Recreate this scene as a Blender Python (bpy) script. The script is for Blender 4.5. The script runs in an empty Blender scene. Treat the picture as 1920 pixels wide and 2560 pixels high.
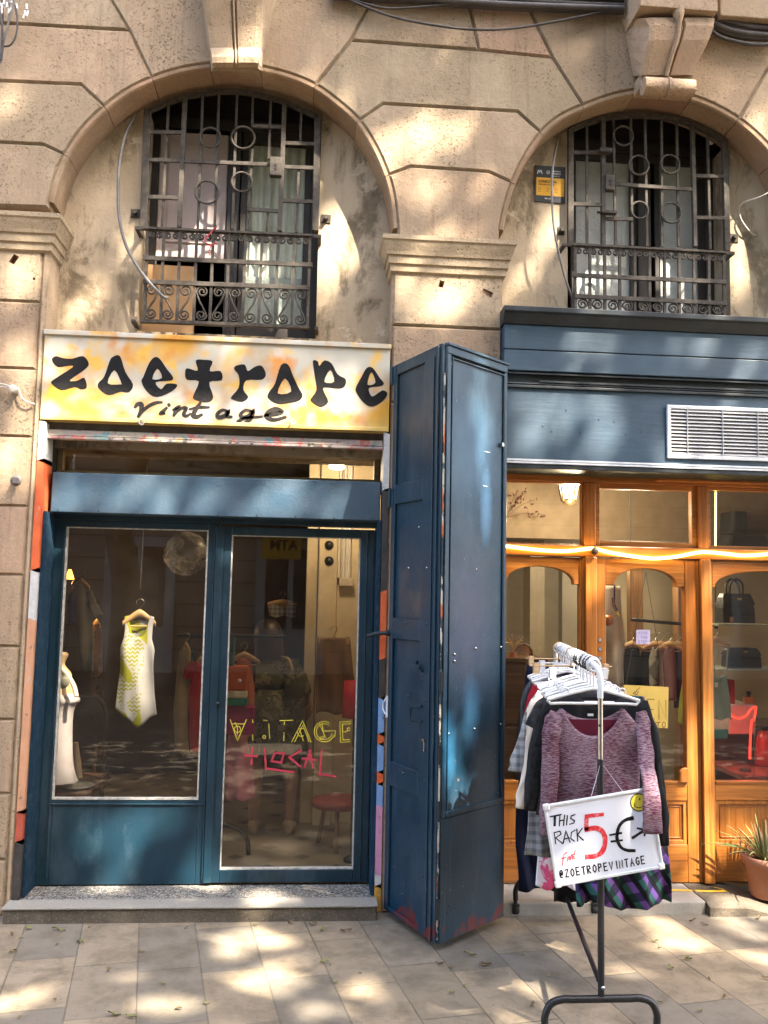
import bpy, bmesh, math, random
from mathutils import Vector, Matrix, noise
R = random.Random(7)
SC = bpy.context.scene
COL = SC.collection
PI = math.pi
# ------------------------------------------------------------------ camera
CAM = Vector((0, -4.62, 1.6)); FPX = 2200.0
def _cam_axes():
    p, y, r = (math.radians(a) for a in (5.463, 4.685, -1.164))
    f = Vector((math.sin(y)*math.cos(p), math.cos(y)*math.cos(p), math.sin(p)))
    ri = Vector((math.cos(y), -math.sin(y), 0)); d = f.cross(ri)
    return math.cos(r)*ri + math.sin(r)*d, -math.sin(r)*ri + math.cos(r)*d, f
AX, AY, AF = _cam_axes()
cd = bpy.data.cameras.new('camera'); cam = bpy.data.objects.new('camera', cd); COL.objects.link(cam)
cd.sensor_fit = 'VERTICAL'; cd.sensor_height = 36; cd.sensor_width = 27; cd.lens = 36*FPX/2560; cd.clip_start = .05; cd.clip_end = 500
m = Matrix.Identity(4)
for i, v in enumerate((AX, -AY, -AF)):
    for j in range(3): m[j][i] = v[j]
m.translation = CAM
cam.matrix_world = m
SC.camera = cam
# ------------------------------------------------------------------ light
SUN = Vector((.80, -1.0, 1.5)).normalized()
w = bpy.data.worlds.new('World'); SC.world = w; w.use_nodes = True
nt = w.node_tree; bg = nt.nodes['Background']
sky = nt.nodes.new('ShaderNodeTexSky'); sky.sky_type = 'NISHITA'; sky.sun_disc = False
sky.sun_elevation = math.asin(SUN.z); sky.sun_rotation = math.atan2(SUN.x, SUN.y)
sky.air_density = 1.0; sky.dust_density = 3.0; sky.ozone_density = 1.0
nt.links.new(sky.outputs[0], bg.inputs[0]); bg.inputs[1].default_value = .15
ld = bpy.data.lights.new('sun', 'SUN'); ld.energy = 3.8; ld.angle = math.radians(.5); ld.color = (1, .9, .76)
sun = bpy.data.objects.new('sun', ld); COL.objects.link(sun); sun.rotation_euler = SUN.to_track_quat('Z', 'Y').to_euler(); sun.location = (4, -6, 9)
SC.view_settings.view_transform = 'Standard'; SC.view_settings.look = 'None'; SC.view_settings.gamma = 1
SC.view_settings.exposure = 3.2
SC.render.engine = 'CYCLES'
SC.cycles.max_bounces = 8; SC.cycles.transparent_max_bounces = 16; SC.cycles.caustics_reflective = False; SC.cycles.caustics_refractive = False
# ------------------------------------------------------------------ points: a reading of the survey photo -> a point in the place
def _ray(px, py): return (AX*((px-960)/FPX) + AY*((py-1280)/FPX) + AF)
def hit(px, py, pt, n):
    v = _ray(px, py); n = Vector(n); return CAM + v*((Vector(pt)-CAM).dot(n)/v.dot(n))
def P(px, py, Y): return hit(px, py, (0, Y, 0), (0, 1, 0))
def G(px, py, z=0): return hit(px, py, (0, 0, z), (0, 0, 1))
def view(ox, oy, s): return lambda x, y: (ox + x/s, oy + y/s)
z1 = view(0, 0, 1.659); z2 = view(920, 0, 1.659); z3 = view(0, 800, 1.659); z4 = view(0, 1300, 1.659); z5 = view(920, 800, 1.659)
z6 = view(1220, 1150, 2.37); z7 = view(1220, 1600, 2.37); zA = view(0, 700, 2.765); zB = view(0, 1500, 2.765); zC = view(800, 700, 2.764)
zD = view(800, 1500, 2.458); zE = view(1420, 1100, 1.8436); zF = view(1300, 250, 2.676); zG = view(0, 2240, 1.728); zH = view(960, 2200, 1.728)
zI = view(1500, 0, 3.95); zJ = view(0, 480, 4.1475); zK = view(480, 1320, 3.456); zL = view(120, 1320, 3.159); zM = view(330, 560, 3.318)
def XZ(v, Y, pts): return [((q := P(*v(x, y), Y)).x, q.z) for x, y in pts]
def X(v, x, y, Y): return P(*v(x, y), Y).x
def Z(v, x, y, Y): return P(*v(x, y), Y).z
# ------------------------------------------------------------------ mesh building
ORG = {}
def org(o): return ORG.get(o.name, Vector((0, 0, 0))) if o else Vector((0, 0, 0))
def tag(o, label=None, cat=None, group=None, kind=None):
    if label: o['label'] = label
    if cat: o['category'] = cat
    if group: o['group'] = group
    if kind: o['kind'] = kind
    return o
def thing(name, loc, label, cat, group=None):
    o = bpy.data.objects.new(name, None); COL.objects.link(o); o.location = loc; o.empty_display_size = .1
    ORG[o.name] = Vector(loc); return tag(o, label, cat, group)
class MB:
    def __init__(s): s.v = []; s.f = []; s.mi = []; s.sm = []; s.cm = 0; s.cs = False; s.tint = {}
    def add(s, vs, fs, smooth=None):
        b = len(s.v); s.v += [Vector(v) for v in vs]
        for f in fs:
            s.f.append([i+b for i in f]); s.mi.append(s.cm); s.sm.append(s.cs if smooth is None else smooth)
        return b
    def hexa(s, p):   # p: 4 front (ccw seen from -y) then 4 back
        s.add(p, [(0, 1, 2, 3), (7, 6, 5, 4), (0, 4, 5, 1), (1, 5, 6, 2), (2, 6, 7, 3), (3, 7, 4, 0)])
    def box(s, x0, x1, y0, y1, z0, z1):
        if x0 > x1: x0, x1 = x1, x0
        if y0 > y1: y0, y1 = y1, y0
        if z0 > z1: z0, z1 = z1, z0
        s.hexa([(x0, y0, z0), (x1, y0, z0), (x1, y0, z1), (x0, y0, z1), (x0, y1, z0), (x1, y1, z0), (x1, y1, z1), (x0, y1, z1)])
    def prism(s, pts, y0, y1, ch=0):
        """closed outline (x,z) pulled from y0 back to y1, with a chamfer ch on its front rim"""
        n = len(pts); a = sum(pts[i][0]*pts[(i+1) % n][1]-pts[(i+1) % n][0]*pts[i][1] for i in range(n))
        if a < 0: pts = pts[::-1]
        if ch:
            ins = inset(pts, ch)
            vs = [(x, y0, z) for x, z in ins] + [(x, y0+ch, z) for x, z in pts] + [(x, y1, z) for x, z in pts]; rings = 3
        else:
            vs = [(x, y0, z) for x, z in pts] + [(x, y1, z) for x, z in pts]; rings = 2
        fs = [tuple(range(n))] + [(k*n+i, (k+1)*n+i, (k+1)*n+(i+1) % n, k*n+(i+1) % n) for k in range(rings-1) for i in range(n)]
        fs.append(tuple(reversed(range((rings-1)*n, rings*n))))
        s.add(vs, fs)
    def loft(s, rings, closed=True, cap0=False, cap1=False, smooth=True):
        n = len(rings[0]); vs = [p for r in rings for p in r]; fs = []
        for k in range(len(rings)-1):
            for i in range(n if closed else n-1):
                j = (i+1) % n; fs.append((k*n+i, k*n+j, (k+1)*n+j, (k+1)*n+i))
        b = s.add(vs, fs, smooth)
        if cap0: s.add(rings[0], [tuple(reversed(range(n)))], False)
        if cap1: s.add(rings[-1], [tuple(range(n))], False)
    def tube(s, path, r, n=8, closed=False, caps=True):
        path = [Vector(p) for p in path]; N = len(path); rings = []
        rr = r if callable(r) else (lambda t: r)
        up = None
        for i, p in enumerate(path):
            a = path[(i-1) % N] if (closed or i > 0) else p; c = path[(i+1) % N] if (closed or i < N-1) else p
            t = (c-a).normalized()
            if up is None:
                up = Vector((0, 0, 1)) if abs(t.z) < .9 else Vector((0, 1, 0))
            sx = t.cross(up); sx = sx.normalized() if sx.length > 1e-6 else t.orthogonal().normalized(); up = sx.cross(t).normalized()
            q = rr(i/max(1, N-1))
            rings.append([p + (sx*math.cos(2*PI*k/n) + up*math.sin(2*PI*k/n))*q for k in range(n)])
        if closed: rings.append(rings[0])
        s.loft(rings, True, caps and not closed, caps and not closed)
    def bar(s, a, b, w, d, up=(0, 1, 0)):
        """straight square bar from a to b, w across and d along `up`"""
        a, b = Vector(a), Vector(b); t = (b-a).normalized(); u = Vector(up); u = (u - t*u.dot(t)).normalized(); x = t.cross(u)
        o = [(-1, -1), (1, -1), (1, 1), (-1, 1)]
        s.hexa([a + x*(i*w/2) + u*(j*d/2) for i, j in o] + [b + x*(i*w/2) + u*(j*d/2) for i, j in o])
    def lathe(s, c, prof, n=24, axis='z', smooth=True, cap=True):
        c = Vector(c); rings = []
        for r, h in prof:
            ring = []
            for k in range(n):
                a = 2*PI*k/n; u, v = r*math.cos(a), r*math.sin(a)
                ring.append(c + (Vector((u, v, h)) if axis == 'z' else Vector((u, h, v)) if axis == 'y' else Vector((h, u, v))))
            rings.append(ring)
        s.loft(rings, True, cap, cap, smooth)
    def ribbon(s, pts, wd, org_, ux, uz, nrm, th=.0008, sq=True):
        """a pen or tape stroke lying on a surface: pts (u,v) in the surface's own axes"""
        pts = [Vector((p[0], p[1])) for p in pts]; N = len(pts)
        if N < 2: return
        L, Rr = [], []
        for i, p in enumerate(pts):
            d0 = (p-pts[i-1]).normalized() if i > 0 else None; d1 = (pts[i+1]-p).normalized() if i < N-1 else None
            if d0 is None: d = d1; k = 1
            elif d1 is None: d = d0; k = 1
            else:
                d = (d0+d1); d = d.normalized() if d.length > .2 else d1; k = min(1.6, 1/max(.4, abs(d.dot(d1))))
            q = wd(i/(N-1)) if callable(wd) else wd
            nn = Vector((-d.y, d.x))*(q/2*k)
            e = Vector((0, 0))
            if sq and i == 0: e = -d*q*.3
            if sq and i == N-1: e = d*q*.3
            L.append(p+nn+e); Rr.append(p-nn+e)
        O, ux, uz, nrm = Vector(org_), Vector(ux), Vector(uz), Vector(nrm)
        f = lambda q, h: O + ux*q.x + uz*q.y + nrm*h
        for h in (th,):
            b = s.add([f(q, h) for q in L] + [f(q, h) for q in Rr], [(i, N+i, N+i+1, i+1) for i in range(N-1)])
    def build(s, name, mat, parent=None, bevel=0, sub=0, loc=None, segs=2, solid=0, angle=.6):
        me = bpy.data.meshes.new(name); o_ = org(parent) + (Vector(loc) if loc is not None else Vector((0, 0, 0)))
        me.from_pydata([v - o_ for v in s.v], [], s.f); me.validate(clean_customdata=False)
        for mm in (mat if isinstance(mat, (list, tuple)) else [mat]): me.materials.append(mm)
        if len(me.polygons) == len(s.f):
            me.polygons.foreach_set('material_index', s.mi); me.polygons.foreach_set('use_smooth', s.sm)
        if s.tint:
            at = me.color_attributes.new('tint', 'FLOAT_COLOR', 'CORNER')
            for p in me.polygons:
                c = s.tint.get(p.index, (.5, .5, .5, 1))
                for li in p.loop_indices: at.data[li].color = c
        o = bpy.data.objects.new(name, me); COL.objects.link(o)
        if parent: o.parent = parent
        if loc is not None: o.location = loc
        ORG[o.name] = o_
        if solid:
            md = o.modifiers.new('solid', 'SOLIDIFY'); md.thickness = solid; md.offset = 0
        if bevel:
            md = o.modifiers.new('bevel', 'BEVEL'); md.width = bevel; md.segments = segs; md.limit_method = 'ANGLE'; md.angle_limit = angle
        if sub:
            md = o.modifiers.new('sub', 'SUBSURF'); md.levels = sub; md.render_levels = sub
        return o
def inset(pts, d):
    n = len(pts); out = []
    for i in range(n):
        p, a, b = Vector(pts[i]), Vector(pts[i-1]), Vector(pts[(i+1) % n])
        e0 = (p-a).normalized(); e1 = (b-p).normalized(); n0 = Vector((-e0.y, e0.x)); n1 = Vector((-e1.y, e1.x))
        k = n0+n1; l = k.length
        if l < .3: out.append(tuple(p+n0*d)); continue
        k = k/l; out.append(tuple(p + k*(d/max(.45, k.dot(n1)))))
    return out
def smooth_path(pts, n=6, closed=False):
    pts = [Vector(p) for p in pts]; N = len(pts); out = []
    for i in range(N if closed else N-1):
        p1, p2 = pts[i], pts[(i+1) % N]
        p0 = pts[i-1] if (i > 0 or closed) else p1*2-p2
        p3 = pts[(i+2) % N] if (i < N-2 or closed) else p2*2-p1
        for k in range(n):
            t = k/n
            out.append(.5*((2*p1) + (p2-p0)*t + (2*p0-5*p1+4*p2-p3)*t*t + (3*p1-p0-3*p2+p3)*t**3))
    if not closed: out.append(pts[-1])
    return out
def copy_tree(o, parent=None):
    c = o.copy(); COL.objects.link(c); c.parent = parent; ORG[c.name] = org(o)
    for ch in o.children: copy_tree(ch, c)
    return c
def text_mesh(mb, txt, O, ux, uz, nrm, size, th=.0008, off=0.0, align='LEFT', xs=1.0):
    cu = bpy.data.curves.new('t', 'FONT'); cu.body = txt; cu.size = size; cu.align_x = align; cu.offset = off; cu.resolution_u = 3
    ob = bpy.data.objects.new('t', cu); COL.objects.link(ob); dg = bpy.context.evaluated_depsgraph_get()
    me = bpy.data.meshes.new_from_object(ob.evaluated_get(dg)); bpy.data.objects.remove(ob); bpy.data.curves.remove(cu)
    O, ux, uz, nrm = Vector(O), Vector(ux), Vector(uz), Vector(nrm)
    mb.add([O + ux*(v.co.x*xs) + uz*v.co.y + nrm*th for v in me.vertices], [tuple(p.vertices) for p in me.polygons])
    bpy.data.meshes.remove(me)
# capitals as pen strokes on a 0..1 box
PEN = {'A': [[(0, 0), (.5, 1), (1, 0)], [(.2, .35), (.8, .38)]], 'B': [[(0, 0), (0, 1), (.7, .85), (.75, .65), (.05, .5), (.85, .35), (.8, .1), (0, 0)]],
 'C': [[(.9, .85), (.5, 1), (.1, .7), (.1, .3), (.5, 0), (.9, .15)]], 'D': [[(0, 0), (0, 1), (.6, .9), (.9, .5), (.6, .1), (0, 0)]],
 'E': [[(.85, 1), (0, 1), (0, 0), (.85, 0)], [(0, .5), (.7, .52)]], 'G': [[(.9, .85), (.5, 1), (.1, .7), (.1, .3), (.5, 0), (.9, .2), (.9, .5), (.55, .5)]],
 'H': [[(0, 0), (0, 1)], [(.9, 0), (.9, 1)], [(0, .5), (.9, .52)]], 'I': [[(.5, 0), (.5, 1)]], 'K': [[(0, 0), (0, 1)], [(.85, 1), (0, .5), (.9, 0)]],
 'L': [[(0, 1), (0, 0), (.8, 0)]], 'M': [[(0, 0), (.1, 1), (.5, .4), (.9, 1), (1, 0)]], 'N': [[(0, 0), (0, 1), (.9, 0), (.9, 1)]],
 'O': [[(.5, 1), (.1, .75), (.05, .3), (.4, 0), (.85, .25), (.9, .7), (.5, 1)]], 'P': [[(0, 0), (.05, 1), (.75, .95), (.8, .6), (.05, .45)]],
 'R': [[(0, 0), (0, 1), (.75, .95), (.8, .6), (.05, .5), (.85, 0)]], 'S': [[(.85, .9), (.4, 1), (.1, .75), (.8, .35), (.6, .02), (.05, .1)]],
 'T': [[(0, .98), (1, 1)], [(.5, 1), (.48, 0)]], 'V': [[(0, 1), (.45, 0), (.95, 1)]], 'Z': [[(.05, .95), (.9, 1), (.05, .05), (.95, 0)]],
 '!': [[(.5, 1), (.5, .35)], [(.5, .1), (.5, 0)]], '@': [[(.6, .6), (.4, .6), (.35, .35), (.6, .35), (.65, .62), (.75, .3), (.95, .55), (.7, .95), (.25, .9), (.02, .5), (.2, .08), (.7, 0)]]}
def pen_text(mb, txt, O, ux, uz, nrm, h, adv, wd, th=.0008, ww=.7):
    x = 0
    for i, ch in enumerate(txt):
        for k, st in enumerate(PEN.get(ch, [])):
            jit = R.uniform(-.05, .05)
            mb.ribbon([((x + p[0]*adv*ww), (p[1]+jit)*h) for p in st], wd, O, ux, uz, nrm, th + .0001*k)
        x += adv*(.8 if ch in 'I!' else 1)
# ------------------------------------------------------------------ materials
def lin(h):
    h = h.lstrip('#'); o = []
    for i in (0, 2, 4):
        c = int(h[i:i+2], 16)/255; o.append(c/12.92 if c < .04045 else ((c+.055)/1.055)**2.4)
    return tuple(o)+(1,)
def _c(c): return lin(c) if isinstance(c, str) else (tuple(c)+(1,))[:4]
class NT:
    def __init__(s, name):
        s.m = bpy.data.materials.new(name); s.m.use_nodes = True; s.t = s.m.node_tree; s.n = s.t.nodes; s.l = s.t.links
        s.bsdf = s.n['Principled BSDF']; s.out = s.n['Material Output']; s.tc = s.n.new('ShaderNodeTexCoord')
        s.co = s.tc.outputs['Object']
    def node(s, t, **kw):
        n = s.n.new(t)
        for k, v in kw.items(): setattr(n, k, v)
        return n
    def map(s, scale=(1, 1, 1), rot=(0, 0, 0), loc=(0, 0, 0), co=None):
        n = s.node('ShaderNodeMapping'); n.inputs['Scale'].default_value = scale; n.inputs['Rotation'].default_value = rot; n.inputs['Location'].default_value = loc
        s.l.new(co or s.co, n.inputs[0]); return n.outputs[0]
    def noise(s, scale, detail=5, rough=.55, co=None, dist=0):
        n = s.node('ShaderNodeTexNoise'); n.inputs['Scale'].default_value = scale; n.inputs['Detail'].default_value = detail
        n.inputs['Roughness'].default_value = rough; n.inputs['Distortion'].default_value = dist
        s.l.new(co or s.co, n.inputs['Vector']); return n.outputs['Fac']
    def vor(s, scale, feat='F1', co=None, rand=1):
        n = s.node('ShaderNodeTexVoronoi', feature=feat); n.inputs['Scale'].default_value = scale; n.inputs['Randomness'].default_value = rand
        s.l.new(co or s.co, n.inputs['Vector']); return n
    def ramp(s, f, a, b, va=0, vb=1):
        n = s.node('ShaderNodeMapRange'); n.clamp = True
        for i, q in enumerate((a, b, va, vb)): n.inputs[i+1].default_value = q
        s.l.new(f, n.inputs[0]); return n.outputs[0]
    def math(s, op, a, b=0):
        n = s.node('ShaderNodeMath', operation=op)
        for i, q in enumerate((a, b)):
            if hasattr(q, 'links') or not isinstance(q, (int, float)): s.l.new(q, n.inputs[i])
            else: n.inputs[i].default_value = q
        return n.outputs[0]
    def mix(s, f, a, b, mode='MIX'):
        n = s.node('ShaderNodeMix', data_type='RGBA', blend_type=mode)
        for sk, q in ((n.inputs[0], f), (n.inputs[6], a), (n.inputs[7], b)):
            if isinstance(q, (int, float)): sk.default_value = q
            elif isinstance(q, (tuple, list, str)): sk.default_value = _c(q)
            else: s.l.new(q, sk)
        return n.outputs[2]
    def sep(s, co=None):
        n = s.node('ShaderNodeSeparateXYZ'); s.l.new(co or s.co, n.inputs[0]); return n.outputs
    def fin(s, col, rough=.7, metal=0, bump=None, bs=.3, bd=.01, spec=.5):
        b = s.bsdf
        for k, q in (('Base Color', col), ('Roughness', rough), ('Metallic', metal), ('Specular IOR Level', spec)):
            if isinstance(q, (int, float)): b.inputs[k].default_value = q
            elif isinstance(q, (tuple, list, str)): b.inputs[k].default_value = _c(q)
            else: s.l.new(q, b.inputs[k])
        if bump is not None:
            n = s.node('ShaderNodeBump'); n.inputs['Strength'].default_value = bs; n.inputs['Distance'].default_value = bd
            s.l.new(bump, n.inputs['Height']); s.l.new(n.outputs[0], b.inputs['Normal'])
        return s.m
def plain(name, c, c2=None, rough=.6, metal=0, sc=8, bump=0, bsc=60, lo=.35, hi=.65, spec=.5, bd=.004):
    t = NT(name); f = t.noise(sc, 6, .6)
    c2 = c2 or tuple(x*.8 for x in _c(c)[:3])
    col = t.mix(t.ramp(f, lo, hi), c, c2)
    return t.fin(col, rough, metal, t.noise(bsc, 4) if bump else None, bump, bd, spec)
def cloth(name, c, c2=None, sc=9, rough=.9, kind=None, c3=None):
    t = NT(name); c2 = c2 or tuple(x*.82 for x in _c(c)[:3])
    col = t.mix(t.ramp(t.noise(sc, 4), .3, .7), c, c2)
    if kind == 'melange':
        f = t.noise(1, 3, .7, t.map((55, 55, 420), (0, .06, 0))); f2 = t.noise(7, 2)
        col = t.mix(t.ramp(t.math('ADD', f, t.math('MULTIPLY', f2, .3)), .56, .72), c, c3)
    elif kind == 'check':
        s_ = t.sep(); a = t.math('PINGPONG', s_[0], .018); b = t.math('PINGPONG', s_[2], .018)
        g = t.math('ADD', t.math('GREATER_THAN', a, .010), t.math('GREATER_THAN', b, .010))
        fine = t.math('GREATER_THAN', t.math('PINGPONG', t.math('ADD', s_[0], s_[2]), .004), .002)
        col = t.mix(t.math('MULTIPLY', g, .4), c, c2); col = t.mix(t.math('MULTIPLY', fine, .35), col, c3)
    elif kind == 'stripe':
        s_ = t.sep(t.map((1, 1, 1), (0, .6, 0))); a = t.math('FRACT', t.math('MULTIPLY', s_[0], 16))
        b = t.math('FRACT', t.math('MULTIPLY', s_[2], 13))
        col = t.mix(t.math('GREATER_THAN', a, .66), c, c2); col = t.mix(t.math('LESS_THAN', a, .3), col, c3)
        col = t.mix(t.math('MULTIPLY', t.math('GREATER_THAN', b, .55), .75), col, (.006, .006, .008))
    elif kind == 'print':
        f = t.noise(14, 3, .5, dist=.6); v = t.vor(38).outputs['Distance']
        col = t.mix(t.ramp(f, .48, .52), c, c2); col = t.mix(t.math('MULTIPLY', t.ramp(v, .25, .3), t.ramp(f, .5, .56)), col, c3 or c)
    wv = t.noise(900, 2)
    return t.fin(col, rough, 0, t.math('ADD', t.noise(30, 3), t.math('MULTIPLY', wv, .25)), .25, .006, .2)
def glow(name, c, st):
    t = NT(name); t.bsdf.inputs['Base Color'].default_value = _c(c); t.bsdf.inputs['Emission Color'].default_value = _c(c); t.bsdf.inputs['Emission Strength'].default_value = st
    t.bsdf.inputs['Roughness'].default_value = .4; return t.m
def pane(name, tint=(.95, .97, .96), dirt=.03, ior=1.5, hazy=None, r=0.0):
    """thin sheet of window glass: clear with a Fresnel reflection, and a little dust"""
    t = NT(name); tr = t.node('ShaderNodeBsdfTransparent'); tr.inputs[0].default_value = _c(tint)
    gl = t.node('ShaderNodeBsdfGlossy'); gl.inputs['Roughness'].default_value = r
    fr = t.node('ShaderNodeFresnel'); fr.inputs['IOR'].default_value = ior
    mx = t.node('ShaderNodeMixShader'); ge = t.node('ShaderNodeNewGeometry'); f2 = t.math('MULTIPLY', t.math('MINIMUM', t.math('MULTIPLY', fr.outputs[0], 1.8), 1), t.math('SUBTRACT', 1, ge.outputs['Backfacing']))
    t.l.new(f2, mx.inputs[0]); t.l.new(tr.outputs[0], mx.inputs[1]); t.l.new(gl.outputs[0], mx.inputs[2])
    df = t.node('ShaderNodeBsdfDiffuse'); df.inputs[0].default_value = (.5, .47, .42, 1)
    m2 = t.node('ShaderNodeMixShader'); f = t.ramp(t.noise(3, 8, .7), .45, .85, dirt*.3, dirt*2 if hazy is None else hazy)
    t.l.new(f, m2.inputs[0]); t.l.new(mx.outputs[0], m2.inputs[1]); t.l.new(df.outputs[0], m2.inputs[2])
    t.l.new(m2.outputs[0], t.out.inputs[0]); return t.m
MT = {}
def stone_tint(mb, n0, pk, nside=0):
    v_ = R.random()
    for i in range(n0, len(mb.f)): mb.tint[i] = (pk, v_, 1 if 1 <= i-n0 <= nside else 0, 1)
def stone(name, base, pink, dark, bs=.5):
    t = NT(name)
    a = t.node('ShaderNodeAttribute', attribute_name='tint'); tint = t.sep(a.outputs['Color'])
    col = t.mix(t.ramp(t.noise(1.3, 6, .6), .35, .65), base, tuple(x*.8 for x in base))
    col = t.mix(tint[0], col, pink); col = t.mix(1, col, t.ramp(tint[1], 0, 1, .78, 1.18), 'MULTIPLY') if False else col; vv = t.node('ShaderNodeVectorMath', operation='SCALE'); t.l.new(col, vv.inputs[0]); t.l.new(t.ramp(tint[1], 0, 1, .78, 1.15), vv.inputs['Scale']); col = vv.outputs[0]
    col = t.mix(t.ramp(t.noise(4.5, 9, .7, dist=.4), .46, .70, 0, .6), col, tuple(x*.60 for x in base)); col = t.mix(t.ramp(t.noise(2.2, 9, .72, t.map((1, 1, .6), loc=(5, 3, 1))), .54, .72, 0, .5), col, (.46, .37, .25)); col = t.mix(t.ramp(t.noise(26, 5, .75), .45, .7, 0, .4), col, tuple(x*.68 for x in base))
    st = t.noise(1, 6, .65, t.map((24, 24, 1.3)))
    col = t.mix(t.ramp(st, .55, .8, 0, .4), col, dark)
    pit = t.noise(95, 3, .6); pm = t.noise(3, 4)
    pits = t.math('MULTIPLY', t.ramp(pit, .57, .65), t.ramp(pm, .38, .58))
    col = t.mix(t.math('MULTIPLY', pits, .75), col, dark)
    h = t.math('ADD', t.math('MULTIPLY', t.noise(40, 6, .7), .5), t.math('MULTIPLY', t.noise(180, 3), .22)); h = t.math('SUBTRACT', h, t.math('MULTIPLY', pits, .6))
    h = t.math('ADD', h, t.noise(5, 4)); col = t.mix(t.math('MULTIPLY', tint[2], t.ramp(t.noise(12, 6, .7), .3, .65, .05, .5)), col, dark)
    chp = t.ramp(t.noise(16, 7, .75, t.map(loc=(2, 2, 2))), .66, .70); h = t.math('SUBTRACT', h, t.math('MULTIPLY', chp, .8)); col = t.mix(t.math('MULTIPLY', chp, .45), col, (.47, .37, .25))
    return t.fin(col, .93, 0, h, bs, .016, .15)
MT['stone'] = stone('sandstone', (.40, .305, .198), (.38, .24, .16), (.10, .068, .038))
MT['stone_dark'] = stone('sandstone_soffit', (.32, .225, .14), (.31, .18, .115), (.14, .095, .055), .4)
def plaster():
    t = NT('peeling_plaster'); g = t.map((1, 1, .55)); f = t.noise(4.2, 10, .68, g, .3); f2 = t.noise(2.1, 7, .6, t.map((1, 1, .6), loc=(3, 1, 7)))
    col = t.mix(t.ramp(f2, .38, .62), (.47, .37, .255), (.36, .28, .185))
    worn = t.ramp(f, .50, .59); col = t.mix(worn, col, t.mix(t.ramp(t.noise(9, 8, .7), .35, .65), (.15, .118, .076), (.25, .19, .125)))
    pal = t.ramp(t.noise(5, 9, .7, t.map(loc=(9, 2, 4)), .4), .6, .63); col = t.mix(t.math('MULTIPLY', pal, .75), col, (.54, .45, .33))
    sk = t.ramp(t.noise(1, 5, .6, t.map((22, 22, 1.2))), .56, .8, 0, .45); col = t.mix(sk, col, (.17, .14, .09))
    h = t.math('ADD', t.math('MULTIPLY', worn, -.5), t.math('ADD', t.noise(30, 6, .7), t.math('MULTIPLY', pal, .4)))
    return t.fin(col, .92, 0, h, .5, .01, .15)
MT['plaster'] = plaster()
def blue(name, base=(.0058, .029, .047), rough=.42, dust=.5, chips=True, extra=None, grain=False, spec=.45):
    t = NT(name); col = t.mix(t.ramp(t.noise(2.2, 6, .6), .35, .65), base, tuple(x*.72 for x in base))
    dz = t.ramp(t.noise(3.3, 8, .7, t.map((1, 1, .45))), .5, .78, 0, dust); col = t.mix(dz, col, (.085, .125, .155))
    if extra: col = extra(t, col)
    fl = t.math('MULTIPLY', t.ramp(t.noise(55, 6, .75), .69, .72), t.ramp(t.noise(5, 3), .45, .6)); col = t.mix(t.math('MULTIPLY', fl, .7), col, (.45, .43, .38))
    h = t.noise(70, 5, .65) if not grain else t.noise(1, 5, .6, t.map((9, 60, 60)))
    return t.fin(col, t.ramp(t.noise(7, 6), .3, .7, rough-.1, rough+.15), 0, h, .22, .005, spec)
MT['blue'] = blue('blue_paint')
MT['blue_clean'] = blue('blue_sheet_metal', (.016, .053, .090), .5, .45, spec=1.0)
MT['blue_board'] = blue('blue_board', (.012, .043, .074), .55, .3, grain=True, spec=.7)
MT['blue_black'] = blue('dark_trim_paint', (.010, .014, .017), .5, .3)
def rough_jamb():
    t = NT('roughcast_blue'); h = t.noise(120, 6, .8); col = t.mix(t.ramp(t.noise(18, 6, .7), .5, .7), (.010, .040, .075), (.045, .085, .12))
    return t.fin(col, .85, 0, h, .9, .02, .2)
MT['jamb'] = rough_jamb()
def wood(name, a, b, axis, rough=.32, sc=1.0):
    t = NT(name); s = [70*sc, 70*sc, 70*sc]; s[axis] = 2.2*sc
    w_ = t.noise(1, 5, .6, t.map(tuple(s)), .35); s2 = [16*sc]*3; s2[axis] = .8*sc
    k = t.noise(1, 3, .5, t.map(tuple(s2)), 1.2)
    col = t.mix(t.ramp(k, .3, .7), a, b); col = t.mix(t.ramp(w_, .42, .70, 0, .8), col, tuple(x*.42 for x in b)); dl = t.ramp(t.noise(3.1, 7, .65), .5, .75); col = t.mix(t.math('MULTIPLY', dl, .35), col, tuple(x*.55+.03 for x in a)); sc2 = t.ramp(t.noise(60, 5, .75), .70, .73, 0, .5); col = t.mix(sc2, col, (.10, .05, .02)); rough = t.ramp(dl, 0, 1, rough, rough+.25)
    return t.fin(col, rough, 0, w_, .12, .003, .5)
W1, W2 = (.45, .175, .034), (.35, .11, .017)
MT['wood_v'] = wood('varnished_pine_upright', W1, W2, 2); MT['wood_h'] = wood('varnished_pine_rail', W1, W2, 0)
MT['wood_pale'] = wood('pale_hanger_wood', (.62, .42, .23), (.5, .32, .16), 0, .45)
MT['wood_dark'] = wood('dark_furniture_wood', (.10, .05, .025), (.06, .028, .014), 0, .45)
MT['wood_mid'] = wood('brown_board', (.30, .16, .07), (.22, .11, .045), 2, .5)
def iron():
    t = NT('weathered_iron'); f = t.noise(35, 6, .7); col = t.mix(t.ramp(f, .4, .65), (.040, .033, .026), (.085, .070, .054)); col = t.mix(t.ramp(t.noise(14, 6, .7), .62, .72, 0, .6), col, (.09, .05, .03))
    return t.fin(col, .8, 0, t.noise(160, 4), .3, .003, .25)
MT['iron'] = iron()
MT['black'] = plain('black_steel', (.013, .013, .014), (.022, .021, .021), .38, .3, 20, .1, 200)
MT['rubber'] = plain('black_rubber', (.012, .012, .012), None, .6)
MT['chrome'] = plain('brushed_steel', (.55, .54, .52), (.42, .41, .4), .25, 1, 40)
MT['white_pl'] = plain('white_plastic', (.66, .66, .66), (.58, .57, .56), .35)
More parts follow.
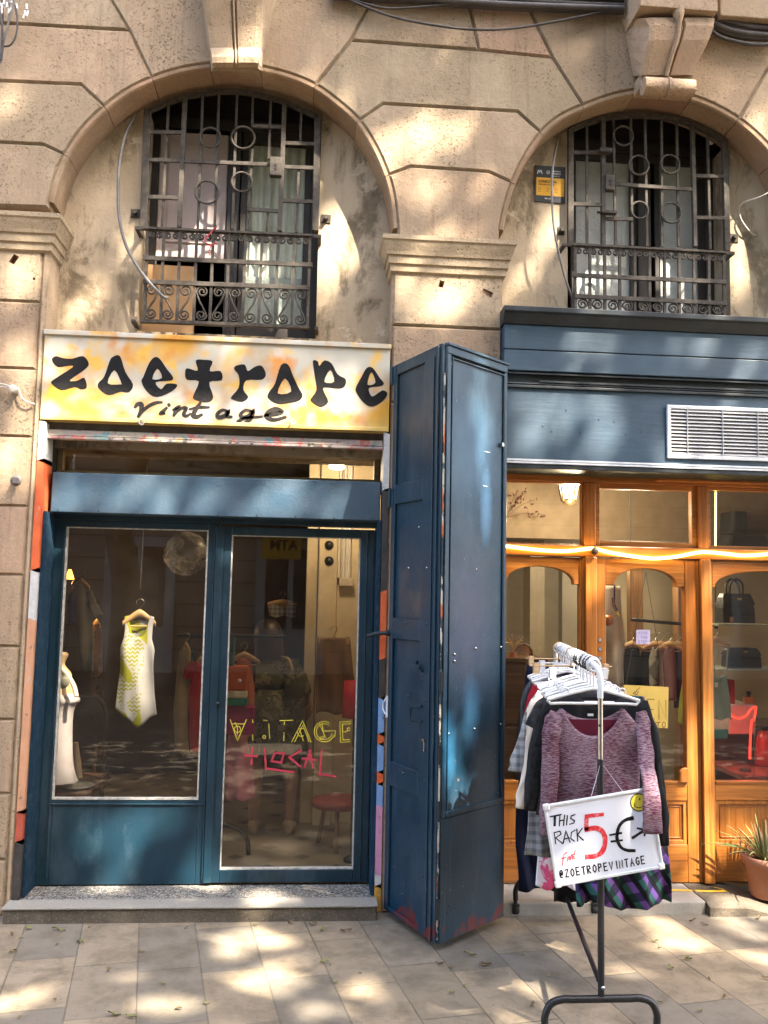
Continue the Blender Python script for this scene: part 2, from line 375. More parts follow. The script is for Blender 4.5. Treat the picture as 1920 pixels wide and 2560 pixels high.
MT['board'] = plain('whiteboard', (.70, .71, .77), (.64, .65, .71), .22, 0, 2, spec=.5)
MT['alu'] = plain('aluminium_trim', (.70, .71, .72), (.6, .61, .62), .35, .2, 30)
MT['grey_pl'] = plain('grey_vent', (.46, .45, .44), (.38, .37, .36), .5)
MT['ink'] = plain('black_marker', (.003, .003, .0033), (.055, .055, .06), .6, 0, 75, lo=.5, hi=.72, spec=.2)
MT['ink_red'] = plain('red_marker', (.58, .020, .030), (.80, .26, .27), .5, 0, 55, lo=.5, hi=.68)
MT['tape_red'] = plain('red_tape', (.62, .05, .085), None, .4); MT['vinyl_y'] = plain('yellow_vinyl', (.75, .60, .06), None, .4)
MT['glass'] = pane('shop_glass', (.86, .83, .77), .006); MT['glass2'] = pane('window_glass', (.75, .8, .78), .03); MT['glass3'] = pane('clear_shop_glass', (.93, .93, .9), .006)
MT['black_hole'] = plain('hole_shade_black', (.01, .009, .008), None, .9)  # near-black colour standing for the shade inside holes and openings
MT['wire'] = plain('grey_cable', (.16, .14, .12), (.10, .09, .08), .6); MT['wire_w'] = plain('pale_cable', (.55, .50, .42), None, .6); MT['wire_b'] = plain('dark_cable', (.03, .026, .024), (.06, .05, .045), .7)
MT['terra'] = plain('terracotta', (.36, .145, .075), (.42, .2, .12), .85, 0, 9, .3, 40)
# ================================================================== THE GROUND
ANG = math.radians(-10)
def paving_mat():
    t = NT('stone_paving'); co = t.map((1, 1, 1), (0, 0, ANG))
    s_ = t.sep(co); W_, L_ = .262, .49
    u = t.math('DIVIDE', s_[0], W_); col_i = t.math('FLOOR', u); fu = t.math('FRACT', u)
    wn = t.node('ShaderNodeTexWhiteNoise', noise_dimensions='1D'); t.l.new(col_i, wn.inputs['W'])
    v = t.math('ADD', t.math('DIVIDE', s_[1], L_), t.math('MULTIPLY', wn.outputs['Value'], 3.0)); row = t.math('FLOOR', v); fv = t.math('FRACT', v)
    nz = t.math('MULTIPLY', t.math('SUBTRACT', t.noise(9, 6, .7), .5), .05)
    du = t.math('MULTIPLY', t.math('MINIMUM', fu, t.math('SUBTRACT', 1, fu)), W_); dv = t.math('MULTIPLY', t.math('MINIMUM', fv, t.math('SUBTRACT', 1, fv)), L_)
    d = t.math('ADD', t.math('MINIMUM', du, dv), t.math('MULTIPLY', nz, .22))
    joint = t.ramp(d, .0015, .0045, 1, 0)
    jw = t.ramp(t.noise(2.2, 4), .35, .7, .25, 1)
    cmb = t.node('ShaderNodeCombineXYZ'); t.l.new(col_i, cmb.inputs[0]); t.l.new(row, cmb.inputs[1])
    wn2 = t.node('ShaderNodeTexWhiteNoise', noise_dimensions='3D'); t.l.new(cmb.outputs[0], wn2.inputs['Vector'])
    r1 = t.sep(wn2.outputs['Color'])
    c = t.mix(r1[0], (.285, .222, .148), (.21, .168, .115)); c = t.mix(t.ramp(r1[1], .72, .8, 0, .7), c, (.15, .135, .11))
    c = t.mix(t.ramp(t.noise(5, 9, .75, dist=.3), .44, .64, 0, .75), c, (.105, .084, .056)); c = t.mix(t.ramp(t.noise(2.1, 6, .6), .55, .8, 0, .5), c, (.27, .215, .145))
    c = t.mix(t.ramp(t.noise(210, 2, .6), .58, .68, 0, .6), c, (.12, .105, .085))
    sp = t.vor(26); gum = t.math('MULTIPLY', t.ramp(sp.outputs['Distance'], .10, .14, 1, 0), t.ramp(t.sep(sp.outputs['Color'])[0], .74, .78)); c = t.mix(t.math('MULTIPLY', gum, .55), c, (.07, .06, .052))
    c = t.mix(t.math('MULTIPLY', joint, jw), c, (.075, .062, .046))
    h = t.math('SUBTRACT', t.math('ADD', t.math('MULTIPLY', t.noise(60, 6, .7), .35), t.noise(6, 4)), t.math('MULTIPLY', joint, 1.2))
    h = t.math('ADD', h, t.math('MULTIPLY', r1[2], .35))
    return t.fin(c, t.ramp(t.noise(8, 5), .3, .7, .55, .85), 0, h, .45, .008, .3)
MT['paving'] = paving_mat()
g = MB(); g.box(-40, 40, -9.0, 12, -.5, 0); tag(g.build('pavement', MT['paving']), kind='structure')
MT['asphalt'] = plain('asphalt', (.055, .053, .05), (.04, .039, .037), .9, 0, 3, .5, 120)
g = MB(); g.box(-60, 60, -40, -9.0, -.5, -.004); g.box(-60, -40, -9, 14, -.5, -.004); g.box(40, 60, -9, 14, -.5, -.004); tag(g.build('road', MT['asphalt']), kind='structure')
# ================================================================== THE OLD STONE FACADE
U = z1
D_NICHE = .2
facade = thing('stone_facade', (.2, .1, 0), 'old sandstone building front with two round arches and scrolled keystones above the shops', 'building')
O1 = [(200, 835), (225, 735), (265, 640), (335, 535), (430, 440), (525, 370), (628, 320), (745, 282), (870, 262), (980, 258), (1085, 275), (1200, 304), (1310, 350), (1405, 418), (1492, 498), (1560, 605), (1612, 725), (1638, 830), (1650, 945)]
q = 1526.3
O2 = [(545+q, 950), (565+q, 850), (595+q, 755), (645+q, 650), (715+q, 548), (795+q, 480), (890+q, 435), (1000+q, 395), (1105+q, 372), (1225+q, 368), (1345+q, 396), (1445+q, 435), (1540+q, 490), (1630+q, 565), (1705+q, 655), (1755+q, 770), (1780+q, 950)]
def dense(o, n=4):
    return [(p.x, p.y) for p in smooth_path([Vector((a, b, 0)) for a, b in o], n)]
N1, N2 = dense(O1), dense(O2)
def A1(i, j): return N1[i*4:j*4+1] if i < j else list(reversed(N1[j*4:i*4+1]))
def A2(i, j): return N2[i*4:j*4+1] if i < j else list(reversed(N2[j*4:i*4+1]))
stones = [
 ([(-700, 570), (0, 590), (180, 600)] + A1(2, 0) + [(200, 860), (-700, 830)], .25),
 ([(-700, 312), (0, 335), (335, 350)] + A1(4, 2) + [(180, 600), (0, 590), (-700, 570)], .1),
 ([(-700, 68), (0, 95), (535, 125)] + A1(6, 4) + [(335, 350), (0, 335), (-700, 312)], .45),
 ([(-700, -250), (440, -250), (460, 0), (535, 125), (0, 95), (-700, 68)], .2),
 ([(440, -250), (980, -250), (980, 258)] + A1(9, 6)[1:] + [(535, 125), (460, 0)], .3),
 ([(980, -250), (1590, -250), (1540, 0), (1455, 168)] + A1(12, 9), .35),
 ([(1590, -250), (1890, -250), (1985, 207), (1526, 172), (1455, 168), (1540, 0)], .4),
 ([(1890, -250), (2100, -250), (2196, 40), (2291, 238), (1985, 207)], 1.0),
 ([(1455, 168), (1526, 172), (1985, 207), (2291, 238)] + A2(6, 4) + [(2146, 462), (1590, 430)] + A1(14, 12), .05),
 ([(1590, 430), (2146, 462)] + A2(4, 2) + [(2026, 712), (1706, 690)] + A1(16, 14), .3),
 ([(1706, 690), (2026, 712)] + A2(2, 0) + [(2071, 1010), (1650, 985)] + A1(18, 16), .5),
 ([(2100, -250), (2751, -250), (2751, 368)] + A2(9, 6)[1:] + [(2291, 238), (2196, 40)], .3),
 ([(2751, -250), (3300, -250), (3190, 270)] + A2(12, 9), .35),
 ([(3300, -250), (3900, -250), (3900, 620)] + A2(14, 12) + [(3190, 270)], .2),
 ([(3900, 620), (3900, 1020), (1780+q, 1010)] + A2(16, 14), .3)]
mb = MB()
for pts, pk in stones:
    n0 = len(mb.f); mb.prism(XZ(U, 0, pts), 0, .25, .013); stone_tint(mb, n0, pk, len(pts))
zt = min(P(*U(-700, -250), 0).z, P(*U(3900, -250), 0).z) - .02
n0 = len(mb.f); mb.box(-3.4, 4.6, .3, .6, zt - .25, 13); mb.box(-8, -2.4, .02, .5, 0, 13); mb.box(3.2, 8, .02, .5, 0, 13); mb.box(-3, 4.2, .004, .3, zt, 13)
for i in range(n0, len(mb.f)): mb.tint[i] = (.3, 0, 0, 1)
mb.build('rusticated_wall', MT['stone'], facade)
# arch soffits (ring of voussoirs set just inside the rustication)
prof1 = inset(XZ(U, 0, N1)[::-1] + [XZ(U, 0, [(200, 1100)])[0], XZ(U, 0, [(1650, 1100)])[0]], .0)
def ring(N, joints, key, pinks):
    pts = XZ(U, 0, N); out = pts; n = len(pts); cx = sum(p[0] for p in pts)/n; cz = pts[0][1]
    mb = MB(); cuts = [0] + [j*4 for j in joints] + [n-1]
    inn = []
    for i in range(n):
        a = Vector(pts[max(0, i-1)]); b = Vector(pts[min(n-1, i+1)]); d = (b-a).normalized(); nn = Vector((d.y, -d.x)); inn.append(tuple(Vector(pts[i]) + nn*.026))
    for k in range(len(cuts)-1):
        i0, i1 = cuts[k], cuts[k+1]; n0 = len(mb.f); e = .0018
        seg = list(range(i0, i1+1)); rows = []
        for j, i in enumerate(seg):
            a = Vector(out[i]); b = Vector(inn[i]); s = 0
            dirn = Vector(inn[min(n-1, i+1)]) - Vector(inn[max(0, i-1)]); dirn = dirn.normalized()
            if j == 0: s = e
            if j == len(seg)-1: s = -e
            a = a + dirn*s; b = b + dirn*s; c = a+(b-a)*.72
            rows.append([(a.x, .006, a.y), (c.x, .006, c.y), (b.x, .014, b.y), (b.x, D_NICHE+.06, b.y), (a.x, D_NICHE+.06, a.y)])
        mb.loft(rows, True, True, True, False)
        stone_tint(mb, n0, pinks[k % len(pinks)])
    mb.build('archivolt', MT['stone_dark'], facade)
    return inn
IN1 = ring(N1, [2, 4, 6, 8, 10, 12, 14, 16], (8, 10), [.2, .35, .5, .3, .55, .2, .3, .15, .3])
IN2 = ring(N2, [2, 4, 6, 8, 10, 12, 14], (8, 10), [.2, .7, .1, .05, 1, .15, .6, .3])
# piers
XL, XM0, XM1 = -1.418, .402, 1.006
def cut(ob, cutters):
    """knock holes in a wall for good"""
    for c in cutters:
        md = ob.modifiers.new('b', 'BOOLEAN'); md.operation = 'DIFFERENCE'; md.solver = 'EXACT'; md.use_self = True; md.object = c
    dg = bpy.context.evaluated_depsgraph_get(); me = bpy.data.meshes.new_from_object(ob.evaluated_get(dg)); me.name = ob.data.name
    ob.modifiers.clear(); ob.data = me
    for c in cutters: bpy.data.objects.remove(c)
def cutter(x, z, w_, h_, d=.07, rot=0):
    c = MB(); c.box(-w_/2, w_/2, -.1, d, -h_/2, h_/2); o = c.build('cutter', MT['black_hole']); o.location = (x, 0, z); o.rotation_euler = (0, rot, .2); bpy.context.view_layer.update(); return o
def pier(name, blocks, holes, label=None):
    mb = MB()
    for (x0, x1, za, zb, pk) in blocks:
        n0 = len(mb.f)
        mb.prism([(x0, zb), (x1, zb), (x1, za), (x0, za)], 0, .32, .012)
        stone_tint(mb, n0, pk, 4)
    o = mb.build(name, MT['stone'], facade)
    if holes: cut(o, [cutter(*h) for h in holes])
    return o
zc = lambda y: P(1100, y, 0).z
zl = lambda y: P(60, y, 0).z
ed = [zl(y) for y in (600, 754, 922, 1092, 1266, 1438, 1617, 1800, 1985, 2150)] + [0]
blk = []
for i in range(len(ed)-1): blk.append((-2.6, XL-.035, ed[i+1], ed[i], [.15, .55, .35, .5, .9, .45, .3, .4, .2, .2][i])); 
pier('pier', blk + [(XL-.035, XL, 0, ed[0], .25)], [(P(35, 648, 0).x, P(35, 648, 0).z, .03, .05, .05, .5), (P(85, 697, 0).x, P(85, 697, 0).z, .012, .014, .05, 0)])
a = z2(305, 1178); b = z2(430, 1122); c_ = z2(510, 1135); d_ = z2(495, 1215)
pier('pier', [(XM0, XM1, zc(817), zc(655), .12), (XM0, XM1, zc(1010), zc(818), .55), (XM0, XM1, 0, zc(1011), .4)],
     [(P(*a, 0).x, P(*a, 0).z, .026, .038, .05, .2), (P(*b, 0).x, P(*b, 0).z, .04, .055, .03, 0), (P(*c_, 0).x, P(*c_, 0).z, .034, .04, .022, .3), (P(*d_, 0).x, P(*d_, 0).z, .06, .03, .012, .4)])
pier('pier', [(2.86, 3.6, 0, zc(655)+.02, .3)], [])
# capitals
def capital(x0, x1, ztop, y1=.19):
    mb = MB(); prof = [(0, .055), (0, .118), (-.024, .118), (-.032, .104), (-.05, .096), (-.085, .074), (-.10, .068), (-.104, .052), (-.145, .048), (-.150, .03), (-.185, .026), (-.195, .0)]
    prof = [(h, o*.56) for h, o in prof]; rings = [[(x0-o, -o, ztop+h), (x1+o, -o, ztop+h), (x1+o, y1, ztop+h), (x0-o, y1, ztop+h)] for h, o in prof]
    mb.loft(rings, True, True, True, False)
    for i in range(len(mb.f)): mb.tint[i] = (.05, .7, 0, 1)
    mb.build('pilaster_capital', MT['stone'], facade, bevel=.003)
capital(XM0, XM1, P(1100, 584, -.1).z)
capital(-2.6, XL, P(60, 521, -.1).z)
# keystones: stations (px row, left, right, projection) on the front, plus the widening back edge
def keystone(st, backx, pk, v, scroll=None):
    mb = MB(); rings = []
    for (y, xl, xr, bl, br, pr) in st:
        L_, R_ = P(*v(xl, y), -pr), P(*v(xr, y), -pr); z_ = (L_.z+R_.z)/2
        zz = lambda p: p
        bL, bR = P(*v(bl, y), -.0), P(*v(br, y), -.0)
        m0 = L_.lerp(R_, .1); m1 = L_.lerp(R_, .44); m2 = L_.lerp(R_, .47); m3 = L_.lerp(R_, .53); m4 = L_.lerp(R_, .56); m5 = L_.lerp(R_, .9)
        gv = .012
        rings.append([(bL.x, .01, bL.z), (L_.x, -pr, L_.z), (m0.x, -pr-.006, m0.z), (m1.x, -pr-.006, m1.z), (m2.x, -pr+gv, m2.z), (L_.lerp(R_, .5).x, -pr-.012, L_.lerp(R_, .5).z), (m3.x, -pr+gv, m3.z), (m4.x, -pr-.006, m4.z), (m5.x, -pr-.006, m5.z), (R_.x, -pr, R_.z), (bR.x, .01, bR.z)])
    mb.loft(rings, False, True, True, False)
    for i in range(len(mb.f)): mb.tint[i] = (pk, .5, 0, 1)
    return mb
kb = keystone([(-250, 820, 1110, 800, 1200, .24), (0, 846, 1090, 838, 1146, .17), (110, 860, 1084, 850, 1120, .13), (200, 872, 1080, 862, 1100, .11), (215, 876, 1078, 868, 1094, .14), (238, 880, 1076, 870, 1092, .155), (262, 880, 1074, 872, 1090, .15), (282, 884, 1070, 874, 1088, .125), (291, 888, 1068, 876, 1086, .02)], 0, .25, z1)
kb.build('keystone', MT['stone'], facade)
kb = keystone([(180, 440, 1130, 200, 1140, .2), (260, 490, 1125, 235, 1128, .205), (400, 478, 1070, 262, 1076, .19), (520, 450, 1010, 285, 1015, .165), (640, 425, 960, 310, 965, .14), (745, 410, 915, 330, 922, .12)], 0, .6, zI)
# stem of the leaf on the shaft
kb.build('keystone', MT['stone'], facade)
kb = MB()
e0, e1 = P(*zI(425, 850), -.12), P(*zI(915, 880), -.12)
kb.tube([e0, e0.lerp(e1, .5), e1], .048, 20); mid = e0.lerp(e1, .5); kb.tube([mid - (e1-e0)*.035, mid + (e1-e0)*.035], .053, 20)
f0, f1 = P(*zI(340, 850), -.0), P(*zI(880, 985), -.0)
kb.box(f0.x, f1.x, -.10, .02, f1.z - .0, f0.z+.02)
st = [(P(*zI(x, y), -pr), r_) for x, y, r_, pr in ((780, 90, .036, .21), (775, 150, .03, .215), (785, 220, .014, .215), (775, 330, .011, .205), (735, 470, .011, .185), (690, 620, .011, .15), (655, 755, .011, .13))]
kb.tube([p for p, r_ in st], lambda t_: [r_ for p, r_ in st][round(t_*(len(st)-1))], 10)
g0, g1 = P(*zI(400, 60), -.24), P(*zI(1165, 105), -.24)
kb.box(g0.x, g1.x, -.24, .02, (g0.z+g1.z)/2-.0, g0.z + .35)
for i in range(len(kb.f)): kb.tint[i] = (.5, .5, 0, 1)
kb.build('keystone_scroll', MT['stone'], facade, bevel=.004)
# ledge running into the right keystone
kb = MB(); a = P(*zI(1180, 130), -.1); b = P(*zI(1700, 215), -.1); kb.box(a.x, a.x+2.2, -.11, .02, a.z-.02, a.z+.5)
for i in range(len(kb.f)): kb.tint[i] = (.2, .4, 0, 1)
kb.build('ledge', MT['stone'], facade, bevel=.006)
# plaster infill of the arches, round the window openings
WX0, WX1 = P(355, 560, D_NICHE).x, P(797, 560, D_NICHE).x
VX0, VX1 = P(1419, 520, D_NICHE).x, P(1822, 520, D_NICHE).x
ZS = P(540, 836, D_NICHE).z; ZS2 = P(1600, 840, D_NICHE).z - .12
def infill(inn, x0, x1, zs, zb, xa, xb):
    L_ = [p for p in inn if p[0] <= x0]; R_ = [p for p in inn if p[0] >= x1]
    def at(x):
        for p, r in zip(inn, inn[1:]):
            if p[0] <= x <= r[0]: return p[1] + (r[1]-p[1])*(x-p[0])/max(1e-6, r[0]-p[0])
    mb = MB()
    mb.prism([(xa, zb)] + [(xa, L_[0][1])] + [(a-.012, b) for a, b in L_] + [(x0, at(x0)+.01), (x0, zb)], D_NICHE, D_NICHE+.3)
    mb.prism([(x1, zb), (x1, at(x1)+.01)] + [(a+.012, b) for a, b in R_] + [(xb, R_[-1][1]), (xb, zb)], D_NICHE, D_NICHE+.3)
    mb.box(x0, x1, D_NICHE, D_NICHE+.3, zb, zs)
    return mb.build('plaster_infill', MT['plaster'], facade), at
_, AT1 = infill(IN1, WX0, WX1, ZS, 2.36, XL-.02, XM0+.02)
_, AT2 = infill(IN2, VX0, VX1, ZS2, 2.5, XM1-.02, 2.86)
# dark shell behind the openings
mb = MB(); mb.box(-3.2, 4.4, 5.2, 5.4, -.1, 6); mb.box(-3.4, -3.2, .4, 5.4, -.1, 6); mb.box(4.4, 4.6, .4, 5.4, -.1, 6); mb.box(-3.4, 4.6, .5, 5.4, 4.95, 5.1)
mb.box(-3.4, 4.6, .52, 5.4, 2.62, 2.74)
MT['dark_wall'] = plain('dim_brown_wall', (.16, .115, .08), (.10, .07, .05), .9, 0, 2, .3, 20)
mb.build('back_wall', MT['dark_wall'], facade)
# ================================================================== BARRED WINDOWS
def pz(v, Y, x, y): p = P(*v(x, y), Y); return p
def grille(v, Y, label, frame, arch, thick, thin, horiz, rings, locks, plates, bolts=()):
    sc_ = v(1, 0)[0]-v(0, 0)[0]; u = sc_*(Y+4.62)/FPX      # metres per survey unit
    c = P(*v(*frame[0][0]), Y)
    t = thing('window_grille', (c.x, Y, c.z-1.5), label, 'window grille')
    mb = MB()
    for a, b, w_ in frame: mb = MB(); mb.bar(pz(v, Y, *a), pz(v, Y, *b), w_*u, .03); mb.build('frame_upright', MT['iron'], t, bevel=.003)
    mb = MB(); pth = smooth_path([pz(v, Y, *p) for p in arch], 5); 
    for a, b in zip(pth, pth[1:]): mb.bar(a, b + (b-a)*.05, .022, .03)
    mb.build('arched_bar', MT['iron'], t)
    for a, b, w_ in thick: mb = MB(); mb.bar(pz(v, Y-.004, *a), pz(v, Y-.004, *b), w_*u, .026); mb.build('stile', MT['iron'], t, bevel=.002)
    for a, b in thin: mb = MB(); mb.bar(pz(v, Y+.002, *a), pz(v, Y+.002, *b), .0135, .0135); mb.build('bar', MT['iron'], t)
    for a, b in horiz: mb = MB(); mb.bar(pz(v, Y-.008, *a), pz(v, Y-.008, *b), .020, .012); mb.build('crossbar', MT['iron'], t)
    for x, y, r in rings:
        o = pz(v, Y-.012, x, y); mb = MB(); mb.tube([o + Vector((math.cos(k*PI/16), 0, math.sin(k*PI/16)))*r*u for k in range(32)], .0062, 8, True); mb.build('ring', MT['iron'], t)
    for x0, y0, x1, y1 in locks:
        a, b = pz(v, Y-.02, x0, y0), pz(v, Y-.02, x1, y1); mb = MB(); mb.box(a.x, b.x, Y-.04, Y, b.z, a.z); k = mb.build('lock_box', MT['iron'], t, bevel=.004)
        mb = MB(); m_ = (a+b)/2; mb.lathe((m_.x, Y-.041, m_.z+.006), [(.007, -.001), (.007, .004)], 12, 'y'); mb.box(m_.x-.003, m_.x+.003, Y-.0425, Y-.039, m_.z-.022, m_.z+.004); mb.build('keyhole', MT['black_hole'], k)
    for x0, y0, x1, y1 in plates:
        a, b = pz(v, Y, x0, y0), pz(v, Y, x1, y1); mb = MB(); mb.box(a.x, b.x, D_NICHE-.006, D_NICHE+.01, b.z, a.z); m_ = (a+b)/2
        mb.lathe((m_.x, D_NICHE, m_.z), [(.014, -.001), (.012, -.035)], 10, 'y'); mb.build('wall_plate', MT['iron'], t)
    for x0, y0, x1, y1 in bolts:
        a, b = pz(v, Y-.03, x0, y0), pz(v, Y-.03, x1, y1); mb = MB(); mb.box(a.x, b.x, Y-.05, Y-.012, b.z, a.z); mb.tube([(a.x-.02, Y-.03, b.z+.01), (b.x, Y-.03, b.z+.01)], .008, 8); mb.build('bolt', MT['iron'], t, bevel=.003)
    return t
YG = D_NICHE - .035
grille(z1, YG, 'rusty iron grille with four rings in the arch above the painted letter sign', 
  [((613, 455), (596, 950), 30), ((1318, 480), (1308, 960), 28)], [(615, 462), (700, 425), (775, 402), (880, 384), (980, 381), (1080, 396), (1180, 424), (1250, 455), (1318, 486)],
  [((768, 400), (744, 945), 19), ((1181, 425), (1160, 960), 19)],
  [((700, 425), (672, 945)), ((842, 390), (820, 948)), ((909, 384), (890, 950)), ((984, 381), (964, 952)), ((1050, 388), (1046, 525)), ((1048, 620), (1024, 955)), ((1124, 405), (1115, 660)), ((1112, 870), (1106, 958)), ((1250, 455), (1245, 596)), ((1240, 697), (1228, 965))],
  [((613, 548), (755, 550)), ((608, 663), (760, 667)), ((765, 668), (1118, 683)), ((602, 816), (748, 822)), ((1045, 523), (1180, 528)), ((1178, 594), (1316, 598)), ((1172, 692), (1314, 698)), ((1168, 832), (1312, 838)), ((1028, 868), (1166, 876))],
  [(872, 570, 43), (1008, 571, 49), (858, 797, 50), (1003, 755, 43)], [(1120, 655, 1168, 735)], [(538, 857, 578, 893), (1332, 880, 1372, 916)])
grille(zF, YG, 'rusty iron grille with five rings and a bolt in the arch beside the alarm plate',
  [((338, 200), (336, 975), 40), ((1368, 270), (1384, 1015), 40)], [(340, 205), (440, 160), (540, 130), (680, 110), (830, 106), (1010, 124), (1160, 170), (1270, 220), (1368, 276)],
  [((555, 126), (556, 972), 30), ((1152, 168), (1170, 985), 28)],
  [((447, 156), (448, 968)), ((624, 116), (640, 972)), ((740, 108), (750, 975)), ((835, 106), (850, 978)), ((946, 114), (950, 980)), ((1048, 134), (1060, 982)), ((1252, 212), (1272, 1000))],
  [((340, 352), (550, 354)), ((338, 695), (556, 702)), ((625, 562), (1160, 600)), ((1160, 508), (1370, 512)), ((1165, 787), (1378, 791)), ((560, 795), (755, 797))],
  [(690, 240, 72), (795, 437, 72), (1003, 430, 70), (800, 737, 62), (1010, 755, 74)], [(566, 505, 628, 612)], [(262, 835, 308, 888), (1414, 880, 1478, 938)], [(530, 325, 612, 358), (540, 742, 642, 768)])
def spiral(c, r, turns, a0, sgn, n=26):
    return [c + Vector((math.cos(a0+sgn*2*PI*turns*k/n), 0, math.sin(a0+sgn*2*PI*turns*k/n)))*r*(1-.78*k/n) for k in range(n+1)]
def guard(v, Y, label, top, mids, bot, balt, balb, ledge=None):
    c = P(*v(*bot[0]), Y); t = thing('window_guard', (c.x+.5, Y, c.z), label, 'window guard rail')
    A = lambda p, dy=0: P(*v(*p), Y+dy)
    mb = MB(); mb.bar(A(top[0]), A(top[1]), .034, .012, (0, 0, 1)); mb.bar(A(top[0])-Vector((.05, 0, 0)), A(top[0]), .018, .014); mb.bar(A(top[1]), A(top[1])+Vector((.05, 0, 0)), .018, .014)
    a, b = A(top[0]), A(top[1]); mb.box(a.x-.05, a.x-.03, Y, D_NICHE+.02, a.z-.008, a.z+.008); mb.box(b.x+.03, b.x+.05, Y, D_NICHE+.02, b.z-.008, b.z+.008); mb.build('top_rail', MT['iron'], t)
    for m_ in mids: mb = MB(); mb.bar(A(m_[0], -.008), A(m_[1], -.008), .024, .012); mb.build('rail', MT['iron'], t, bevel=.001)
    mb = MB(); mb.bar(A(bot[0]), A(bot[1]), .016, .035); a, b = A(bot[0]), A(bot[1])
    mb.box(a.x-.05, a.x-.03, Y, D_NICHE+.02, a.z-.008, a.z+.008); mb.box(b.x+.03, b.x+.05, Y, D_NICHE+.02, b.z-.008, b.z+.008); mb.build('bottom_rail', MT['iron'], t)
    tops, bots = [], []
    n = len(balt)
    for i in range(n):
        f = i/(n-1); yt = top[0][1]+(top[1][1]-top[0][1])*f; yb = bot[0][1]+(bot[1][1]-bot[0][1])*f
        a, b = A((balt[i], yt)), A((balb[i], yb)); tops.append(a); bots.append(b); mb = MB(); mb.bar(a, b, .015, .015); mb.build('baluster', MT['iron'], t)
    zr = [(A(m_[0]), A(m_[1])) for m_ in mids]
    for i in range(n-1):
        f = (i+.5)/(n-1)
        a = tops[i].lerp(tops[i+1], .5); g_ = (tops[i+1]-tops[i]).length; r = g_*.205
        cl, cr = a + Vector((-r*1.1, -.002, -r*1.9)), a + Vector((r*1.1, -.002, -r*1.9))
        up = [a + Vector((x*r, -.002, z_*r)) for x, z_ in ((-.55, -.55), (0, -.42), (.55, -.55))]
        mb = MB(); mb.tube(list(reversed(spiral(cl, r, 1.45, PI*.62, 1))) + up + spiral(cr, r, 1.45, PI*.38, -1), .0055, 6); mb.build('scroll', MT['iron'], t)
        lo = zr[-1][0].lerp(zr[-1][1], f); bo = bots[i].lerp(bots[i+1], .5); H_ = lo.z-bo.z; sg = 1 if i % 2 else -1
        if i == 3 or i == 5: sg = 1
        mid = Vector(((lo.x+bo.x)/2, Y-.002, (lo.z+bo.z)/2)); r = g_*.36
        c1 = mid + Vector((0, 0, H_/2 - r - .014)); c2 = mid + Vector((-.002, 0, -H_/2 + r + .012))
        s1 = spiral(c1, r, 1.6, 0 if sg < 0 else PI, 1 if sg < 0 else -1); s2 = spiral(c2, r*.93, 1.6, PI if sg < 0 else 0, 1 if sg < 0 else -1)
        mb = MB(); mb.tube(list(reversed(s1)) + smooth_path([s1[0], mid + Vector((-sg*r*.35, 0, r*.25)), mid + Vector((sg*r*.35*0, 0, -r*.3)), s2[0]], 5)[1:-1] + s2, .0055, 6); mb.build('scroll', MT['iron'], t)
    return t
YR = D_NICHE - .11
guard(zM, YR, 'low wrought iron guard with scrolls, full height, above the painted letter sign', ((105, 38), (1495, 100)), [((88, 280), (1498, 340)), ((92, 478), (1472, 530))], ((70, 805), (1470, 860)),
  [130, 266, 402, 539, 676, 810, 946, 1081, 1214, 1349, 1478], [103, 238, 370, 510, 645, 778, 915, 1048, 1185, 1322, 1455])
guard(zF, YR, 'low wrought iron guard with scrolls, its foot hidden behind the dark blue cornice', ((345, 970), (1378, 1024)), [((352, 1172), (1382, 1218)), ((366, 1312), (1382, 1362))], ((372, 1480), (1384, 1535)),
  [367, 466, 566, 666, 767, 866, 965, 1064, 1163, 1262, 1362], [370, 469, 568, 668, 768, 868, 968, 1067, 1166, 1266, 1366])
# ---- windows behind
MT['frame_br'] = plain('brown_window_paint', (.028, .020, .015), (.018, .013, .010), .55)
MT['shutter_pk'] = plain('pinkish_shutter_paint', (.46, .37, .34), (.40, .32, .29), .6)
MT['card'] = plain('cardboard', (.46, .27, .12), (.40, .23, .10), .85); MT['net'] = plain('net_curtain', (.74, .72, .64), (.6, .6, .54), .9, 0, 12)
def frosted():
    t = NT('frosted_glass'); h = t.math('ADD', t.noise(70, 3), t.noise(12, 3)); f = t.ramp(t.noise(2.3, 5, .6), .35, .65)
    return t.fin(t.mix(f, (.30, .31, .28), (.52, .53, .5)), .22, 0, h, .5, .01, .6)
MT['frost'] = frosted()
YW = D_NICHE + .22
def casement(label, x0, x1, zs, at, split, left):
    t = thing('casement_window', ((x0+x1)/2, YW, zs), label, 'window'); zt = max(at(x0+.05), at(x1-.05), at((x0+x1)/2)) + .02; zh = zt - .17
    mb = MB(); mb.box(x0-.02, x1+.02, YW-.02, YW+.05, zh, zh+.07); mb.box(x0-.02, x0+.05, YW-.02, YW+.05, zs, zh); mb.box(x1-.05, x1+.02, YW-.02, YW+.05, zs, zh); mb.box(x0+.05, x1-.05, YW-.02, YW+.05, zs, zs+.05)
    mb.box(x0-.05, x1+.05, YW+.03, YW+.06, zh+.07, zt+.1); mb.build('frame', MT['frame_br'], t, bevel=.004)
    return t, zh
t, zh = casement('brown casement with a pale shutter and frosted pane behind the grille with four rings', WX0, WX1, ZS, AT1, .5, True)
xm = P(*z1(975, 700), YW).x
mb = MB(); mb.box(xm-.035, xm+.035, YW-.035, YW+.03, ZS+.05, zh); mb.box(xm-.008, xm+.008, YW-.045, YW-.035, ZS+.05, zh); mb.build('mullion', MT['frame_br'], t, bevel=.004)
zb_ = P(*z1(800, 1085), YW).z; a_ = P(*z1(668, 510), YW).x; b_ = P(*z1(950, 510), YW).x
